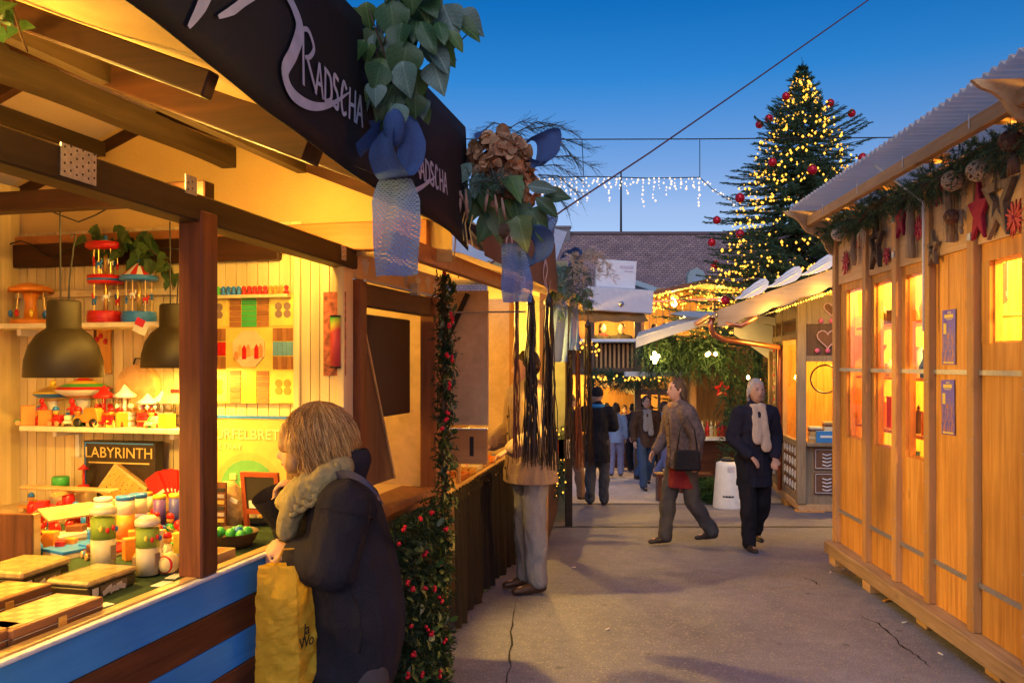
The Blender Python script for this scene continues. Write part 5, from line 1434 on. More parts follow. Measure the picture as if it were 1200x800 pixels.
m_hyd = [leafmat('hydrangea_brown', (.30, .15, .075), .8), leafmat('hydrangea_tan', (.42, .23, .12), .8)]
MB().ell(q2(585, 192, -.06), (.085, .07, .085), 14, 10).build('flower_core', m_brown, t, True); MB().ell(q2(605, 222, -.06), (.055, .045, .055), 12, 8).build('flower_core', m_brown, t, True)
for k in range(440):
    a = random.uniform(0, 2*math.pi); z = random.uniform(-1, 1); rr = math.sqrt(1 - z*z)
    cx, cz = (585, 192) if k < 320 else (605, 222)
    r = random.uniform(.085, .125) if k < 320 else random.uniform(.05, .085)
    n = Vector((rr*math.cos(a), rr*math.sin(a) * .8, z))
    if n.y > .45: continue
    p = q2(cx, cz, -.06) + n * r
    dd = n.cross(Vector((random.uniform(-1, 1), random.uniform(-1, 1), random.uniform(-1, 1))))
    place_leaf(t, p, random.uniform(.04, .062), random.choice(m_hyd), 'petal', dd + n*.5, n, 'petal')
for (px, py, s, mi, kd, d) in [(534, 222, 46, 1, 'oval', (-.25, -.1, -1)), (540, 232, 46, 3, 'oval', (.1, -.2, -1)), (532, 248, 44, 1, 'oval', (-.2, -.2, -1)), (572, 230, 34, 1, 'ivy', (-.2, -.2, -1)), (590, 238, 38, 1, 'ivy', (.2, -.2, -1)), (602, 250, 40, 1, 'ivy', (.3, -.3, -.9)), (585, 262, 44, 2, 'ivy', (.0, -.3, -1)), (608, 272, 40, 2, 'ivy', (.2, -.2, -1)), (576, 268, 36, 0, 'ivy', (-.4, -.2, -.8)), (618, 232, 34, 3, 'oval', (.8, -.2, -.1)), (628, 245, 34, 0, 'oval', (.7, -.2, -.6)), (640, 240, 30, 0, 'ivy', (1, -.2, -.1)), (560, 246, 30, 0, 'ivy', (-.3, -.2, -.9)), (622, 262, 36, 0, 'ivy', (.5, -.1, -.7)), (552, 205, 34, 3, 'oval', (-.6, -.2, -.8)), (560, 215, 30, 3, 'oval', (-.2, -.2, -1)), (598, 222, 34, 1, 'ivy', (.4, -.4, -.8)), (612, 245, 32, 3, 'oval', (.3, -.2, -1)), (570, 250, 34, 2, 'oval', (.0, -.2, -1)), (630, 272, 30, 1, 'oval', (.4, -.2, -1))]:
    place_leaf(t, q2(px, py - s*.4, random.uniform(-.2, -.08)), s*.0037, m_greenery[mi], kd, d, (random.uniform(-.4, .4), -1, .2))
P = np.array([list(q2(random.uniform(545, 600), random.uniform(205, 222), random.uniform(-.22, -.12))) for _ in range(60)])
V, Fc = twigs(P, rng.normal(size=(60, 3)) * [1, .5, .7], np.full(60, .07), 16, .045, .0014)
link('pine_tuft', tri_mesh('pine_tuft', V, Fc, leafmat('pine_blue', (.08, .14, .12), .6, 0)), t)['kind'] = 'stuff'
m_cat = plain('catkin', (.30, .18, .13), .8)
for (px, py, l, dx) in [(532, 220, 24, -8), (540, 224, 30, -2), (546, 222, 34, 1), (528, 216, 14, -14), (572, 222, 26, -4), (580, 228, 24, 3), (588, 232, 26, 4), (536, 220, 18, 8)]:
    MB().tube([q2(px, py, -.2), q2(px + dx*.5, py + l*.5, -.22), q2(px + dx, py + l, -.2)], [.004, .008, .005], 6).build('catkin', m_cat, t, True)
m_straw = plain('straw', (.55, .38, .12), .8)
for (px, py) in [(522, 268), (526, 272), (530, 270), (534, 276), (545, 262), (550, 268), (541, 264)]:
    MB().tube([q2(px+4, py-16, -.18), q2(px, py, -.18), q2(px + random.uniform(-4, 4), py + random.uniform(14, 28), -.18)], .003, 5).build('straw', m_straw, t)
MB().lathe([(.004, -.03), (.022, -.01), (.026, .01), (.016, .035), (.0, .04)], 10, T(*q2(590, 272, -.2)), .12, 5).build('pine_cone', m_bark, t)
P = []; D = []; Ln = []
for k, (x0, y0, x1, y1) in enumerate([(580, 160, 640, 146), (600, 158, 660, 148), (620, 152, 680, 160), (630, 170, 690, 175), (635, 185, 702, 200), (620, 195, 684, 212), (630, 205, 678, 228), (600, 150, 560, 158), (640, 165, 676, 190), (625, 215, 665, 245)]):
    a = q2(x0, y0, .05); b_ = q2(x1, y1, random.uniform(-.05, .15)); mid = a.lerp(b_, .5) + Vector((0, 0, .04))
    MB().tube([a, mid, b_], [.003, .0022, .001], 4).build('spray_stem', m_bark, t)
    for i in range(26):
        f = random.random(); p = (a.lerp(mid, f*2) if f < .5 else mid.lerp(b_, f*2-1))
        P.append(list(p)); d = (b_ - a).normalized() + Vector((random.uniform(-.6, .6), random.uniform(-.6, .6), random.uniform(-.9, .5))); D.append(list(d)); Ln.append(random.uniform(.05, .10))
V, Fc = twigs(np.array(P), np.array(D), np.array(Ln), 22, .011, .0011)
link('juniper_spray', tri_mesh('juniper_spray', V, Fc, leafmat('juniper', (.05, .075, .06), .7, 0)), t)['kind'] = 'stuff'
loop = [q2(606, 175, -.02), q2(625, 160, -.10), q2(642, 160, -.12), q2(640, 185, -.12), q2(628, 196, -.08), q2(612, 188, -.05)]
ribbon(MB(), loop, [.07, .12, .14, .14, .12, .07], Vector((.75, -.6, .25)), .006, 6).build('bow_loop', m_burlap_d, t, True)
loop = [q2(612, 268, -.12), q2(628, 270, -.16), q2(638, 284, -.16), q2(632, 304, -.15), q2(618, 312, -.13), q2(608, 296, -.12)]
ribbon(MB(), loop, [.07, .10, .12, .12, .10, .07], Vector((.7, -.6, .3)), .006, 6).build('bow_loop', m_burlap_d, t, True)
ribbon(MB(), [q2(600, 285, -.12), q2(604, 310, -.12), q2(606, 332, -.12), q2(606, 354, -.11)], [.10, .13, .135, .12], Vector((.95, -.3, 0)), .02, 8).build('ribbon_tail', m_burlap, t, True)
ribbon(MB(), [q2(640, 240, .0), q2(645, 258, 0), q2(640, 284, 0)], [.05, .09, .06], Vector((.7, -.7, 0)), .02, 6).build('ribbon_tail', m_burlap, t, True)
MB().grid(lambda u, v: q2(556 + 14*u, 156 + 8*v - 4*u, -.1), 3, 3).build('bow_end', m_burlap_d, t, True)
berries = MB()
B3 = at(667, 330, 5.9)
t = thing('pampas_bouquet', 'bouquet of pampas plumes and grey-green sprigs with blue burlap tails', 'bouquet', T(*B3))
def q3(px, py, dy=0.0): return at(px, py, B3.y + dy) - B3
P = np.array([list(q3(random.uniform(648, 688), random.uniform(308, 362), random.uniform(-.1, .1))) for _ in range(260)])
V, Fc = twigs(P, rng.normal(size=(260, 3)) * [.8, .5, .6] - np.array([.0, 0, .9]), np.full(260, .12), 20, .02, .0022)
link('sprigs', tri_mesh('sprigs', V, Fc, leafmat('sage', (.12, .16, .14), .8, 0)), t)['kind'] = 'stuff'
m_pampas = plain('pampas', (.58, .47, .36), .9)
for (px, py, dx) in [(672, 300, 10), (680, 296, 22), (690, 300, 28), (668, 300, 4)]:
    P = np.array([list(q3(px + dx*f, py - 6*math.sin(3.1*f) + 26*f*f, -.12)) for f in np.linspace(0, 1, 40)])
    V, Fc = twigs(P, rng.normal(size=(40, 3))*[.5, .4, .5] + np.array([.6, 0, -.5]), np.full(40, .05), 24, .03, .0016)
    link('plume', tri_mesh('plume', V, Fc, m_pampas), t)['kind'] = 'stuff'
for k in range(30):
    place_leaf(t, q3(random.uniform(645, 690), random.uniform(305, 365), random.uniform(-.12, .0)), random.uniform(.06, .11), m_greenery[random.choice([0, 3, 3])], 'oval')
loop = [q3(660, 302, -.06), q3(668, 292, -.12), q3(676, 298, -.12), q3(670, 310, -.1)]
ribbon(MB(), loop, [.06, .09, .09, .06], Vector((.75, -.6, .25)), .006, 6).build('bow_loop', m_burlap_d, t, True)
ribbon(MB(), [q3(656, 350, -.05), q3(655, 380, -.05), q3(654, 424, -.05)], [.1, .13, .13], Vector((.97, -.2, 0)), .02, 8).build('ribbon_tail', m_burlap, t, True)
ribbon(MB(), [q3(672, 352, .05), q3(673, 380, .05), q3(673, 410, .05)], [.06, .07, .07], Vector((.97, -.2, 0)), .02, 8).build('ribbon_tail', m_burlap, t, True)
t = thing('holly_hedge', 'leafy holly hedge panel dotted with red berries below the hatch window', 'hedge', LF)
HX0, HX1 = .06, .74
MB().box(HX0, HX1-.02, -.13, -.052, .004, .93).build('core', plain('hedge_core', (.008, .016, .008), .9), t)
n = 1500
P = np.stack([rng.uniform(HX0, HX1, n), rng.uniform(-.19, -.13, n), rng.uniform(.02, .97, n)], 1)
k = rng.random(n) < .25; P[k, 0] = HX1 - .02; P[k, 1] = rng.uniform(-.19, -.05, k.sum())
V, Fc = twigs(P, rng.normal(size=(n, 3)) * [.7, .4, .7] + np.array([0, -.8, .1]), np.full(n, .06), 12, .03, .0045)
link('under_foliage', tri_mesh('under_foliage', V, Fc, [leafmat('hedge_dark', (.02, .05, .018), .6, 0)]), t)['kind'] = 'stuff'
for k in range(280):
    sidef = random.random() < .2
    x = HX1 + random.uniform(-.01, .02) if sidef else random.uniform(HX0, HX1)
    y = random.uniform(-.21, -.06) if sidef else random.uniform(-.225, -.18)
    place_leaf(t, (x, y, random.uniform(.02, .98)), random.uniform(.035, .062), m_greenery[random.choice([0, 0, 1, 1, 3])], 'holly', (random.uniform(-1, 1), random.uniform(-.7, 0), random.uniform(-1, .6)), (random.uniform(-.3, .8), -1, random.uniform(-.2, .8)))
def berry_cluster(parent, p, n=3, r=.009):
    for j in range(n):
        MB().ell((p[0] + random.uniform(-.016, .016), p[1] + random.uniform(-.01, .0), p[2] + random.uniform(-.014, .014)), (r, r, r), 8, 6).build('berry', m_berry, parent, True)
for (px, py) in [(505, 598), (492, 607), (522, 617), (497, 648), (484, 688), (476, 683), (496, 690), (515, 702), (500, 735), (505, 740), (521, 748), (478, 790), (484, 768), (473, 620), (466, 640), (508, 690), (480, 735), (515, 790), (495, 790), (462, 700)]:
    q = hit(px, py, LF, 1, -.235); berry_cluster(t, q, random.choice([2, 3, 3]))
t = thing('holly_garland', 'narrow upright holly garland with red berries beside the hatch post', 'garland', LF)
gp0 = hit(520, 312, LF, 1, -.20); gp1 = hit(520, 590, LF, 1, -.20)
gx = gp1.x
MB().tube([(gx, -.20, .95), (gx, -.20, 2.12)], .012, 6).build('core', m_bark, t)
n = 420
P = np.stack([rng.normal(gx, .015, n), rng.normal(-.20, .02, n), rng.uniform(.95, 2.12, n)], 1)
V, Fc = twigs(P, rng.normal(size=(n, 3)), np.full(n, .05), 10, .02, .004)
link('under_foliage', tri_mesh('under_foliage', V, Fc, MATS['hedge_dark']), t)['kind'] = 'stuff'
for k in range(260):
    z = random.uniform(.95, 2.12)
    place_leaf(t, (gx + random.gauss(0, .032), -.20 + random.uniform(-.05, .02), z), random.uniform(.035, .06), m_greenery[random.choice([0, 0, 1, 3])], 'holly', (random.uniform(-1, 1), random.uniform(-.6, .1), random.uniform(-1, .6)), (random.uniform(-.4, .6), -1, random.uniform(-.2, .8)))
for (px, py) in [(527, 368), (530, 375), (525, 380), (523, 416), (529, 420), (517, 500), (524, 482), (522, 490), (519, 320), (526, 452)]:
    q = hit(px, py, LF, 1, -.26); berry_cluster(t, q, 3)
t = thing('ivy_tendril', 'dark ivy tendril hanging from the canvas roof of the toy stall', 'ivy', T(*at(14, 30, 1.9)))
MB().tube([(-.02, 0, .12), (0, 0, .05), (.02, 0, -.02), (.035, 0, -.06)], .003, 5).build('stem', m_bark, t)
for k in range(9):
    place_leaf(t, (random.uniform(-.05, .03), random.uniform(-.03, .03), random.uniform(-.05, .08)), random.uniform(.035, .06), m_greenery[0], 'ivy')
t = thing('fir_garland', 'thick dark green fir garland draped along the top of the pine hut wall', 'garland', RF)
pts = []
for x in np.linspace(-4.4, .1, 30):
    pts.append((x, .10 + .02*math.sin(x*5), 2.80 - .045*abs(math.sin(x*2.4)) + .02*math.sin(x*9)))
MB().tube(pts, .02, 6).build('core', m_bark, t)
V, Fc = fir_path(pts, .14, 1500, .10, .032, .35, 26, .0022)
link('needles', tri_mesh('needles', V, Fc, [m_fir, m_fir2], midx=(rng.random(len(Fc)) < .3).astype(int)), t)['kind'] = 'stuff'
def on_wall(px, py, y=.03):
    q = hit(px, py, RF, 1, y); return q
def star_outline(r0, r1, n=5, rot=90, wob=.0):
    return [((r0 if k % 2 == 0 else r1) * math.cos(R(rot + k*180/n)) * (1 + random.uniform(-wob, wob)), (r0 if k % 2 == 0 else r1) * math.sin(R(rot + k*180/n)) * (1 + random.uniform(-wob, wob))) for k in range(2*n)]
def flat_star(name, label, px, py, r, mat_, open_=False, stretch=1.35, y=.03, th=.025, inner=.42):
    q = on_wall(px, py, y)
    t = thing(name, label, 'star', RF @ T(q.x, y, q.z), None)
    o2 = star_outline(r, r*inner)
    if not open_:
        MB().prism([(p[0], p[1]*stretch) for p in o2], 0, th).build('star', mat_, t, bevel=.004)
    else:
        i2 = [(p[0]*.5, p[1]*.5) for p in o2]; n = len(o2)
        for k in range(n):
            j = (k+1) % n
            MB().prism([(o2[k][0], o2[k][1]*stretch), (o2[j][0], o2[j][1]*stretch), (i2[j][0], i2[j][1]*stretch), (i2[k][0], i2[k][1]*stretch)], 0, th).build('star_arm', mat_, t)
    MB().tube([(0, th*.5, r*stretch), (0, th*.5, r*stretch + .08)], .0015, 4).build('hanging_string', m_cable, t)
    return t
m_drift = wood('driftwood', (.16, .11, .07), (.30, .22, .14), 'z', 2, 0, .9, .5)
m_crim = plain('crimson_felt', (.30, .012, .04), .85, 0, .2, 60, .2)
m_dkwood = wood('dark_root', (.05, .03, .02), (.12, .075, .05), 'z', 2, 0, .9, .5)
flat_star('driftwood_star', 'large open grey driftwood star on the pine hut', 1173, 232, .17, m_drift, True, 1.5)
flat_star('red_star', 'crimson felt star beside the large driftwood star', 1150, 248, .12, m_crim, False, 1.6)
flat_star('red_star', 'crimson felt star between a conduit and a bark stick', 1058, 255, .11, m_crim, False, 1.5)
flat_star('root_star', 'dark brown star of gnarled roots on the pine hut', 1029, 285, .15, m_dkwood, True, 1.5, .04, .03)
def bark_stick(label, px, py, h, r, m=None):
    q = on_wall(px, py, .06)
    t = thing('bark_stick', label, 'bark stick', RF @ T(q.x, .06, q.z))
    zs = np.linspace(-h/2, h/2, 12)
    MB().tube([(random.uniform(-.006, .006), 0, z) for z in zs], [r*random.uniform(.85, 1.12) for _ in zs], 9).build('stick', m or wood('birch', (.20, .13, .07), (.42, .30, .18), 'z', 2, .3, .9, .6), t)
    MB().tube([(0, 0, h/2), (0, 0, h/2+.08)], .0015, 4).build('hanging_string', m_cable, t)
    return t
bark_stick('short birch bark stick beside a crimson star', 1067, 270, .36, .030)
bark_stick('birch bark stick under a straw ball, twig nest on it', 1112, 250, .34, .032)
bark_stick('slim birch bark stick near the hut corner', 1000, 288, .30, .024)
bark_stick('small birch bark stick with a twig nest beside it', 1126, 260, .14, .014)
def straw_rosette(label, px, py, r, m):
    q = on_wall(px, py, .035)
    t = thing('straw_rosette', label, 'rosette', RF @ T(q.x, .035, q.z))
    for k in range(18):
        a = 2*math.pi*k/18
        MB().prism([(0, -.004), (r*.5, -.009), (r*random.uniform(.85, 1.1), 0), (r*.5, .009), (0, .004)], .004*(k % 3), .008 + .004*(k % 3), RY(math.degrees(a))).build('petal', m, t)
    MB().ell((0, .01, 0), (.014, .014, .014), 8, 6).build('centre', m_crim, t, True)
    return t
m_rose = plain('magenta_straw', (.45, .02, .05), .6); m_rose2 = plain('orange_straw', (.50, .05, .03), .6)
straw_rosette('magenta straw rosette above a birch stick on the pine hut', 1101, 225, .085, m_rose)
straw_rosette('red straw rosette beside the large driftwood star', 1191, 255, .10, m_rose2)
straw_rosette('magenta straw rosette under the fir garland at the hut corner', 992, 308, .10, m_rose)
straw_rosette('red straw rosette behind the white conduit', 1078, 268, .08, m_rose)
straw_rosette('small red straw rosette behind the dark root star', 1040, 300, .06, m_rose)
straw_rosette('slim red straw rosette next to the slim birch stick', 1007, 285, .05, m_rose)
def wicker_ball(label, px, py, r, m, y=.13):
    q = on_wall(px, py, y)
    t = thing('wicker_ball', label, 'wicker ball', RF @ T(q.x, y, q.z))
    MB().ell((0, 0, 0), (r*.9, r*.9, r*.9), 14, 10).build('core', plain('ball_core', (.22, .14, .08), .9), t, True)
    for k in range(16):
        ax = Vector((random.gauss(0, 1), random.gauss(0, 1), random.gauss(0, 1))).normalized(); u = ax.orthogonal().normalized(); v = ax.cross(u)
        off = ax * (r * random.uniform(-.35, .35)); rr = math.sqrt(max(r*r - off.length_squared, .2*r*r))
        MB().tube([off + (u*math.cos(a) + v*math.sin(a)) * rr for a in np.linspace(0, 2*math.pi, 22)], .0045, 5, False).build('strand', m, t, True)
    MB().tube([(0, 0, r), (0, 0, r+.06)], .0015, 4).build('hanging_string', m_cable, t)
m_straw2 = plain('pale_wicker', (.52, .38, .22), .8); m_dwick = plain('dark_wicker', (.12, .05, .03), .7)
wicker_ball('pale wicker ball hanging from the fir garland next to the big star', 1146, 200, .055, m_straw2)
wicker_ball('pale wicker ball over the birch stick with nest', 1116, 212, .055, m_straw2)
wicker_ball('whitish wicker ball at the end of the fir garland', 983, 274, .055, plain('white_wicker', (.65, .55, .42), .8))
wicker_ball('dark red-brown wicker ball in the fir garland at the eave', 1184, 165, .05, m_dwick, .16)
wicker_ball('dark red-brown wicker nest on the birch stick', 1115, 254, .040, m_dwick, .10)
wicker_ball('dark brown cone ball beside the whitish wicker ball', 994, 265, .05, m_dwick, .12)
q = on_wall(1188, 185, .14)
t = thing('cone_bundle', 'dark dried pod bundle below the wicker ball at the eave', 'pods', RF @ T(q.x, .14, q.z))
for k in range(4):
    MB().tube([(0, 0, .03), ((k-1.5)*.018, 0, -.02), ((k-1.5)*.03, 0, -.08)], [.006, .016, .008], 7).build('pod', m_dwick, t, True)
q = on_wall(1010, 268, .14)
t = thing('straw_bow', 'curled straw bundle hanging near the corner of the pine hut', 'straw bow', RF @ T(q.x, .14, q.z))
for k in range(12):
    a = random.uniform(-1, 1)
    MB().tube([(0, 0, 0), (a*.06, random.uniform(-.02, .02), -.04), (a*.09, 0, -.10 - random.uniform(0, .05))], .004, 5).build('straw', m_straw2, t, True)
q = on_wall(1083, 300, .03)
flat_star('twig_star', 'little open twig star with fairy light beside the conduit', 1096, 292, .08, m_drift, True, 1.5)
for i, x in enumerate((-.45, -1.6, -2.8, -3.9)):
    tl = thing('ceiling_lamp', 'round ceiling lamp inside the pine hut', 'lamp', RF @ T(x, -1.0, 2.62), 'ceiling lamps inside the pine hut')
    MB().lathe([(.0, 0), (.08, .02), (.10, .07), (.04, .10), (.03, .24)], 18).build('shade', emit('hut_glow', (1.0, .6, .18), 5.0), tl, True)
    bulb_light('lamp_light', tl, (0, 0, -.06), 110, WARM, .06)
for zi, z in enumerate((.75, 1.15, 1.55, 1.95)):
    o = MB().box(-2.2, -.06, -.40, -.12, z, z+.02).build('display_shelf', m_pine_x, None, False, .002, RF)
    tag(o, 'pine display shelf, %s of four behind the hut windows' % ['lowest', 'second lowest', 'second highest', 'highest'][zi], 'shelf')
    for k in range(16):
        x = -2.15 + k*.135; h = random.uniform(.08, .26)
        m = random.choice([m_paper, mR, m_brown_z, m_gold, m_tblue, m_offwhite, m_dkwood, mO])
        ty = random.randint(0, 2)
        if ty == 0:
            o = MB().lathe([(.04, 0), (.05, h*.4), (.025, h*.7), (.03, h), (0, h)], 14).build('vase', m, None, True, 0, RF @ T(x, -.22, z+.02)); nm = 'vase'
        elif ty == 1:
            o = MB().box(-.045, .045, -.03, .03, 0, h).box(-.048, .048, -.033, .033, h, h+.012).build('gift_box', m, None, False, .003, RF @ T(x, -.24, z+.02)); nm = 'box'
        else:
            o = MB().lathe([(.035, 0), (.035, h*.7), (.03, h*.75), (.008, h*.8), (.012, h*.9), (0, h)], 14).build('candle', m, None, True, 0, RF @ T(x, -.22, z+.02)); nm = 'candle'
        tag(o, 'small %s on the display shelves behind the hut windows' % {'vase': 'vase', 'box': 'gift box', 'candle': 'candle'}[nm], nm, '%s goods on the display shelves in the pine hut' % nm)
q = hit(1172, 350, RF, 1, -.35)
t = thing('hanging_cloth', 'grey-blue patterned cloth draped behind the half window of the pine hut', 'cloth', RF @ T(q.x, -.35, q.z))
MB().grid(lambda u, v: (.14 - .28*u, .03*math.sin(u*8), .22 - .30*v*(1 - .5*abs(u-.2)) ), 12, 8).build('drape', cloth('grey_blue_cloth', (.16, .18, .24), 90, .2), t, True)
MB().tube([(-.2, 0, .225), (.2, 0, .225)], .006, 6).build('rod', m_black, t)
for k, px in enumerate((1165, 1172)):
    q = hit(px, 398, RF, 1, -.30)
    t = thing('pillar_candle', ['short', 'tall'][k] + ' orange-red pillar candle behind the half window of the pine hut', 'candle', RF @ T(q.x, -.30, 1.70))
    MB().lathe([(.022, 0), (.020, .10 + .03*k), (.004, .11 + .03*k)], 14).build('candle', mO, t, True)
    MB().box(-.05, .05, -.05, .05, -.02, 0).build('stand', m_pine, t)
js = thing('jewellery_stall', 'lit jewellery stall with black pleated curtain round its counter', 'market stall', JF)
m_curtain = cloth('black_curtain', (.020, .016, .013), 120, .02, .85, .3, .3)
JL = 2.6
def curtain(u, v):
    x = JL*u; w = JF @ Vector((x, 0, 0)); zb_ = ground_z(w.y) + .02
    z = zb_ + (.80 - zb_) * v
    fl = (1 - .55*v)
    return (x, -.03 - .045*fl*(.5 + .5*math.sin(x*46 + 1.2*math.sin(x*7))) - .02*(1-v)*math.sin(x*13), z)
MB().grid(curtain, 300, 10).build('curtain', m_curtain, js, True)
MB().grid(lambda u, v: (JL*u, -.05 - .012*math.sin(u*200 + math.sin(u*40)) + .06*v, .80 + .05*math.sin(v*2.6) + .008*math.sin(u*170)), 260, 5).build('gathered_top', m_curtain, js, True)
MB().box(-.02, JL, .02, .95, .78, .825).build('counter_top', m_pine_x, js)
MB().box(-.02, JL, .0, .03, .826, .86).build('counter_lip', m_lip, js)
MB().box(-.02, JL+.4, 1.60, 1.63, 0, 2.4).build('back_wall', m_ply, js)
MB().box(JL+.38, JL+.42, .1, 1.6, 0, 2.3).build('end_wall', m_ply, js)
MB().box(-.02, .0, -.26, 1.58, 1.29, 2.12).build('shutter', m_ply, js, bevel=.003)
MB().box(-.025, .005, -.255, 1.58, 1.05, 1.262).build('lower_flap', wood('orange_ply', (.42, .20, .06), (.54, .28, .10), 'y', .6, .2, .45), js, bevel=.003)
MB().box(-.03, .0, -.255, 1.58, 1.264, 1.272).build('hinge_rail', m_white, js)
MB().box(-.034, -.026, .0, .025, 1.20, 1.33).build('clasp', m_steel, js)
MB().box(-.028, -.0255, -.17, -.145, 1.10, 1.22).build('slot', m_black, js)
MB().bar((-.05, -.14, 2.10), (-.05, .07, 1.66), .03, .02, (1, 0, 0)).build('strut', m_black, js)
MB().tube([(-.06, -.5, 1.985), (-.06, 1.0, 1.985)], .006, 6).build('rod', m_galv, js)
MB().box(-.05, .03, .0, .08, 0, 1.05).build('post', m_pine_post, js)
MB().box(JL, JL+.07, -.02, .06, -.2, 2.3).build('post', m_pine_post, js)
MB().bar((.1, -.05, 1.45), (1.2, .25, 2.25), .025, .025).build('brace', m_lip, js)
for k in range(9):
    x = .12 + k*.27
    m = [m_gold, m_offwhite, m_lip, mO][k % 4]
    t = thing('jewellery_tray', 'shallow %s tray of trinkets on the curtained counter' % ['gold', 'cream', 'wooden', 'orange'][k % 4], 'tray', JF @ T(x, .30, .826), 'trinket trays on the curtained counter')
    MB().box(-.11, .11, -.2, .2, 0, .012).box(-.11, .11, -.2, -.19, .012, .04).box(-.11, .11, .19, .2, .012, .04).box(-.11, -.10, -.19, .19, .012, .04).box(.10, .11, -.19, .19, .012, .04).build('tray', m, t)
    for j in range(8):
        MB().ell((random.uniform(-.08, .08), random.uniform(-.16, .16), .024), (.016, .016, .011), 8, 6).build('trinket', random.choice([m_gold, m_steel, mR, m_tblue, m_brown]), t, True)
for k in range(12):
    x = .25 + k*.2
    m = [m_black, m_dkwood, m_brown_z, m_gold, mR, plain('belt_tan', (.45, .25, .1), .5)][k % 6]
    o = MB().box(-.022, .022, 0, .006, -.75, 0).box(-.026, .026, -.003, .009, -.02, .03).build('belt', m, None, False, .002, JF @ T(x, 1.35 if k % 2 else .75, 2.15))
    tag(o, 'leather belt hanging in the lit jewellery stall', 'belt', 'belts hung in the jewellery stall')
t = thing('hat_stand', 'yellow fur hat on a wooden display stand at the counter edge', 'hat stand', JF @ T(.55, .06, .826))
MB().tube([(0, 0, 0), (0, 0, .36)], .018, 8).build('pole', m_lip, t)
MB().lathe([(.05, 0), (.05, .012), (.018, .02)], 14).build('foot', m_lip, t)
hm = MB(); hm.ell((0, 0, .44), (.075, .075, .11), 16, 12)
ho = hm.build('fur_hat', cloth('yellow_fur', (.62, .42, .12), 60, .1, .95, .8, .3), t, True)
for v_ in ho.data.vertices:
    v_.co += v_.co.normalized() * random.uniform(-.006, .01)
t = thing('purple_box', 'purple gift boxes stacked on the curtained counter', 'box', JF @ T(.95, .35, .87))
MB().box(-.07, .07, -.1, .1, 0, .1).build('lower_box', plain('lilac_box', (.4, .2, .5), .5), t); MB().box(-.06, .06, -.09, .09, .1, .2).build('upper_box', plain('lilac_box2', (.5, .28, .5), .5), t)
FLP = JF @ Vector((.42, .06, 2.03))
fl = thing('floodlight', 'clip-on floodlight under the canvas edge of the jewellery stall', 'lamp', T(*FLP))
aim = (Vector((1.9, 4.6, .2)) - FLP).normalized()
Mq = aim.to_track_quat('-Z', 'Y').to_matrix().to_4x4()
MB().lathe([(.035, .09), (.05, .05), (.075, 0), (.07, .0), (.045, .05), (0, .06)], 20, Mq, cap=False).build('housing', m_black, fl, True)
MB().ell((0, 0, .02), (.03, .03, .03), 10, 8, Mq).build('bulb', m_lampglow, fl, True)
MB().tube([(0, 0, .05), (0, .0, .14)], .008, 6).build('clamp', m_black, fl)
so_ = bulb_light('floodlight_beam', fl, Mq @ Vector((0, 0, -.03)), 105, WARM, .03, 'SPOT', 108)
so_.rotation_euler = Mq.to_euler()
for (x, y, z, p) in [(.7, .9, 1.95, 16), (1.9, .9, 1.95, 16)]:
    tl = thing('bulb_lamp', 'bare warm bulb hanging inside the jewellery stall', 'lamp', JF @ T(x, y, z), 'bare bulbs in the jewellery stall')
    MB().ell((0, 0, 0), (.03, .03, .04), 12, 8).build('bulb', m_lampglow, tl, True)
    MB().tube([(0, 0, .035), (0, 0, .08)], .016, 8).tube([(0, 0, .08), (0, 0, .35)], .003, 5).build('socket', m_cable, tl)
    bulb_light('bulb_light', tl, (0, 0, -.06), p, WARM, .04)
def fringe(label, px, py0, py1, Y, w, n, mat_, spread=1.0):
    top = at(px, py0, Y)
    L_ = (py1 - py0) * Y / F
    t = thing('leather_fringe', label, 'fringe', T(*top), 'leather fringes hanging before the stalls')
    for k in range(n):
        a = random.uniform(0, 6.28); r = w * math.sqrt(random.random())
        x, y = r*math.cos(a), r*math.sin(a)
        pts = [(x*.7, y*.7, 0)]
        for j in range(1, 7):
            f = j/6
            pts.append((x*(.7 + .3*f) + (random.uniform(-.012, .012) + x*.9*f*f)*spread, y + random.uniform(-.01, .01)*spread, -L_*f*random.uniform(.97, 1.02)))
        MB().tube(pts, [.0034]*6 + [.0022], 4).build('strand', mat_, t)
    MB().lathe([(w*.8, -.03), (w*.9, -.01), (w*.5, .02), (.004, .05), (.004, .10)], 10).build('binding', mat_, t, True)
m_lea = plain('black_leather', (.025, .014, .010), .5, 0, .3); m_lea2 = plain('chestnut_leather', (.12, .03, .015), .5, 0, .3)
fringe('thick black leather fringe left of its twin in front of the beige jacket', 622, 352, 545, 5.2, .03, 46, m_lea)
fringe('thick black leather fringe over the shoulder of the beige jacket', 643, 352, 548, 5.3, .035, 54, m_lea)
fringe('thin chestnut leather fringe in front of the beige jacket', 605, 352, 540, 5.2, .014, 12, m_lea2)
fringe('black leather fringe hanging by the green stall wall', 667, 398, 548, 8.0, .035, 26, m_lea)
fringe('chestnut leather fringe hanging by the green stall wall', 677, 395, 548, 8.0, .03, 24, m_lea2)
fringe('long dark leather fringe next to the man in the black coat', 689, 380, 545, 8.2, .04, 26, m_lea)
G = frame(.30, 8.3, ground_z(9), 84)
gs = thing('green_stall', 'pale green stall with lit cream boards and a small goods table', 'market stall', G)
m_sage = plain('sage_wall', (.25, .27, .16), .7, 0, .12, 8)
MB().box(.0, 3.0, 1.6, 1.64, 0, 2.7).build('back_wall', m_cream, gs)
MB().box(2.96, 3.0, .0, 1.6, 0, 2.7).build('end_wall', m_sage, gs)
for k in range(9):
    MB().box(2.93, 2.955, .06 + k*.16, .06 + k*.16 + .09, .9, 2.4).build('lit_board', m_cream, gs)
MB().box(.2, 2.9, -.02, .55, .78, .83).build('counter', m_brown, gs)
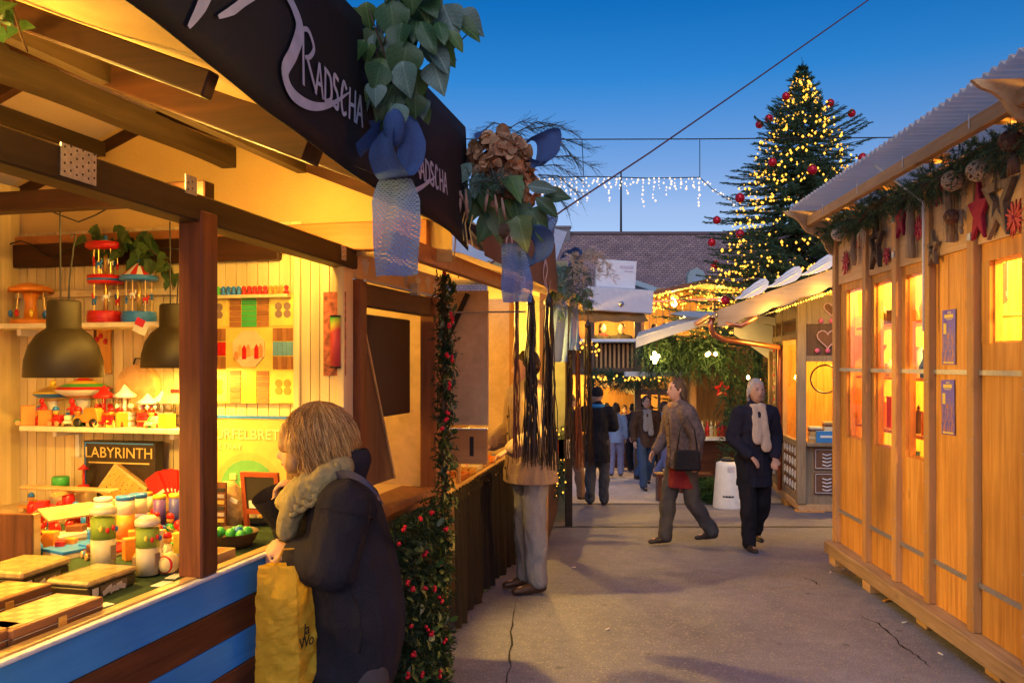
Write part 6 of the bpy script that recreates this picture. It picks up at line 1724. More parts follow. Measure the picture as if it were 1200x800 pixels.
MB().box(.2, 2.9, -.02, .0, .02, .78).build('counter_front', m_brown, gs)
MB().box(-.03, .05, -.05, .03, 0, 2.55).build('post', m_pine_post, gs)
MB().grid(lambda u, v: (-.3 + 3.8*u, -.35 + 2.2*v, 2.50 + .45*min(1, v*1.8) - .02*math.sin(u*12)), 24, 8).build('roof_canvas', m_canvas, gs, True)
tl = thing('bulb_lamp', 'bare bulb hanging in the pale green stall', 'lamp', G @ T(1.6, .6, 2.2))
MB().ell((0, 0, 0), (.035, .035, .045), 12, 8).build('bulb', m_lampglow, tl, True); MB().tube([(0, 0, .04), (0, 0, .4)], .006, 5).build('cable', m_cable, tl)
bulb_light('bulb_light', tl, (0, 0, -.07), 75, WARM, .05)
for k, (px, py) in enumerate([(646, 505), (655, 500), (661, 506)]):
    p = at(px, py, 9.3)
    t = thing('gift_bag', ['white', 'small red', 'cream'][k] + ' paper bag standing on the pale green stall counter', 'bag', T(p.x, p.y, G.translation.z + .83))
    MB().prism([(-.06, 0), (.06, 0), (.065, .2), (-.065, .2)], -.04, .04).build('bag', [m_paper, mR, m_offwhite][k], t); MB().tube([(-.03, 0, .2), (-.02, 0, .25), (.02, 0, .25), (.03, 0, .2)], .004, 5).build('handle', m_cable, t)
t = thing('fir_garland', 'fir garland with warm lights hanging down the corner of the pale green stall', 'garland', T(*at(656, 500, 9.6)))
V, Fc = fir_path([(0, 0, 0), (0, 0, -.8)], .07, 240, .07, .03, .4, 18, .003)
link('needles', tri_mesh('needles', V, Fc, [m_fir, m_fir2], midx=(rng.random(len(Fc)) < .4).astype(int)), t)['kind'] = 'stuff'
link('bulbs', bulbs_mesh('bulbs', [(random.uniform(-.06, .06), -.08, -random.uniform(0, .8)) for _ in range(22)], .009, m_bulb), t)['kind'] = 'stuff'
S3 = frame(.62, 10.2, ground_z(10.6), 3)
t = thing('snack_stall', 'grey metal fascia snack stall with tilted white sign box and brown awning', 'market stall', S3)
zo = -ground_z(10.6)
def Z3(py, Y): return CAM.z - (py-426)/F*Y - ground_z(10.6)
MB().box(.10, .90, -.05, .55, Z3(362, 10.2), Z3(334, 10.2), RY(3.5)).build('fascia', plain('fascia_grey', (.55, .57, .62), .45, .1, .06), t, bevel=.01)
for x in (.32, .68):
    MB().lathe([(.03, 0), (.03, .02), (.0, .03)], 12, T(x, -.05, Z3(351, 10.2)-.01 - x*.06) @ RX(90)).build('fascia_bolt', m_steel, t, True)
MB().box(.22, .70, .08, .2, Z3(333, 10.2), Z3(300, 10.2), RY(3.5)).build('sign_box', plain('sign_white', (.70, .70, .72), .5, 0, .04), t, bevel=.008)
MB().box(.50, .66, .072, .079, Z3(309, 10.2), Z3(306, 10.2), RY(3.5)).box(.56, .66, .072, .079, Z3(313, 10.2), Z3(311.5, 10.2), RY(3.5)).build('sign_lines', m_ptext2, t)
MB().grid(lambda u, v: (.12 + .85*u, -.25 + .7*v, Z3(378, 10.2) + .25*v + .01*math.sin(u*20)), 12, 6).build('awning', cloth('brown_awning', (.28, .17, .07), 120, .35), t, True)
MB().box(.02, .10, -.02, .06, 0, Z3(345, 10.2)).build('post', m_dkbeam, t)
MB().grid(lambda u, v: (-1.5 + 1.55*u, .1 + 1.6*v, Z3(268, 10.2) + .02*math.sin(u*30) - .25*v), 20, 4).build('roof', m_roof, t, True)
MB().box(-.9, .10, .5, .54, 0, Z3(300, 10.2)).build('back_wall', m_sage, t)
t = thing('light_string', 'warm fairy lights strung under the brown awning', 'light string', T(0, 0, 0))
pts = [at(x, 405 + 6*math.sin(x*.3), 10.0) for x in np.linspace(676, 700, 8)]
MB().tube(pts, .004, 4).build('wire', m_cable, t)
link('bulbs', bulbs_mesh('bulbs', [list(p + Vector((random.uniform(-.03, .03), -.02, random.uniform(-.06, .06)))) for p in pts for _ in range(3)], .014, m_bulb), t)['kind'] = 'stuff'
from mathutils.bvhtree import BVHTree
def capsule(mb, p0, p1, r0, r1, k=1.0, side=None, n=14):
    """closed tapered limb; k squashes it across 'side'"""
    p0 = Vector(p0); p1 = Vector(p1); d = (p1 - p0)
    L_ = d.length; d = d.normalized() if L_ > 1e-6 else Vector((0, 0, 1))
    a = Vector(side) - d * Vector(side).dot(d) if side is not None else d.orthogonal()
    a.normalize(); b_ = d.cross(a)
    rings = []
    m = 4
    for i in range(m + 1):
        t = -math.pi/2 + (math.pi/2) * i / m
        rings.append((p0 + d * (r0 * math.sin(t)), r0 * math.cos(t)))
    for i in range(m + 1):
        t = (math.pi/2) * i / m
        rings.append((p1 + d * (r1 * math.sin(t)), r1 * math.cos(t)))
    vs = []; fs = []
    for (c, r) in rings:
        r = max(r, 1e-4)
        for j in range(n):
            t = 2*math.pi*j/n
            vs.append(c + a * (r*math.cos(t)) + b_ * (r*k*math.sin(t)))
    for i in range(len(rings) - 1):
        for j in range(n):
            fs.append((i*n+j, i*n+(j+1) % n, (i+1)*n+(j+1) % n, (i+1)*n+j))
    mb.add(vs, fs)
def blob(prims, voxel=.012, smooth=4, wrinkle=0.0, wscale=14.0, dirn=None):
    """one continuous skin over overlapping limbs"""
    mb = MB()
    for p in prims:
        if p[0] == 'c': capsule(mb, *p[1:])
        else: mb.ell(p[1], p[2], 16, 12, p[3] if len(p) > 3 else None)
    me = mb.mesh('tmp', m_white)
    o = bpy.data.objects.new('tmp', me); col.objects.link(o)
    r = o.modifiers.new('r', 'REMESH'); r.mode = 'VOXEL'; r.voxel_size = voxel
    s = o.modifiers.new('s', 'SMOOTH'); s.factor = .5; s.iterations = smooth
    dg = bpy.context.evaluated_depsgraph_get()
    out = bpy.data.meshes.new_from_object(o.evaluated_get(dg))
    bpy.data.objects.remove(o); bpy.data.meshes.remove(me)
    out.materials.clear()
    if wrinkle:
        n = len(out.vertices); co = np.empty(n*3); no = np.empty(n*3)
        out.vertices.foreach_get('co', co); out.vertices.foreach_get('normal', no)
        co = co.reshape(-1, 3); no = no.reshape(-1, 3)
        ph = np.array([mnoise.noise(Vector((c[0]*wscale, c[1]*wscale, c[2]*wscale*.55))) + .5*mnoise.noise(Vector((c[0]*wscale*2.3, c[1]*wscale*2.3, c[2]*wscale*1.2))) for c in co])
        co += no * (ph[:, None] * wrinkle)
        out.vertices.foreach_set('co', co.ravel())
    out.polygons.foreach_set('use_smooth', [True]*len(out.polygons))
    out.update()
    return out
def garment(name, prims, mat_, parent, voxel=.012, smooth=4, wrinkle=.006, wscale=14.0, cut=None):
    me = blob(prims, voxel, smooth, wrinkle, wscale)
    if cut:      # (point, normal): keep the side the normal points to, leave a clean open hem
        bm = bmesh.new(); bm.from_mesh(me)
        for (pt, nr) in cut:
            bmesh.ops.bisect_plane(bm, geom=bm.verts[:] + bm.edges[:] + bm.faces[:], plane_co=pt, plane_no=nr, clear_inner=True)
        bm.to_mesh(me); bm.free()
        me.polygons.foreach_set('use_smooth', [True]*len(me.polygons))
    me.materials.append(mat_)
    o = link(name, me, parent)
    if cut:
        so = o.modifiers.new('thick', 'SOLIDIFY'); so.thickness = .006; so.offset = -1
    return o
m_skin = plain('skin', (.55, .32, .22), .55, 0, .06, 20)
m_eye = plain('eye_dark', (.02, .015, .012), .2)
m_lip_c = plain('lips', (.40, .13, .11), .5)
SHOE = {}
def hand(prims, wrist, d, up, s=1.0, curl=.35):
    """palm, four fingers and a thumb as limbs of one skin"""
    w = Vector(wrist); d = Vector(d).normalized(); up = Vector(up); sd = d.cross(up).normalized(); up = sd.cross(d).normalized()
    palm = w + d*.055*s
    prims.append(('c', w, palm, .024*s, .03*s, .55, sd))
    for k, (off, ln) in enumerate([(-.030, .062), (-.010, .075), (.011, .070), (.030, .056)]):
        b_ = palm + sd*off*s + d*.02*s
        m1 = b_ + (d*(1-curl*.5) - up*curl*.6).normalized()*ln*.55*s
        m2 = m1 + (d*(1-curl*1.4) - up*curl*1.6).normalized()*ln*.55*s
        prims.append(('c', b_, m1, .0105*s, .0095*s)); prims.append(('c', m1, m2, .0095*s, .008*s))
    th0 = w + d*.025*s - sd*.028*s
    th1 = th0 + (d*.7 - sd*.6 - up*.2).normalized()*.04*s; th2 = th1 + (d*.95 - up*.35).normalized()*.03*s
    prims.append(('c', th0, th1, .013*s, .011*s)); prims.append(('c', th1, th2, .011*s, .009*s))
def person(label, pos, facing, H, coat_m, trouser_m, hair_m, coat_len=.78, stride=(0.0, 0.0), arms=None, hat=None, scarf=None, collar=None, coat_w=1.0, hair='short', skirt=None, bag=None, lean=0.0, shoe_m=None, boots=False, name='person', fem=False, look=0.0, seated=False, voxel=.014):
    """template 1.75 m tall, facing local -y, feet on z=0"""
    s = H / 1.75
    t = thing(name, label, 'person', T(*pos) @ RZ(facing) @ SC(s, s, s))
    sw = .165 if fem else .185       # half shoulder
    hipw = .095
    ly = -lean                        # lean forward moves the chest towards -y
    pel = Vector((0, 0, .93)); wai = Vector((0, ly*.35, 1.08)); che = Vector((0, ly*.7, 1.30)); nk = Vector((0, ly, 1.47)); hd = Vector((look*.02, ly*1.15 - .015, 1.635))
    B = []; P_ = []; C = []
    X = Vector((1, 0, 0))
    B += [('c', pel, wai, .13, .115, .72, X), ('c', wai, che, .115, .135, .7, X), ('c', che, che + Vector((0, 0, .10)), .14, .11, .62, X), ('c', nk - Vector((0, 0, .03)), nk + Vector((0, -.005, .08)), .055, .05)]
    B += [('e', hd, (.074, .092, .112)), ('e', hd + Vector((0, -.030, -.055)), (.055, .062, .062)), ('c', hd + Vector((0, -.085, .005)), hd + Vector((0, -.108, -.028)), .010, .013)]
    B += [('e', hd + Vector((.076, .008, -.01)), (.010, .018, .030)), ('e', hd + Vector((-.076, .008, -.01)), (.010, .018, .030))]
    for i, sx in enumerate((-1, 1)):
        f = stride[i]
        hip = Vector((sx*hipw, 0, .90))
        if seated:
            knee = Vector((sx*.12, -.42, .92)); ank = Vector((sx*.12, -.45, .50))
        else:
            knee = hip + Vector((sx*.005, -math.sin(f)*.42 - (.03 if f else .01), -math.cos(f)*.42))
            f2 = f - (.35 if f < 0 else .05 if f else 0)
            ank = knee + Vector((0, -math.sin(f2)*.40 + .02, -math.cos(f2)*.39))
        B += [('c', hip, knee, .082, .055), ('c', knee, ank, .052, .036), ('c', ank + Vector((0, .02, -.04)), ank + Vector((0, -.14, -.055)), .034, .030)]
        P_ += [('c', hip + Vector((0, 0, .02)), knee, .104, .085), ('c', knee, ank + Vector((0, 0, .0)), .084, .074)]
        sm = MB()
        sh = [('c', ank + Vector((0, .035, -.045)), ank + Vector((0, -.08, -.05)), .042, .042, .9, X), ('c', ank + Vector((0, -.08, -.05)), ank + Vector((0, -.165, -.06)), .043, .034, .75, X), ('c', ank + Vector((0, .01, .05 if boots else .0)), ank + Vector((0, .02, -.04)), .055 if boots else .046, .045)]
        garment('shoe', sh, shoe_m or plain('shoe_dark', (.03, .022, .018), .45), t, .011, 2, 0)
    P_ += [('c', pel + Vector((0, 0, -.02)), wai - Vector((0, 0, .03)), .142, .128, .78, X)]
    arms = arms or [((-sw-.07, .0, 1.16), (-sw-.06, -.06, .92)), ((sw+.07, .0, 1.16), (sw+.06, -.06, .92))]
    for i, sx in enumerate((-1, 1)):
        shd = Vector((sx*sw, ly*.85, 1.40)); el = Vector(arms[i][0]); wr = Vector(arms[i][1])
        B += [('c', che + Vector((0, 0, .08)), shd, .07, .058), ('c', shd, el, .052, .042), ('c', el, wr, .042, .028)]
        hand(B, wr, (wr - el), Vector((sx*.6, -.2, .3)) if abs((wr-el).normalized().z) > .7 else Vector((0, 0, 1)))
        C += [('c', che + Vector((0, 0, .07)), shd, .095*coat_w, .082*coat_w), ('c', shd, el, .084*coat_w, .068*coat_w), ('c', el, el.lerp(wr, .92), .066*coat_w, .05*coat_w)]
    me = blob(B, voxel, 3); me.materials.append(m_skin); link('body', me, t)
    garment('trousers', P_, trouser_m, t, voxel, 3, .015, 12)
    hem = Vector((0, .0, coat_len))
    C += [('c', che + Vector((0, 0, .05)), wai, .165*coat_w, .15*coat_w, .78, X), ('c', wai, pel, .15*coat_w, .165*coat_w, .80, X), ('c', che + Vector((0, 0, .02)), che + Vector((0, 0, .12)), .165*coat_w, .12*coat_w, .7, X), ('c', nk - Vector((0, 0, .05)), nk + Vector((0, .01, .03)), .085, .07)]
    if coat_len < .9: C += [('c', pel, hem + Vector((0, 0, -.05)), .165*coat_w, .175*coat_w, .85, X)]
    ct = garment('coat', C, coat_m, t, voxel, 4, .013, 11, [((0, 0, coat_len if coat_len < .9 else .86), (0, 0, 1))] )
    if voxel < .018:      # front placket and buttons laid on the coat
        bv = BVHTree.FromPolygons([q.co.copy() for q in ct.data.vertices], [tuple(q.vertices) for q in ct.data.polygons]); ln = []
        for z_ in np.linspace(coat_len + .02, 1.36, 14):
            hit_ = bv.ray_cast(Vector((.02, -1, z_)), Vector((0, 1, 0)))
            if hit_[0] is not None: ln.append(hit_[0] + Vector((0, -.001, 0)))
        if len(ln) > 3:
            MB().tube(ln, .004, 5).build('placket', m_black, ct, True)
            for q in [w_ for w_ in ln[2::3] if not (scarf and scarf[1]) or w_.z < .98]: MB().ell(q + Vector((-.03, -.004, 0)), (.011, .006, .011), 8, 6).build('button', m_black, ct, True)
    if skirt:
        garment('skirt', [('c', pel, Vector((0, 0, skirt[1])), .155, .19, .8, X)], skirt[0], t, voxel, 3, .01, 9, [((0, 0, skirt[1]), (0, 0, 1))])
    Hh = []
    if hat is None or hair == 'long':
        Hh = [('e', hd + Vector((0, .018, .022)), (.083, .095, .108))]
        if hair == 'bob': Hh += [('c', hd + Vector((.062, .02, .0)), hd + Vector((.066, .01, -.10)), .036, .028), ('c', hd + Vector((-.062, .02, .0)), hd + Vector((-.066, .01, -.10)), .036, .028), ('c', hd + Vector((0, .06, .0)), hd + Vector((0, .06, -.11)), .06, .05)]
        if hair == 'long': Hh += [('c', hd + Vector((.06, .03, 0)), hd + Vector((.07, .02, -.2)), .035, .03), ('c', hd + Vector((-.06, .03, 0)), hd + Vector((-.07, .02, -.2)), .035, .03), ('c', hd + Vector((0, .06, 0)), hd + Vector((0, .07, -.22)), .06, .05)]
        hm_ = garment('hair', Hh, hair_m, t, .009, 2, .006, 40, [(hd + Vector((0, -.052, .03)), (0, 1, .62))])
    if hat is not None:
        garment('hat', [('e', hd + Vector((0, .008, .04)), (.088, .10, .095)), ('c', hd + Vector((-.0, .005, .028)), hd + Vector((0, .005, .05)), .093, .09, 1.1, X)], hat, t, .01, 2, .004, 30, [(hd + Vector((0, 0, .012)), (0, .25, 1))])
    for sx in (-1, 1):
        MB().ell(hd + Vector((sx*.028, -.083, .012)), (.010, .006, .006), 8, 6).build('eye', m_eye, t, True)
        MB().tube([hd + Vector((sx*.042, -.078, .030)), hd + Vector((sx*.028, -.090, .034)), hd + Vector((sx*.014, -.090, .030))], .0035, 5).build('eyebrow', hair_m, t, True)
    MB().tube([hd + Vector((-.022, -.082, -.058)), hd + Vector((0, -.094, -.056)), hd + Vector((.022, -.082, -.058))], [.003, .0055, .003], 6).build('mouth', m_lip_c, t, True)
    if scarf:
        S_ = [('c', nk + Vector((.07*math.cos(a), -.01 + .07*math.sin(a), -.0 + .015*math.sin(3*a))), nk + Vector((.07*math.cos(a+.7), -.01 + .07*math.sin(a+.7), .0)), .036, .036) for a in np.arange(0, 6.28, .7)]
        if scarf[1]:
            S_ += [('c', nk + Vector((.03, -.10, -.02)), nk + Vector((.045, -.155, -.40)), .045, .06, .35, X), ('c', nk + Vector((-.04, -.10, -.02)), nk + Vector((-.05, -.155, -.32)), .045, .055, .35, X)]
        garment('scarf', S_, scarf[0], t, .011, 3, .008, 22)
    if collar:
        garment('collar', [('c', nk + Vector((.085*math.cos(a), .01 + .085*math.sin(a), .01)), nk + Vector((.085*math.cos(a+.7), .01 + .085*math.sin(a+.7), .01)), .035, .035) for a in np.arange(0, 6.28, .7)], collar, t, .012, 3, .005, 20)
    return t, s
m_jean = cloth('jeans', (.055, .09, .17), 200, 0, .9, .3, .3, None, .6)
m_jean_l = cloth('pale_jeans', (.24, .25, .27), 200, 0, .9, .3, .25, None, .6)
m_dark = cloth('black_coat', (.018, .017, .022), 120, 0, .85, .3, .25, None, .6)
m_navy_c = cloth('navy_coat', (.022, .022, .038), 160, 0, .95, .4, .25, None, .6)
m_beige = cloth('beige_puffer', (.30, .22, .16), 90, 0, .7, .3, .2, None, .6)
m_brownj = cloth('brown_jacket', (.075, .042, .03), 120, 0, .7, .3, .3, None, .6)
m_greytr = cloth('grey_trousers', (.075, .07, .072), 160, 0, .9, .3, .2)
m_cream_c = cloth('cream_scarf', (.55, .44, .33), 90, 0, .95, .6, .2)
m_lblue = cloth('light_blue_jacket', (.30, .38, .55), 120, 0, .7, .3, .2)
m_redc = cloth('dark_red_cloth', (.16, .02, .03), 120, 0, .85, .3, .2)
m_furry = cloth('mottled_fur', (.13, .10, .095), 30, 0, .95, .9, .5)
m_hair_b = plain('hair_brown', (.07, .04, .022), .55, 0, .3, 50, .3)
m_hair_g = plain('hair_grey', (.42, .38, .35), .6, 0, .25, 50, .3)
m_hair_d = plain('hair_dark', (.02, .014, .011), .5, 0, .3, 50, .3)
m_bluescarf = cloth('bright_blue_scarf', (.05, .25, .55), 100, 0, .9, .5, .2)
def gpos(px, Y): return Vector(((px-600)/F*Y, Y, ground_z(Y)))
pA, sA = person('man in beige puffer jacket and pale jeans leaning at the curtained counter', gpos(622, 6.3), -70, 1.76, m_beige, m_jean_l, m_hair_d, .80, (0, 0), [((-.29, -.02, 1.16), (-.22, -.24, 1.06)), ((.29, -.02, 1.16), (.22, -.24, 1.06))], None, None, cloth('beige_hood', (.36, .27, .19), 90, 0, .8, .3, .2), 1.36, 'short', None, None, .02, plain('brown_shoe', (.06, .03, .018), .35), True)
person('man in black knee-length coat with bright blue scarf standing with his back turned', gpos(700, 12.85), 172, 1.76, m_dark, m_greytr, m_hair_d, .66, (.03, -.03), [((-.25, -.06, 1.17), (-.17, -.26, 1.12)), ((.25, -.06, 1.17), (.17, -.26, 1.12))], cloth('dark_beanie', (.02, .02, .026), 100, 0, .95, .5, .2), (m_bluescarf, False), m_bluescarf, 1.12, 'short', None, None, .03, plain('boot_dark', (.025, .02, .018), .6), True)
person('man in brown jacket and blue jeans walking along the paving', gpos(757, 15.8), 6, 1.74, m_brownj, m_jean, m_hair_b, .80, (.28, -.25), None, None, (cloth('grey_scarf', (.28, .26, .27), 90, 0, .9, .4, .2), True), None, 1.08, 'short', None, None, .03)
person('woman in mottled fur jacket and dark red skirt striding past with a shoulder bag', gpos(800, 8.6), -72, 1.68, m_furry, m_greytr, m_hair_b, .82, (.2, -.2), [((-.24, -.06, 1.15), (-.20, -.22, .98)), ((.24, .04, 1.15), (.22, .02, .92))], None, (cloth('tan_scarf', (.36, .22, .10), 90, 0, .9, .4, .2), False), None, 1.15, 'long', (m_redc, .62), None, .05, None, True, fem=True)
person('grey-haired woman in dark coat and long cream scarf walking beside the gingerbread hut', gpos(884, 8.35), 8, 1.66, m_navy_c, m_dark, m_hair_g, .66, (.12, -.12), [((-.24, .0, 1.14), (-.13, -.20, .98)), ((.24, .0, 1.14), (.12, -.22, .96))], None, (m_cream_c, True), None, 1.08, 'bob', None, None, .03, None, True, fem=True)
person('person in light blue jacket with pale trousers far down the lane', gpos(722, 19.5), 170, 1.70, m_lblue, plain('lilac_trousers', (.25, .24, .38), .9), m_hair_b, .82, (.15, -.15), fem=True, hair='bob', voxel=.02)
person('person in dark purple jacket behind the man in the brown jacket', gpos(741, 21.5), 185, 1.72, cloth('purple_jacket', (.06, .03, .08), 100), m_dark, m_hair_d, .8, (.1, -.1), voxel=.02)
person('person in brown shorts-length coat and tan trousers behind the leather fringes', gpos(668, 13.6), 120, 1.70, m_brownj, cloth('tan_trousers', (.32, .19, .12), 120), m_hair_b, .75, (.2, -.2), voxel=.018, fem=True)
person('person in grey jacket in the crowd under the lit garland', gpos(774, 22), 20, 1.75, m_greytr, m_dark, m_hair_d, .82, (.1, -.1), voxel=.02)
person('person in dark red jacket in the crowd under the lit garland', gpos(789, 20), -40, 1.68, m_redc, m_dark, m_hair_b, .82, (.1, -.1), voxel=.02, fem=True, hair='long')
person('person in black jacket and hood at the end of the lane', gpos(711, 23), 190, 1.78, m_dark, m_jean, m_hair_d, .82, (.12, -.12), voxel=.02)
pb = gpos(786, 8.35)
t = thing('shoulder_bag', 'black shoulder bag hanging at the side of the fur-jacket woman', 'handbag', T(pb.x + .14, pb.y - .10, pb.z + .78))
MB().prism([(-.13, 0), (.13, 0), (.12, .2), (-.12, .2)], -.05, .05).build('bag', m_dark, t, bevel=.02)
MB().tube([(-.10, 0, .19), (-.07, .0, .40), (.0, .03, .52), (.07, 0, .40), (.10, 0, .19)], .008, 6).build('strap', m_black, t, True)
WY = 3.02
def w(px, py, dy=0.0): return at(px, py, WY + dy)
wb = at(410, 900, WY); wb.z = 0
wt = thing('person', 'woman with blond bob in navy wool coat and knitted scarf leaning over the toy counter', 'person', T(wb.x, wb.y, 0))
def v(px, py, dy=0.0): return w(px, py, dy) - Vector((wb.x, wb.y, 0))
Xv = Vector((1, 0, 0)); Yv = Vector((0, 1, 0))
k_ = WY / F
hc = v(366, 522, .0)
B = [('c', v(418, 770), v(415, 700), .125, .13, 1.15, Xv), ('c', v(415, 700), v(405, 600), .13, .13, 1.25, Xv), ('c', v(405, 600), v(398, 575), .12, .09, 1.4, Xv), ('c', v(392, 570), v(378, 545), .055, .052),
     ('e', hc, (.095, .078, .108)), ('e', hc + Vector((-.045, -.0, -.05)), (.062, .058, .06)), ('c', hc + Vector((-.095, 0, -.005)), hc + Vector((-.116, -.005, -.036)), .010, .013),
     ('e', hc + Vector((.0, -.078, -.01)), (.018, .010, .03))]
for sx, dy in ((-1, -.085), (1, .085)):
    hip = v(418, 775, dy); knee = Vector((hip.x - .03, hip.y, .47)); ank = Vector((hip.x + .01, hip.y, .09))
    B += [('c', hip, knee, .085, .058), ('c', knee, ank, .055, .036), ('c', ank + Vector((.03, 0, -.04)), ank + Vector((-.13, 0, -.055)), .034, .03)]
shN, elN, wrN = v(404, 592, -.17), v(388, 662, -.20), v(343, 646, -.06)
shF, elF, wrF = v(384, 592, .16), v(344, 632, .17), v(323, 592, .12)
B += [('c', shN, elN, .055, .045), ('c', elN, wrN, .043, .028), ('c', shF, elF, .055, .045), ('c', elF, wrF, .043, .028), ('c', v(400, 585), shN, .08, .06), ('c', v(395, 585), shF, .08, .06)]
hand(B, wrN, Vector((-.85, .25, .10)), Vector((.1, -.8, .7)), 1.0, .75)
hand(B, wrF, Vector((.1, -.1, 1)), Vector((-1, 0, 0)), .85, .7)
me = blob(B, .0085, 3); me.materials.append(m_skin); link('body', me, wt)
m_wool = cloth('navy_wool', (.022, .020, .027), 260, 0, .95, .6, .4, None, .35)
C = [('c', v(416, 772), v(420, 715), .160, .172, 1.12, Xv), ('c', v(420, 715), v(412, 650), .170, .158, 1.2, Xv), ('c', v(412, 650), v(404, 600), .158, .135, 1.38, Xv), ('c', v(404, 602), v(400, 578), .13, .10, 1.6, Xv),
     ('c', v(400, 585), shN, .10, .092), ('c', v(395, 585), shF, .10, .085), ('c', shN, elN, .095, .088), ('c', elN, elN.lerp(wrN, .82), .088, .062), ('c', shF, elF, .09, .075), ('c', elF, elF.lerp(wrF, .5), .07, .055),
     ('c', v(408, 770), v(410, 815), .158, .150, 1.15, Xv),
     ('c', v(404, 560), v(416, 538), .075, .060, 1.2, Xv), ('c', v(384, 660, -.19), v(372, 664, -.15), .085, .07)]
wcoat = garment('coat', C, m_wool, wt, .0095, 4, .006, 10, [(v(410, 792), (.16, 0, 1)), (v(408, 524), (-.1, 0, -1))])
bvh = BVHTree.FromPolygons([v_.co.copy() for v_ in wcoat.data.vertices], [tuple(p_.vertices) for p_ in wcoat.data.polygons])
def seam(pts):
    out = []
    for p_ in pts:
        l_, n_, i_, d_ = bvh.find_nearest(p_)
        if l_ is not None: out.append(l_ + n_*.0012)
    MB().tube(out, .0024, 5).build('seam', plain('seam_dark', (.008, .007, .011), .9), wcoat, True)
ca = (elN - shN).normalized(); c1 = ca.orthogonal().normalized(); c2 = ca.cross(c1)
seam([shN + ca*.02 + (c1*math.cos(a) + c2*math.sin(a))*.13 for a in np.linspace(0, 6.28, 40)])
seam([v(428, y_, -.3) for y_ in np.linspace(668, 785, 30)])
seam([shN.lerp(elN, f) + Vector((.12, -.06, 0)) for f in np.linspace(.15, 1, 20)])
def cuff(u, vv):
    a = 2*math.pi*u; ax = (wrF - elF).normalized(); s1 = ax.orthogonal().normalized(); s2 = ax.cross(s1)
    c = elF.lerp(wrF, .35 + 1.0*vv); r = .045 + .024*vv
    return c + s1*(r*math.cos(a)) + s2*(r*math.sin(a))
MB().grid(cuff, 20, 5).build('cuff', m_wool, wt, True)
st = [v(382, 562, -.10), v(398, 556, -.175), v(412, 556, -.215), v(430, 566, -.23), v(444, 582, -.21), v(454, 600, -.16), v(462, 622, -.06), v(466, 645, .06)]
ribbon(MB(), st, [.03]*8, Vector((.35, -.1, -.9)), .0, 2).build('bag_strap', cloth('strap_blue', (.06, .06, .10), 200), wt, True)
Tt = []
for dy in (-.085, .085):
    hip = v(418, 775, dy); knee = Vector((hip.x - .03, hip.y, .47)); ank = Vector((hip.x + .01, hip.y, .10))
    Tt += [('c', hip + Vector((.03, 0, -.04)), knee + Vector((.05, 0, 0)), .085, .08), ('c', knee + Vector((.05, 0, 0)), ank, .08, .075)]
    garment('shoe', [('c', ank + Vector((.04, 0, -.05)), ank + Vector((-.10, 0, -.06)), .042, .04), ('c', ank + Vector((-.10, 0, -.06)), ank + Vector((-.16, 0, -.065)), .04, .032)], plain('shoe_dark', (.03, .022, .018), .45), wt, .011, 2, 0)
garment('trousers', Tt, cloth('taupe_trousers', (.07, .058, .06), 200), wt, .012, 4, .008, 10)
m_hairw = plain('hair_blond', (.34, .19, .075), .42, 0, .35, 40)
cap = [('e', hc + Vector((.022, .0, .028)), (.108, .098, .112)), ('c', hc + Vector((.065, 0, .0)), hc + Vector((.088, 0, -.05)), .08, .055), ('c', hc + Vector((-.03, -.075, .03)), hc + Vector((-.045, -.088, -.06)), .04, .03), ('c', hc + Vector((.03, -.07, .0)), hc + Vector((.03, -.085, -.085)), .05, .04), ('c', hc + Vector((.03, .07, .0)), hc + Vector((.03, .085, -.075)), .05, .04), ('c', hc + Vector((-.075, -.03, .055)), hc + Vector((-.088, -.045, .0)), .035, .02)]
hair = garment('hair', cap, m_hairw, wt, .009, 3, .006, 30)
crown = hc + Vector((.02, 0, .135))
m_hs = [plain('hair_strand', (.52, .29, .09), .36), plain('hair_strand_d', (.24, .115, .035), .4), plain('hair_strand_l', (.78, .52, .20), .34)]
strands = [MB(), MB(), MB()]
for k in range(3300):
    a = random.uniform(0, 2*math.pi)
    dirv = Vector((math.cos(a), math.sin(a), 0))
    pts = []; ph = random.uniform(0, 6.28); amp = random.uniform(.003, .014)
    lo = random.uniform(-.45, -.75) if math.cos(a) > -.3 else random.uniform(-.1, -.4) if math.cos(a) > -.75 else random.uniform(.08, .3)
    for j in range(9):
        el_ = math.pi/2 + (lo*math.pi/2 - math.pi/2) * (j/8)
        rx = .130 if dirv.x > 0 else .112
        p = hc + Vector((.024 + math.cos(max(el_, -.5))*dirv.x*rx, math.cos(max(el_, -.5))*dirv.y*.118, .028 + math.sin(el_)*.130))
        if el_ < 0: p += dirv*.02*(-el_)
        p += Vector((math.cos(ph + j*1.1), math.sin(ph + j*1.1), 0))*amp*(j/8)*1.6
        pts.append(p + dirv*random.uniform(-.003, .003))
    strands[random.choice([0, 0, 1, 2])].tube(pts, [.0011]*7 + [.0009, .0003], 3, False)
for mb, m in zip(strands, m_hs):
    mb.build('hair_strands', m, hair, True)['kind'] = 'stuff'
MB().ell(hc + Vector((-.088, -.036, .002)), (.006, .010, .006), 8, 6).build('eye', m_eye, wt, True)
MB().tube([hc + Vector((-.098, -.02, -.065)), hc + Vector((-.105, 0, -.064))], [.004, .006], 6).build('mouth', m_lip_c, wt, True)
m_knit = cloth('knit_scarf', (.30, .25, .12), 60, 0, .95, 1.0, .3)
S_ = []
ring = [(400, 548, -.10), (380, 560, -.14), (360, 575, -.13), (343, 585, -.06), (336, 588, .03), (350, 572, .12), (375, 556, .14), (398, 545, .06)]
for i in range(len(ring)):
    a = v(*ring[i]); b_ = v(*ring[(i+1) % len(ring)]); S_.append(('c', a, b_, .042, .042))
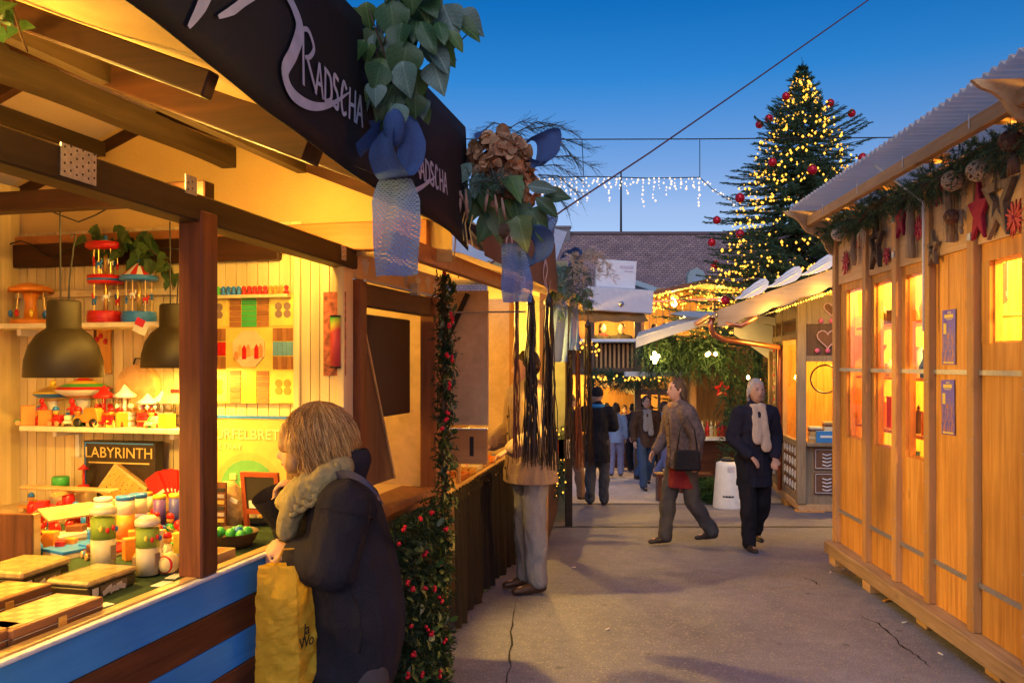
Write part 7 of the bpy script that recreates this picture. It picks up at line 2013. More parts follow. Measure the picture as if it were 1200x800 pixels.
S_ += [('c', v(350, 575, -.08), v(341, 600, -.09), .048, .046), ('c', v(341, 600, -.09), v(336, 622, -.08), .046, .036), ('c', v(362, 565, -.12), v(345, 590, -.11), .04, .042)]
garment('scarf', S_, m_knit, wt, .0085, 3, .006, 34)
kn = MB()
for off in range(3):
    pts = []
    for i in range(40):
        f = i/39
        base = v(398 - 56*f, 552 + 40*f + 4*math.sin(f*3), -.135 - .03*math.sin(f*3.1))
        pts.append(base + Vector((.010*math.sin(i*.9 + off*2.1), 0, .014*math.cos(i*.9 + off*2.1) + (off-1)*.018)))
    kn.tube(pts, .011, 6)
kn.build('knit_cable', m_knit, wt, True)
bl = at(336, 660, 2.86); br = at(336, 797, 2.86)
t = thing('paper_bag', 'crumpled yellow paper carrier bag hanging from the arm of the woman in navy', 'paper bag', T(bl.x, bl.y, br.z))
h = bl.z - br.z
m_ybag = cloth('yellow_kraft', (.88, .54, .045), 40, .4, .6, .15, .12)
def bagface(u, vv):
    per = [(-.095, -.045), (.055, -.06), (.092, .03), (-.055, .05), (-.095, -.045)]
    f = u * 4; i = min(int(f), 3); t_ = f - i
    x = per[i][0] + (per[i+1][0]-per[i][0])*t_; y = per[i][1] + (per[i+1][1]-per[i][1])*t_
    sx = 1.0 - .04*vv; bulge = 1 + .35*math.sin(math.pi*min(1, (1-vv)*1.1))
    if i == 0: y -= .012*math.sin(t_*math.pi)*bulge
    xx = x*sx*(1 if x < 0 else (.70 + .30*math.sin(math.pi/2*min(1, (1-vv)*1.35))))
    cr = .007*mnoise.noise(Vector((x*22, vv*9, y*22))) + .010*abs(mnoise.noise(Vector((x*9+3, vv*4, y*9)))) + .006*abs(mnoise.noise(Vector((x*30+7, vv*16, y*20))))
    return (xx + cr, y*(1.0 if vv < .75 else 1 - .5*(vv-.75)/.25) - cr*1.4, h*vv)
MB().grid(bagface, 64, 44).build('bag', m_ybag, t)
MB().box(-.09, .09, -.045, .045, .002, .006).build('bag_bottom', m_ybag, t)
hp_ = [( -.03, -.02, h), (-.01, -.01, h+.05), (.03, 0, h+.05), (.045, -.01, h)]
MB().tube(hp_, .004, 6).build('handle', m_ybag, t)
txm = plain('print_black', (.02, .015, .01), .6)
for s_, zz in (('Ja', .475), ('Wo', .37)):
    text_on(s_, .055, (.078, -.045, h*zz), (.38, .92, 0), (.06, 0, 1), t, txm, space=.85)
gh = thing('gingerbread_hut', 'brown gingerbread-decorated hut with lit windows and white icing scrolls on its roof', 'hut', HF)
m_ghw = wood('hut_greybrown', (.22, .155, .09), (.34, .25, .155), 'z', 1, .3, .6)
m_ghd = wood('hut_dark', (.10, .055, .03), (.15, .085, .05), 'z', 1, .2, .6)
m_icing = plain('white_icing', (.80, .80, .82), .5, 0, .04)
m_ging = plain('gingerbread', (.16, .07, .035), .7, 0, .2, 30)
GL = 2.4; GW = 2.6     # length along the lane side, width of the front
ZS, ZW0, ZW1, ZE = .12, .98, 2.42, 3.02
MB().box(-.04, GL, -GW, .04, .02, .12).build('floor_beam', m_pine_x, gh, bevel=.005)
MB().box(-.08, .16, -.30, .06, -.14, .02).build('foot_block', m_pine, gh); MB().box(.9, 1.2, -.2, .06, -.24, .02).build('foot_block', m_pine, gh)
for (x, y) in [(0, 0), (GL, 0), (0, -GW)]:
    MB().box(x-.06, x+.06, y-.06, y+.06, .12, ZE).build('corner_post', m_ghw, gh, bevel=.006)
MB().box(1.30, 1.38, -.03, .03, .12, ZE).build('post', m_ghw, gh); MB().box(1.86, 1.93, -.03, .03, .12, ZE).build('post', m_ghw, gh)
for (x0, x1) in [(.06, 1.30), (1.38, 1.86), (1.93, GL-.06)]:
    MB().box(x0, x1, -.025, .025, .12, .22).build('rail', m_ghw, gh); MB().box(x0, x1, -.03, .035, .90, .98).build('rail', m_ghw, gh)
    MB().box(x0, x1, -.025, .025, 2.42, 2.50).build('rail', m_ghw, gh); MB().box(x0, x1, -.025, .025, 2.72, 3.02).build('rail', m_ghw, gh)
    pn = MB().box(x0, x1, -.02, .0, .22, .90).build('gingerbread_panel', m_ging, gh)
    nx = max(2, int((x1-x0)/.2)); nz = 4
    for i in range(nx):
        for j in range(nz):
            cx = x0 + (x1-x0)*(i+.5)/nx; cz = .22 + .68*(j+.5)/nz; r = min((x1-x0)/nx, .17)*.36
            pts = [(cx + r*math.cos(a)*(1 if k % 2 else .55), .006, cz + r*math.sin(a)*(1 if k % 2 else .55)) for k, a in enumerate(np.linspace(0, 2*math.pi, 17))]
            MB().tube(pts, .009, 5).build('icing_loop', m_icing, pn, True)
    fp = MB().box(x0, x1, -.02, .0, 2.50, 2.72).build('frieze_panel', m_ghd, gh)
    for i in range(max(2, int((x1-x0)/.12))):
        cx = x0 + .06 + i*.12
        MB().tube([(cx-.04, .004, 2.54), (cx, .004, 2.68), (cx+.03, .004, 2.56)], .007, 5).build('icing_stroke', plain('icing_brown', (.3, .16, .09), .6), fp, True)
for (x0, x1) in [(1.38, 1.86), (1.93, GL-.06)]:
    pn = MB().box(x0, x1, -.02, .0, .98, 2.42).build('carved_panel', m_ghd, gh)
    for j in range(7):
        cz = 1.08 + j*.2; cx = (x0+x1)/2
        MB().tube([(cx-.1, .006, cz), (cx, .006, cz+.09), (cx+.1, .006, cz), (cx, .006, cz-.09), (cx-.1, .006, cz)], .012, 5).build('icing_loop', plain('icing_tan', (.42, .30, .2), .6), pn, True)
        MB().ell((cx, .01, cz), (.025, .02, .025), 8, 6).build('sugar_drop', [m_berry, plain('pink_sugar', (.6, .12, .25), .5)][j % 2], pn, True)
wn_ = MB().box(.14, 1.22, -.004, .0, .98, 2.42).build('window', m_glass, gh)
for x_ in (.06, 1.22): MB().box(x_, x_+.08, -.03, .03, .98, 2.42).build('jamb', wood('hut_yellow', (.45, .28, .1), (.55, .36, .15), 'z', 1, .2, .5), wn_)
MB().box(-.03, .03, -GW+.06, -.06, .12, .22).build('rail', m_ghw, gh)
MB().box(-.12, .05, -GW+.06, -.06, .93, .98).build('serving_shelf', m_ghw, gh, bevel=.005)
MB().box(-.03, .03, -GW+.06, -.06, 2.10, 2.18).build('rail', m_ghw, gh); MB().box(-.03, .03, -GW+.06, -.06, 2.62, 3.02).build('rail', m_ghw, gh)
MB().box(-.01, .02, -GW+.06, -.06, 2.18, 2.62).build('front_panel', m_ghd, gh)
MB().box(-.01, .02, -GW+.06, -.06, .22, .93).build('front_panel', m_ghw, gh)
for k in range(3):
    for j in range(2):
        y = -.34 - k*.42; z = .41 + j*.34
        pn = MB().box(-.03, -.011, y-.17, y+.17, z-.15, z+.15).build('gingerbread_tile', m_ging, gh)
        MB().tube([(-.034, y-.15, z-.13), (-.034, y+.15, z-.13), (-.034, y+.15, z+.13), (-.034, y-.15, z+.13), (-.034, y-.15, z-.13)], .008, 5).build('icing_border', plain('icing_grey', (.5, .48, .5), .6), pn)
        for q in range(4):
            MB().tube([(-.034, y-.06, z-.08+q*.05), (-.034, y, z-.10+q*.05), (-.034, y+.06, z-.08+q*.05)], .009, 5).build('icing_leaf', m_icing, pn, True)
def heart(r):
    return [(r*16*math.sin(a)**3/17, r*(13*math.cos(a)-5*math.cos(2*a)-2*math.cos(3*a)-math.cos(4*a))/17) for a in np.linspace(0, 2*math.pi, 26)[:-1]]
for k, (y, z, r) in enumerate([(-.35, 2.42, .15), (-1.1, 2.42, .15), (-.4, 2.83, .11), (-1.0, 2.9, .11)]):
    hp2 = heart(r)
    ht = MB().add([(-.035, y + p[0], z + p[1]) for p in hp2], [tuple(range(25))]).build('gingerbread_heart', m_ging, gh)
    MB().tube([(-.04, y + p[0], z + p[1]) for p in hp2 + hp2[:1]], .010, 5).build('icing_border', plain('icing_pink', (.55, .35, .36), .6), ht, True)
    for q in range(3):
        MB().ell((-.04, y - .14 + q*.14, z - .17), (.02, .035, .035), 8, 6).build('sugar_drop', MATS['pink_sugar'], ht, True)
MB().box(.1, GL-.06, -GW+.1, -GW+.13, .13, 3.0).build('inner_wall', m_pine, gh); MB().box(GL-.1, GL-.07, -GW+.1, -.06, .13, 3.0).build('inner_wall', m_pine, gh)
MB().box(.1, GL-.1, -GW+.1, -.06, .12, .14).build('floor', m_ply, gh); MB().box(-.02, GL, -GW, -.03, 3.03, 3.06).build('ceiling', m_pine, gh)
MB().box(.06, .5, -GW+.14, -.07, .95, .98).build('inner_counter', m_pine, gh)
tl = thing('bulb_lamp', 'bare bulb hanging inside the gingerbread hut', 'lamp', HF @ T(1.0, -.9, 2.55))
MB().ell((0, 0, 0), (.04, .04, .05), 10, 8).build('bulb', m_lampglow, tl, True); MB().tube([(0, 0, .05), (0, 0, .45)], .006, 5).build('cable', m_cable, tl)
bulb_light('bulb_light', tl, (0, 0, -.09), 95, WARM, .06)
for k in range(7):
    t = thing('cookie_stack', 'stack of wrapped gingerbread slabs on the hut serving shelf', 'cookies', HF @ T(.16, -.22 - k*.2, .98), 'gingerbread stacks on the serving shelf')
    for j in range(random.randint(3, 9)):
        MB().box(-.08, .08, -.085, .085, j*.035, j*.035+.03).build('slab', random.choice([m_offwhite, m_ging, m_lip]), t)
t = thing('blue_box', 'small bright blue box standing on the hut serving shelf', 'box', HF @ T(-.06, -.32, .98))
MB().box(-.03, .03, -.13, .13, 0, .16).build('box', plain('cyan_blue', (.04, .22, .55), .4), t, bevel=.004); MB().box(-.032, -.0305, -.08, .08, .07, .1).build('label_panel', m_paper, t)
t = thing('wire_basket', 'round wire ring ornament hanging in the hut hatch', 'ornament', HF @ T(.35, -.40, 1.85))
MB().tube([(0, .2*math.cos(a), .2*math.sin(a)) for a in np.linspace(0, 2*math.pi, 24)], .012, 5).build('ring', m_black, t, True); MB().tube([(0, 0, .2), (0, 0, .8)], .004, 4).build('hanging_wire', m_cable, t)
for k in range(8):
    o = MB().lathe([(.05, 0), (.055, .16), (.03, .2), (.03, .24), (0, .24)], 12).build('jar', random.choice([m_offwhite, mY, mO, m_dkwood]), None, True, 0, HF @ T(.3, -.3 - k*.2, 2.19))
    tag(o, 'jar on the upper ledge inside the gingerbread hut', 'jar', 'jars in the gingerbread hut')
MB().box(.2, .42, -GW+.14, -.07, 2.16, 2.185).build('ledge', m_pine, gh)
def Hl(px, py, Y): return HF.inverted() @ at(px, py, Y)
eA = Hl(842, 369, 11.2); eB = Hl(985, 318, 11.2)
slope = (eB.z - eA.z) / (eA.y - eB.y)
yl = eA.y; yr = -1.6
def rz(y): return eA.z + slope*(yl - y)
mb = MB()
x0, x1 = -.75, GL + .4
mb.add([(x0, yl, rz(yl)), (x1, yl, rz(yl)), (x1, yr, rz(yr)), (x0, yr, rz(yr)), (x0, yl, rz(yl)+.05), (x1, yl, rz(yl)+.05), (x1, yr, rz(yr)+.05), (x0, yr, rz(yr)+.05)], [(0,3,2,1), (4,5,6,7), (0,1,5,4), (1,2,6,5), (2,3,7,6), (3,0,4,7)])
mb.build('roof', m_ghd, gh)
mb = MB()
mb.add([(x0, yr, rz(yr)), (x1, yr, rz(yr)), (x1, -4.5, rz(yr)-.9), (x0, -4.5, rz(yr)-.9)], [(0,1,2,3)])
mb.build('roof', m_ghd, gh)
vb = []
N_ = 40
for i in range(N_+1):
    y = yl + (yr - yl)*i/N_; vb.append((y, rz(y)+.07))
for i in range(N_, -1, -1):
    y = yl + (yr - yl)*i/N_; vb.append((y, rz(y) - .15 - .04*abs(math.sin(i*.62))))
MB().add([(x0-.03, p[0], p[1]) for p in vb] + [(x0-.005, p[0], p[1]) for p in vb], [tuple(range(len(vb))), tuple(range(2*len(vb)-1, len(vb)-1, -1))] + [(i, (i+1) % len(vb), (i+1) % len(vb) + len(vb), i+len(vb)) for i in range(len(vb))]).build('verge_board', wood('verge', (.34, .23, .13), (.44, .31, .19), 'y', 1, .2, .6), gh)
for k in range(6):
    y = yl - .42 - k*.42; z = rz(y) + .16
    ol = [(-.50, .08), (-.44, -.03), (-.30, -.02), (-.14, .07), (.08, .19), (.28, .25), (.42, .21), (.50, .08), (.47, -.07), (.33, -.16), (.02, -.17), (-.24, -.12), (-.42, -.07)]
    sc_ = .46; ol = [(y - p_[0]*sc_, z + p_[1]*sc_ + slope*p_[0]*sc_) for p_ in ol]
    no = len(ol)
    so2 = MB().add([(x0-.07, *p_) for p_ in ol] + [(x0+.02, *p_) for p_ in ol], [tuple(range(no-1, -1, -1)), tuple(range(no, 2*no))] + [(i, (i+1) % no, (i+1) % no + no, i+no) for i in range(no)]).build('icing_scroll', m_icing, gh, bevel=.02)
    for off in (-.05, .02, .09):
        MB().tube([(x0-.075, y - f*sc_, z + sc_*(off + .08*math.sin(f*3.2) + .02) + slope*f*sc_) for f in np.linspace(-.26, .38, 9)], [.006, .012, .014, .016, .016, .016, .014, .010, .004], 6).build('icing_ridge', m_icing, so2, True)
t = thing('light_string', 'dense warm light string along the verge of the gingerbread hut', 'light string', HF)
pts = [(x0-.05, y, rz(y) - .21) for y in np.linspace(yl-.55, yr, 60)]
MB().tube(pts, .008, 5).build('wire', m_cable, t)
link('bulbs', bulbs_mesh('bulbs', [(x0-.06, y, rz(y)-.22) for y in np.linspace(yl-.75, yr, 62)], .017, m_bulb), t)['kind'] = 'stuff'
for y_ in (-.1, -.8, .5): bulb_light('string_light', t, (x0-.12, y_, rz(y_)-.28), 7, WARM, .05)
m_cop = plain('copper', (.55, .20, .10), .35, .8, .2, 8)
def gut(u, v_):
    a = math.pi + math.pi*v_; return (x0 - .05 + (x1-x0)*u, yl + .06 + .06*math.cos(a), rz(yl) + .03 + .06*math.sin(a))
MB().grid(gut, 10, 8).build('gutter', m_cop, gh, True)
g0 = Vector((x0+.05, yl+.06, rz(yl)-.03)); g3 = Vector((GL*.55, .06, 2.32))
MB().tube([g0, g0 + Vector((0, .03, -.10)), g0 + Vector((.02, -.02, -.22)), g0 + Vector((.1, -.14, -.28)), g3, g3 + Vector((0, 0, -.2)), g3 + Vector((0, 0, -2.2))], .04, 10).build('downpipe', m_cop, gh, True)
MB().tube([(x0-.0, yl-.1, rz(yl)-.1), (x0, yl-.3, rz(yl)-.14), (x0, yl-.5, rz(yl)-.02)], .035, 8).build('gutter_bracket', m_cop, gh, True)
tag(MB().ell((0, 0, 0), (.055, .055, .055), 14, 10).build('red_bauble', plain('bauble_red', (.55, .01, .03), .15, .3), None, True, 0, HF @ T(x0-.02, -.35, rz(-.35)+.40)), 'small red ball on top of the icing scrolls of the hut roof', 'bauble')
p = gpos(853, 12.4)
t = thing('info_stand', 'white tapered plastic stand with a dark poster beside the hut', 'stand', T(*p))
MB().lathe([(.21, 0), (.215, .03), (.17, .62), (.165, .66), (.12, .68), (0, .68)], 28).build('cone', m_white, t, True)
MB().lathe([(.10, .685), (.10, .72), (.05, .74), (0, .74)], 18).build('cap', m_black, t, True)
mp_ = MB(); 
mp_.grid(lambda u, v_: ((.205-.055*v_)*math.cos(R(-125+45*u)), (.205-.055*v_)*math.sin(R(-125+45*u)), .18 + .34*v_), 8, 4)
mp_.build('poster', plain('poster_grey', (.08, .08, .09), .5, 0, .9, 12), t, True)
for k in range(6):
    MB().box(-.05, .05, -.001, .001, .54+k*.014, .546+k*.014, T(.0, -.178+.001*k, 0)).build('text_line', m_ptext2, t)
def shrub(name, label, px, Y, rx, h, m, n=700, group=None):
    p = gpos(px, Y)
    t = thing(name, label, 'shrub', T(*p), group)
    MB().tube([(0, 0, 0), (0, 0, h*.7)], [.02, .008], 6).build('stem', m_bark, t)
    a = rng.uniform(0, 2*np.pi, n); zf = rng.uniform(.05, 1, n); r = rx*np.sqrt(rng.random(n))*np.sqrt(1-(zf*2-1.0)**2*.8)
    P = np.stack([r*np.cos(a), r*np.sin(a), zf*h], 1)
    V, Fc = twigs(P, P*[1, 1, .3] + rng.normal(size=(n, 3))*.1, np.full(n, .07), 12, .035, .006)
    link('foliage', tri_mesh('foliage', V, Fc, m), t)['kind'] = 'stuff'
for k, (px, Y, h) in enumerate([(818, 14.6, .35), (824, 14.0, .35), (830, 13.5, .36), (837, 13.05, .36)]):
    shrub('box_shrub', 'low round box shrub in the row beside the white stand', px, Y, .20, h, leafmat('box_green', (.05, .12, .03), .6, 0), 500, 'box shrubs by the white stand')
shrub('fir_bush', 'dark fir bush standing behind the white stand', 868, 13.4, .35, 1.3, m_fir, 900)
def zz(py, Y): return CAM.z - (py-426)/F*Y
TY = 15.0
tp = gpos(800, TY)
fs = thing('fir_stall', 'stall roofed with fir branches under a white canvas with warm lamps', 'market stall', T(tp.x, tp.y, tp.z))
def tl_(px, py, Y): return at(px, py, Y) - tp
def tent(u, v_):
    px = 745 + 170*u; py = 398 - 36*math.sin(u*1.7) + (30*max(0, u-.62) ); Y = TY - 1.2 + 3.5*v_
    p = tl_(px, py, TY-1.2); return (p.x + (.6*v_ if u < .5 else .0), p.y + 3.5*v_, p.z + .25*math.sin(v_*1.5) - .08*math.sin(u*math.pi)*math.sin(v_*math.pi))
m_tent = cloth('white_canvas', (.62, .64, .66), 120, .35, .8, .15, .06)
tn = MB().grid(tent, 24, 10).build('tent_canvas', m_tent, fs, True)
MB().grid(lambda u, v_: Vector(tent(u, 0)) + Vector((0, -.01, -.13*v_)), 24, 2).build('tent_valance', m_tent, fs, True)
MB().grid(lambda u, v_: tl_(860 + 46*u, 372 + (20+22*u)*v_ + 10*u, TY-1.0 + .3*v_), 8, 6).build('tent_side', m_tent, fs, True)
for px in (812, 898):
    q0 = tl_(px, 400, TY); MB().box(q0.x-.05, q0.x+.05, -.05, .05, 0, q0.z).build('post', m_pine_post, fs)
MB().box(tl_(806, 0, TY).x, tl_(905, 0, TY).x, 1.2, 1.25, 0, 2.6).build('back_wall', m_pine, fs)
MB().box(tl_(815, 0, TY).x, tl_(862, 0, TY).x, -.3, .5, .955, 1.0).build('counter', m_white, fs)
MB().box(tl_(742, 0, TY).x, tl_(812, 0, TY).x, 1.0, 1.2, zz(442, TY)-tp.z, zz(436, TY)-tp.z).build('shelf_board', m_white, fs)
MB().box(tl_(815, 0, TY).x, tl_(860, 0, TY).x, -.1, .4, 0, .95).build('counter_front', m_brown, fs)
P = []; D = []
for k in range(1500):
    u = random.random()
    px = 752 + 150*u
    top = 398 + 8*random.random(); bot = 432 if u < .6 else 432 + 120*(u-.6)/.4
    py = random.uniform(392, bot) if u < .62 else random.uniform(400, 555 if u > .72 else 500)
    if u < .62 and random.random() < .25: py = random.uniform(395, 410)
    P.append(list(tl_(px, py, TY + random.uniform(-.5, .3)))); D.append([random.uniform(-.6, .6), random.uniform(-.6, .2), random.uniform(-1.2, .1)])
V, Fc = twigs(np.array(P), np.array(D), rng.uniform(.2, .4, len(P)), 20, .075, .007)
link('fir_branches', tri_mesh('fir_branches', V, Fc, [m_fir, m_fir2], midx=(rng.random(len(Fc)) < .3).astype(int)), fs)['kind'] = 'stuff'
for k, (px, py, pw) in enumerate([(770, 418, 9), (834, 420, 8), (876, 442, 4)]):
    q0 = at(px, py, TY - .7)
    tl = thing('cluster_lamp', ['cluster of warm bulbs at the left of the fir stall', 'warm bulb lamp among the fir branches over the counter', 'small warm bulb in the fir branches near the hut'][k], 'lamp', T(*q0))
    for j in range([7, 4, 1][k]):
        MB().ell((random.uniform(-.1, .1)*(k < 2), random.uniform(-.05, .05), random.uniform(-.09, .09)*(k < 2)), (.028, .028, .034), 8, 6).build('bulb', m_lampglow, tl, True)
    MB().tube([(0, 0, .05), (0, .1, .3)], .008, 5).build('cable', m_cable, tl)
    bulb_light('bulb_light', tl, (0, -.12, 0), pw, WARM, .06)
q0 = at(846, 456, TY-.4)
flat = thing('red_star', 'red open star decoration hanging in the fir stall', 'star', T(*q0))
o2 = star_outline(.13, .055)
for k in range(10):
    a = o2[k]; b_ = o2[(k+1) % 10]
    MB().tube([(a[0], 0, a[1]), (b_[0], 0, b_[1])], .014, 5).build('star_arm', m_red, flat)
for k in range(8):
    q0 = at(818 + k*5 + random.uniform(-1, 1), 478, TY+.05)
    t = thing('bottle', 'glass bottle on the white counter of the fir stall', 'bottle', T(q0.x, q0.y, tp.z+1.001), 'bottles on the fir stall counter')
    MB().lathe([(.04, 0), (.04, .15), (.015, .2), (.015, .26), (0, .26)], 10).build('bottle', random.choice([mR, m_gold, mG, m_offwhite, m_dkwood]), t, True)
    MB().lathe([(.017, .255), (.017, .285), (0, .287)], 8).build('cap', m_gold, t)
for k, (px, Y) in enumerate([(800, 13.6), (822, 15.2)]):
    p = gpos(px, Y)
    t = thing('wooden_bench', ['dark wooden bench at the kerb by the box shrubs', 'dark wooden bench behind the box shrubs'][k], 'bench', T(*p))
    MB().box(-.45, .45, -.15, .15, .40, .44).build('seat', m_brown, t)
    for x in (-.38, .38):
        MB().box(x-.03, x+.03, -.13, .13, 0, .40).build('leg', m_brown_z, t)
RY_ = 22.0
rp = Vector((at(752, 0, RY_).x, RY_, ground_z(RY_)))
tr = thing('terrace_chalet', 'warmly lit timber chalet with terrace and fairy lights along its gable', 'chalet', T(*rp))
def rl(px, py, dy=0): return at(px, py, RY_ + dy) - rp
m_tw = wood('terrace_wood', (.42, .22, .07), (.55, .31, .11), 'z', .4, .2, .6)
n = 17
for k in range(n):
    a = rl(752 + 150*k/n, 0); b_ = rl(752 + 150*(k+1)/n, 0)
    MB().box(a.x+.008, b_.x-.008, 2.4, 2.45, 2.0, rl(0, 338 if k > 3 else 346, 2.4).z).build('wall_board', m_tw, tr)
MB().box(-.3, 3.6, -.8, 2.5, 2.0, 2.12).build('terrace_floor', m_ghd, tr)
for k in range(14):
    x = -.25 + k*.28
    MB().box(x-.03, x+.03, -.82, -.76, 0, 2.0).build('support_post', m_ghd, tr)
MB().box(-.3, 3.6, -.86, -.80, 2.85, 2.93).build('handrail', m_ghd, tr)
for k in range(9):
    x = -.2 + k*.45
    MB().box(x-.02, x+.02, -.85, -.81, 2.12, 2.85).build('baluster', m_ghd, tr)
ra, rb_, rc = rl(744, 352), rl(822, 334), rl(910, 350)
for a, b_ in ((ra, rb_), (rb_, rc)):
    MB().add([(a.x, -.6, a.z), (b_.x, -.6, b_.z), (b_.x, 3.0, b_.z+.05), (a.x, 3.0, a.z+.05), (a.x, -.6, a.z+.1), (b_.x, -.6, b_.z+.1), (b_.x, 3.0, b_.z+.15), (a.x, 3.0, a.z+.15)], [(0,3,2,1), (4,5,6,7), (0,1,5,4), (1,2,6,5), (2,3,7,6), (3,0,4,7)]).build('roof', m_ghd, tr)
for px in (752, 838):
    q0 = rl(px, 345, -.5); MB().box(q0.x-.06, q0.x+.06, -.56, -.44, 2.12, q0.z).build('post', m_pine_post, tr)
t = thing('light_string', 'yellow fairy lights draped under the gable of the timber chalet', 'light string', T(0, 0, 0))
P = []
for k in range(150):
    u = random.random(); px = 754 + 125*u
    py = 352 - 16*min(u/.55, 1) + 6*max(0, u-.55) + random.uniform(2, 16) - (6 if random.random() < .3 else 0)
    P.append(list(at(px, py, RY_ - .75)))
link('bulbs', bulbs_mesh('bulbs', P, .030, m_bulb), t)['kind'] = 'stuff'
MB().tube([at(753, 358, RY_-.72), at(800, 348, RY_-.72), at(822, 343, RY_-.72), at(880, 352, RY_-.72)], .012, 4).build('wire', m_cable, t)
for k, (px, py) in enumerate([(789, 352), (790, 356), (800, 373), (838, 356), (845, 350)]):
    q0 = at(px, py, RY_ + .5)
    tl = thing('wall_lamp', 'glowing globe lamp on the timber chalet terrace', 'lamp', T(*q0), 'globe lamps of the timber chalet')
    MB().ell((0, 0, 0), (.075, .075, .08), 12, 8).build('globe', m_lampglow, tl, True); MB().tube([(0, 0, .07), (0, 0, .3)], .015, 6).build('stem', m_black, tl)
    if k in (0, 2, 3): bulb_light('globe_light', tl, (0, -.18, -.05), 90, WARM, .08)
t = thing('red_rope_light', 'red rope light strung across before the timber chalet', 'rope light', T(0, 0, 0))
MB().tube([at(753, 354, RY_-1.2), at(790, 352, RY_-1.2), at(850, 350, RY_-1.6), at(905, 344, RY_-2.5)], .022, 5).build('rope', emit('rope_red', (.9, .22, .12), .8), t, True)
m_baub = plain('bauble_red', (.55, .01, .03), .15, .3)
def bauble(label, p, r, group=None):
    t = thing('red_bauble', label, 'bauble', T(*p), group)
    MB().ell((0, 0, 0), (r, r, r), 18, 12).build('ball', m_baub, t, True)
    MB().lathe([(r*.2, r*.97), (r*.2, r*1.12), (0, r*1.13)], 10).build('cap', m_gold, t)
    return t
bauble('big red bauble hanging before the lit timber wall', at(811, 369, RY_-2), .10)
for k, (px, py, Y, cm, hm) in enumerate([(767, 384, RY_, m_dark, m_hair_d), (780, 382, RY_+.2, m_brownj, m_hair_d), (753, 386, RY_+.4, m_redc, m_hair_b)]):
    hdp = at(px, py, Y)
    person(['guest in black coat seated on the timber chalet terrace', 'guest with dark curly hair in brown jacket on the chalet terrace', 'guest in dark red seated at the edge of the chalet terrace'][k], (hdp.x, hdp.y, hdp.z - 1.66), [20, -30, 10][k], 1.75, cm, m_dark, hm, .86, seated=True, voxel=.024)
BY = 19.0
bp_ = Vector((at(690, 0, BY).x, BY, ground_z(BY)))
bk = thing('balcony_stall', 'two-storey stall with slatted balustrade, fir garland and lit windows', 'market stall', T(*bp_))
def bl_(px, py, dy=0): return at(px, py, BY + dy) - bp_
a, b_ = bl_(686, 400), bl_(746, 394)
MB().box(a.x-.6, b_.x, -.3, 1.5, a.z - .02, a.z + .05).build('table_top', m_white, bk, bevel=.01)
for k in range(11):
    px = 694 + k*5.2; q0 = bl_(px, 432); q1_ = bl_(px, 403)
    MB().box(q0.x-.022, q0.x+.022, -.02, .02, q0.z, q1_.z).build('baluster', m_pine_post, bk)
MB().box(a.x-.6, b_.x+.1, .3, .34, bl_(0, 438).z, bl_(0, 404).z).build('inner_wall', m_ghd, bk)
MB().box(a.x-.6, b_.x+.1, -.06, .06, bl_(0, 436).z, bl_(0, 431).z).build('lower_rail', m_ghd, bk)
MB().box(a.x-.6, b_.x+.3, 1.9, 1.95, bl_(0, 404).z, bl_(0, 352).z).build('back_wall', m_tw, bk)
MB().box(a.x-.6, b_.x+.3, -.4, 2.0, bl_(0, 356).z, bl_(0, 352).z).build('ceiling', m_tw, bk)
for px in (692, 746):
    q0 = bl_(px, 0); MB().box(q0.x-.07, q0.x+.07, -.2, -.06, 0, bl_(0, 356).z).build('post', m_ghd, bk)
for (p0, p1) in [((734, 449), (746, 461)), ((750, 449), (763, 459)), ((712, 455), (724, 470))]:
    q0 = bl_(*p0); q1_ = bl_(*p1)
    MB().box(q0.x, q1_.x, 5.4, 5.44, q1_.z, q0.z).build('lit_window', emit('window_glow', (1.0, .5, .1), 1.6), bk)
t = thing('fir_garland', 'fir garland with fairy lights under the slatted balustrade', 'garland', T(*bp_))
pts = [bl_(690, 446, -.3), bl_(712, 442, -.3), bl_(735, 448, -.3), bl_(756, 442, -.3), bl_(780, 446, -.3)]
V, Fc = fir_path(pts, .3, 500, .22, .06, .5, 18, .007)
link('needles', tri_mesh('needles', V, Fc, [m_fir, m_fir2], midx=(rng.random(len(Fc)) < .3).astype(int)), t)['kind'] = 'stuff'
link('bulbs', bulbs_mesh('bulbs', [list(bl_(694 + 84*random.random(), 440 + 6*random.random(), -.55)) for _ in range(46)], .020, m_bulb), t)['kind'] = 'stuff'
tl = thing('bulb_lamp', 'warm lamp hanging over the balcony table', 'lamp', T(*at(715, 366, BY+.6)))
MB().ell((0, 0, 0), (.06, .06, .07), 10, 8).build('bulb', m_lampglow, tl, True); MB().tube([(0, 0, .06), (0, 0, .16)], .01, 5).build('cable', m_cable, tl)
bulb_light('bulb_light', tl, (0, 0, -.12), 60, WARM, .06)
for k, (px, cm, hm) in enumerate([(706, m_redc, m_hair_d), (728, m_dark, m_hair_d)]):
    hdp = at(px, 383, BY + .9)
    person(['guest in red scarf seated at the balcony table', 'guest in black jacket seated at the balcony table'][k], (hdp.x, hdp.y, hdp.z - 1.66), [30, -15][k], 1.75, m_dark, m_dark, hm, .86, seated=True, voxel=.024, scarf=(m_redc, False) if k == 0 else None, hair='long' if k == 0 else 'short')
FY = 58.0
def fl_(px, py, Y=FY): return at(px, py, Y)
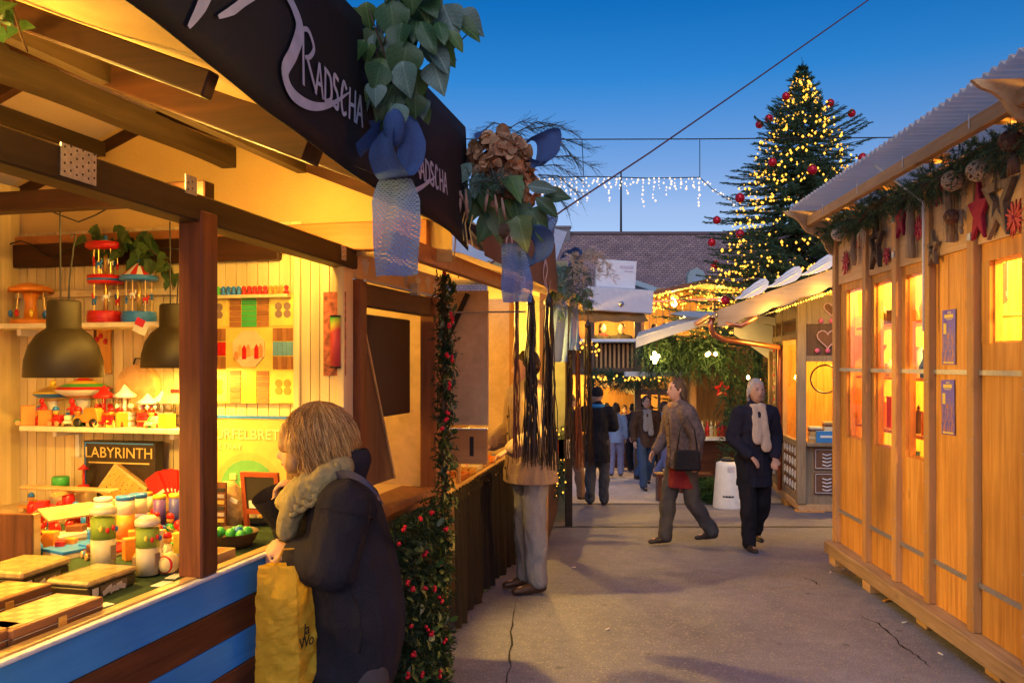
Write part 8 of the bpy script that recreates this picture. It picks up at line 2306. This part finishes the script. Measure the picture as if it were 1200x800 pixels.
def tile_mat():
    m, nt, b = newmat('roof_tiles'); L = nt.links; N = nt.nodes.new
    tc = N('ShaderNodeTexCoord'); mp = N('ShaderNodeMapping'); mp.inputs['Scale'].default_value = (2.2, 2.2, 2.2)
    L.new(tc.outputs['Generated'], mp.inputs['Vector']); mp.inputs['Scale'].default_value = (34, 10, 9)
    br = N('ShaderNodeTexBrick'); br.inputs['Color1'].default_value = (.34, .22, .20, 1); br.inputs['Color2'].default_value = (.23, .15, .155, 1); br.inputs['Mortar'].default_value = (.06, .04, .045, 1)
    br.inputs['Scale'].default_value = 1.5; br.inputs['Mortar Size'].default_value = .03
    cx = N('ShaderNodeCombineXYZ'); sx = N('ShaderNodeSeparateXYZ'); L.new(tc.outputs['Object'], sx.inputs[0]); L.new(sx.outputs['X'], cx.inputs['X']); L.new(sx.outputs['Z'], cx.inputs['Y'])
    L.new(cx.outputs[0], br.inputs['Vector'])
    ns = N('ShaderNodeTexNoise'); ns.inputs['Scale'].default_value = 1.3; ns.inputs['Detail'].default_value = 8; L.new(tc.outputs['Object'], ns.inputs['Vector'])
    ra = N('ShaderNodeMapRange'); ra.inputs['From Min'].default_value = .3; ra.inputs['From Max'].default_value = .7; ra.inputs['To Min'].default_value = .82; ra.inputs['To Max'].default_value = 1.2; L.new(ns.outputs['Fac'], ra.inputs['Value'])
    sv = N('ShaderNodeVectorMath'); sv.operation = 'SCALE'; L.new(br.outputs['Color'], sv.inputs[0]); L.new(ra.outputs[0], sv.inputs['Scale'])
    L.new(sv.outputs[0], b.inputs['Base Color']); b.inputs['Roughness'].default_value = .8
    bp = N('ShaderNodeBump'); bp.inputs['Strength'].default_value = .6; bp.inputs['Distance'].default_value = .05; L.new(br.outputs['Fac'], bp.inputs['Height']); L.new(bp.outputs[0], b.inputs['Normal'])
    return m
m_tile = tile_mat()
fb = thing('town_house', 'long town building with steep purple-brown tiled roof and dormer', 'building', T(0, FY, 0))
zr = fl_(0, 263).z; ze = fl_(0, 352).z
xl, xr = fl_(470, 0).x, fl_(1120, 0).x
MB().add([(xl, 0, ze), (xr, 0, ze), (xr, 4.2, zr), (xl, 4.2, zr)], [(0,1,2,3)]).build('roof', m_tile, fb)
MB().add([(xl, 8.4, ze), (xr, 8.4, ze), (xr, 4.2, zr), (xl, 4.2, zr)], [(3,2,1,0)]).build('roof', m_tile, fb)
MB().bar((xl, 4.2, zr+.05), (xr, 4.2, zr+.05), .3, .2).build('ridge', plain('ridge_tile', (.12, .09, .10), .8), fb)
m_plaster = plain('plaster', (.42, .40, .37), .9, 0, .1, 1)
MB().box(xl+.3, xr-.3, .3, 8.1, -2, ze).build('wall', m_plaster, fb)
for k in range(22):
    x = xl + 1.2 + k*1.65
    wf = MB().box(x-.5, x+.5, .24, .3, ze-2.4, ze-.8).build('window', m_white, fb); MB().box(x-.42, x+.42, .22, .24, ze-2.32, ze-.88).build('pane', plain('dark_glass', (.03, .04, .06), .1), wf)
q0 = fl_(819, 340); q1_ = fl_(819, 312)
dz = q1_.z - q0.z
dm = MB().prism([(-.62, 0), (.62, 0), (.62, dz*.62), (.45, dz*.86), (0, dz*1.0), (-.45, dz*.86), (-.62, dz*.62)], -.3, 2.4, T(q0.x, 1.0, q0.z)).build('dormer', plain('dormer_green', (.28, .36, .36), .8), fb)
MB().box(-.28, .28, -.32, -.30, dz*.12, dz*.66, T(q0.x, 1.0, q0.z)).build('dormer_window', plain('dormer_glass', (.25, .33, .42), .2), dm)
q0 = fl_(664, 263); MB().box(q0.x-.5, q0.x+.5, 3.7, 4.7, zr-.6, zr+.35).box(q0.x-.58, q0.x+.58, 3.62, 4.78, zr+.35, zr+.5).build('chimney', plain('chimney_stone', (.18, .17, .18), .9), fb)
q0 = fl_(737, 263); MB().tube([(q0.x, 4.2, zr), (q0.x, 4.2, fl_(0, 185).z)], [.09, .06], 6).build('mast', m_black, fb)
GY2 = 44.0
ng = thing('gabled_house', 'house with blue-grey gable trim in front of the long tiled roof', 'building', T(0, GY2, 0))
ga, gb, gc = fl_(680, 352, GY2), fl_(728, 329, GY2), fl_(792, 352, GY2)
MB().prism([(ga.x, ga.z), (gb.x, gb.z), (gc.x, gc.z), (gc.x, -2), (ga.x, -2)], 0, 5).build('wall', plain('wall_bluegrey', (.20, .24, .26), .9), ng)
for a, b_ in ((ga, gb), (gb, gc)):
    MB().bar((a.x, -.3, a.z+.1), (b_.x, -.3, b_.z+.1), .6, .25, (0, 0, 1)).build('bargeboard', plain('trim_blue', (.30, .38, .42), .8), ng)
    MB().add([(a.x, -.2, a.z+.24), (b_.x, -.2, b_.z+.24), (b_.x, 5.2, b_.z+.24), (a.x, 5.2, a.z+.24)], [(0,1,2,3)]).build('roof', m_tile, ng)
wf = MB().box(gb.x-.5, gb.x+.5, -.05, 0, gb.z-1.5, gb.z-.6).build('window', m_white, ng); MB().box(gb.x-.42, gb.x+.42, -.07, -.05, gb.z-1.42, gb.z-.68).build('pane', plain('dark_glass', (.03, .04, .06), .1), wf)
for (x, y, w_, h_, lab) in [(-22, 40, 9, 7, 'plain town house far beyond the left stalls'), (26, 46, 10, 6, 'plain town house far beyond the pine hut')]:
    t = thing('town_house', lab, 'building', T(x, y, -1.3))
    MB().box(-w_, w_, 0, 8, 0, h_).build('wall', m_plaster, t)
    MB().prism([(-w_-.4, h_), (w_+.4, h_), (w_-2.5, h_+3.4), (-w_+2.5, h_+3.4)], -.4, 8.4).build('roof', m_tile, t)
    for k in range(5):
        wf = MB().box(-w_+1.4+k*3.4-.5, -w_+1.4+k*3.4+.5, -.05, 0, h_-2.2, h_-.7).build('window', m_white, t); MB().box(-w_+1.4+k*3.4-.42, -w_+1.4+k*3.4+.42, -.07, -.05, h_-2.1, h_-.8).build('pane', MATS['dark_glass'], wf)
XY = 21.0
tpx = at(952, 75, XY)
xz = ground_z(XY)
tx = at(932, 0, XY).x
H_ = tpx.z - xz
TX = tpx.x - .25
xt = thing('christmas_tree', 'tall dark fir Christmas tree with yellow lights and red baubles', 'tree', T(TX, XY, xz))
MB().tube([(0, 0, 0), (0, 0, H_*.5), (.0, 0, H_*.97)], [.16, .09, .015], 10).build('trunk', m_bark, xt)
def rad(d):   # crown radius by distance below the tip
    return float(np.interp(d, [0, .3, .8, 1.7, 3.2, 4.5, 5.6, 7, 8.5, 10], [.03, .16, .5, 1.1, 1.75, 2.3, 2.75, 3.1, 3.3, 3.3]))
P = []; D = []; Ln = []
br = MB(); BR = []
d = .12
while d < H_ - 1.2:
    r = rad(d); n = int(7 + 5.0*r)
    a0 = random.uniform(0, 6.28)
    for k in range(n):
        a = a0 + 2*math.pi*k/n + random.uniform(-.22, .22); L_ = r*random.uniform(.66, 1.2)*(1 + .1*math.sin(3*a + d*1.7))
        rise = .42 if d < 2 else .22
        pts = []
        for j in range(6):
            f = j/5
            pts.append(Vector((math.cos(a)*L_*f, math.sin(a)*L_*f, H_ - d - .35*r*f*.8 + rise*L_*f*f + random.uniform(-.015, .015))))
        BR.append(pts)
        br.tube([pts[0], pts[2], pts[5]], [.022*min(1, r), .014*min(1, r), .004], 4, False)
        nt_ = int(10 + 17*L_)
        for j in range(nt_):
            f = (j + random.random())/nt_; f = .12 + .88*f
            i = min(int(f*5), 4); p = pts[i].lerp(pts[i+1], f*5-i)
            dirb = (pts[min(i+1, 5)] - pts[i]).normalized(); sd = dirb.cross(Vector((0, 0, 1)))*random.choice([-1, 1])
            dd = dirb*.85 + sd*random.uniform(.3, .9) + Vector((0, 0, random.uniform(-.25, .25)))
            P.append(list(p)); D.append(list(dd)); Ln.append((.10 + .30*(1-f)*min(1, L_))*random.uniform(.7, 1.2))
        P.append(list(pts[4])); D.append(list(pts[5]-pts[4] + Vector((0, 0, .06)))); Ln.append(.28*min(1.0, L_+.2))
    d += .15 if d < 3 else .19
for q_ in range(5): P.append([0, 0, H_-.5+.1*q_]); D.append([.1*math.cos(q_*2), .1*math.sin(q_*2), 1]); Ln.append(.3)
br.build('branches', m_bark, xt)['kind'] = 'stuff'
V, Fc = twigs(np.array(P), np.array(D), np.array(Ln), 24, .05, .0085, .15)
print('tree tris', len(Fc))
link('crown', tri_mesh('crown', V, Fc, [m_fir, m_fir2], midx=(rng.random(len(Fc)) < .25).astype(int)), xt)['kind'] = 'stuff'
for sidx in range(3):
    t = thing('light_string', ['yellow light string wound round the upper crown of the Christmas tree', 'yellow light string wound round the middle of the Christmas tree', 'yellow light string wound round the lower Christmas tree'][sidx], 'light string', xt.matrix_world.copy())
    d0, d1 = [(.25, 2.6), (2.5, 4.9), (4.7, 8.2)][sidx]
    turns = [6, 5, 6][sidx]; n = [300, 380, 460][sidx]
    wire = []; PB = []
    for k in range(n):
        f = k/n; d = d0 + (d1-d0)*f + .10*math.sin(k*.55); a = 2*math.pi*turns*f + sidx
        r = rad(d)*(.80 + .14*math.sin(k*1.7) + random.uniform(-.06, .06))
        p = (r*math.cos(a), r*math.sin(a), H_ - d - .22*r + random.uniform(-.04, .04)); wire.append(p); PB.append(p)
        if random.random() < .55: PB.append((p[0]*random.uniform(.8, 1.05), p[1]*random.uniform(.8, 1.05), p[2] + random.uniform(-.15, .15)))
    MB().tube(wire, .006, 3, False).build('wire', m_cable, t)
    link('bulbs', bulbs_mesh('bulbs', PB, .029, m_bulb), t)['kind'] = 'stuff'
for k, (px, py) in enumerate([(921, 113), (973, 121), (901, 139), (890, 146), (998, 133), (1011, 185), (952, 199), (867, 232), (867, 274), (838, 310), (834, 284), (850, 352), (840, 258), (905, 190)]):
    c = at(px, py, XY); rx = c.x - TX
    d = tpx.z - c.z; r = rad(d)*.98
    dyy = -math.sqrt(max(.0, r*r - rx*rx)) if abs(rx) < r else 0
    c = at(px, py, XY + dyy)
    bauble('red bauble %s on the Christmas tree' % ['just under the tip on the left flank', 'under the tip above the brightest lights', 'paired with another below the tip', 'at the outer branch tips high on the left', 'on the right flank near the tip', 'at the far right branch tips', 'in the middle over the long light swag', 'at the left where the icicle lights end', 'half hidden among lower left lights', 'at the lowest left branch tip', 'at the tips left of the roof ridge', 'just above the hut gutter', 'set deep in the lower left branches', 'set deep in the dark middle branches'][k], c, .115 if k in (6, 7, 5) else .10, 'baubles on the Christmas tree')
def wire(label, pts, r, m=m_cable):
    o = MB().tube(pts, r, 6).build('overhead_wire', m, None, True); return tag(o, label, 'wire')
wire('dark red sloping wire crossing the sky over the lane', [at(560, 320, 9.0), at(660, 246, 10.5), at(760, 180, 11.5), at(880, 97, 12.5), at(1018, 0, 14), at(1100, -60, 15)], .011, plain('wire_red', (.10, .03, .04), .6))
wire('thin level wire across the sky behind the Christmas tree', [at(520, 163, 17), at(660, 163.5, 17), at(820, 163, 17), at(1080, 161, 17), at(1200, 160, 17)], .012)
t = thing('icicle_lights', 'white icicle light curtain hanging over the lane below a wire', 'light string', T(0, 0, 0))
top = [(600, 215), (640, 208), (700, 207), (760, 209), (820, 208)]
MB().tube([at(px, py, 17) for px, py in top], .010, 5).build('carrier_wire', m_cable, t)
MB().tube([at(820, 163, 17), at(820, 208, 17)], .008, 5).build('drop_wire', m_cable, t); MB().tube([at(682, 163, 17), at(684, 208, 17)], .008, 5).build('drop_wire', m_cable, t)
MB().tube([at(820, 208, 17), at(835, 222, 17.2), at(850, 232, 17.6), at(862, 238, 18.4)], .008, 5).build('tail_wire', m_cable, t)
P = []
for k in range(34):
    px = 604 + k*6.5; ln = random.choice([10, 16, 22, 30, 36]) * (1.0 if k % 2 else .6)
    sub = MB(); 
    nb = int(ln/6) + 2
    for j in range(nb):
        P.append(list(at(px + random.uniform(-1.8, 1.8), 210 + ln*j/nb + random.uniform(-1, 1), 17)))
for f in np.linspace(0, 1, 14):
    P.append(list(at(820 + 40*f, 209 + 30*f + random.uniform(-3, 3), 17 + 1.2*f)))
link('bulbs', bulbs_mesh('bulbs', P, .021, m_bulbw), t)['kind'] = 'stuff'
m_glowst = m_tw
for k, (px, Y, wd_, lab) in enumerate([(735, 29, 3.2, 'far lit market booth closing the end of the lane'), (668, 24, 2.2, 'lit market booth behind the balcony stall')]):
    p = gpos(px, Y); t = thing('market_booth', lab, 'market stall', T(*p))
    MB().box(-wd_, wd_, 1.4, 1.46, 0, 2.7).build('back_wall', m_glowst, t); MB().box(-wd_, wd_, -.2, .3, .9, .97).build('counter', m_pine, t); MB().box(-wd_, wd_, -.2, -.15, 0, .9).build('counter_front', m_brown, t)
    for x in (-wd_, 0, wd_): MB().box(x-.05, x+.05, -.25, -.15, 0, 2.6).build('post', m_pine_post, t)
    MB().prism([(-wd_-.3, 2.6), (wd_+.3, 2.6), (wd_-.2, 3.2), (-wd_+.2, 3.2)], -.6, 1.6).build('roof', m_ghd, t)
    tl = thing('bulb_lamp', 'bare bulb in the ' + lab, 'lamp', T(p.x, p.y + .4, p.z + 2.3)); MB().ell((0, 0, 0), (.06, .06, .07), 10, 8).build('bulb', m_lampglow, tl, True); MB().tube([(0, 0, .06), (0, 0, .3)], .01, 5).build('cable', m_cable, tl)
    bulb_light('bulb_light', tl, (0, -.1, -.15), 130, WARM, .08)
ppl = {o['label']: o for o in bpy.data.objects if o.get('category') == 'person'}
def dup_person(key, px, Y, rz, lab):
    src_ = [o for l, o in ppl.items() if key in l][0]; c = copy_tree(src_); c.location = gpos(px, Y); c.rotation_euler = (0, 0, R(rz)); c['label'] = lab
for a_ in [('brown jacket and blue jeans', 731, 24.5, 20, 'man in brown jacket in the far crowd'), ('light blue jacket', 748, 26, 200, 'person in light blue jacket deep in the far crowd'), ('dark purple', 762, 25, -30, 'person in purple jacket deep in the far crowd'), ('grey jacket in', 700, 25.5, 160, 'person in grey jacket beside the far booth'), ('black jacket and hood', 752, 19.0, 175, 'person in black jacket behind the man in brown'), ('dark red jacket in', 738, 27.5, 30, 'person in dark red jacket at the far booth'), ('light blue jacket', 779, 18.2, 60, 'person in light blue jacket beside the fir stall')]:
    dup_person(*a_)
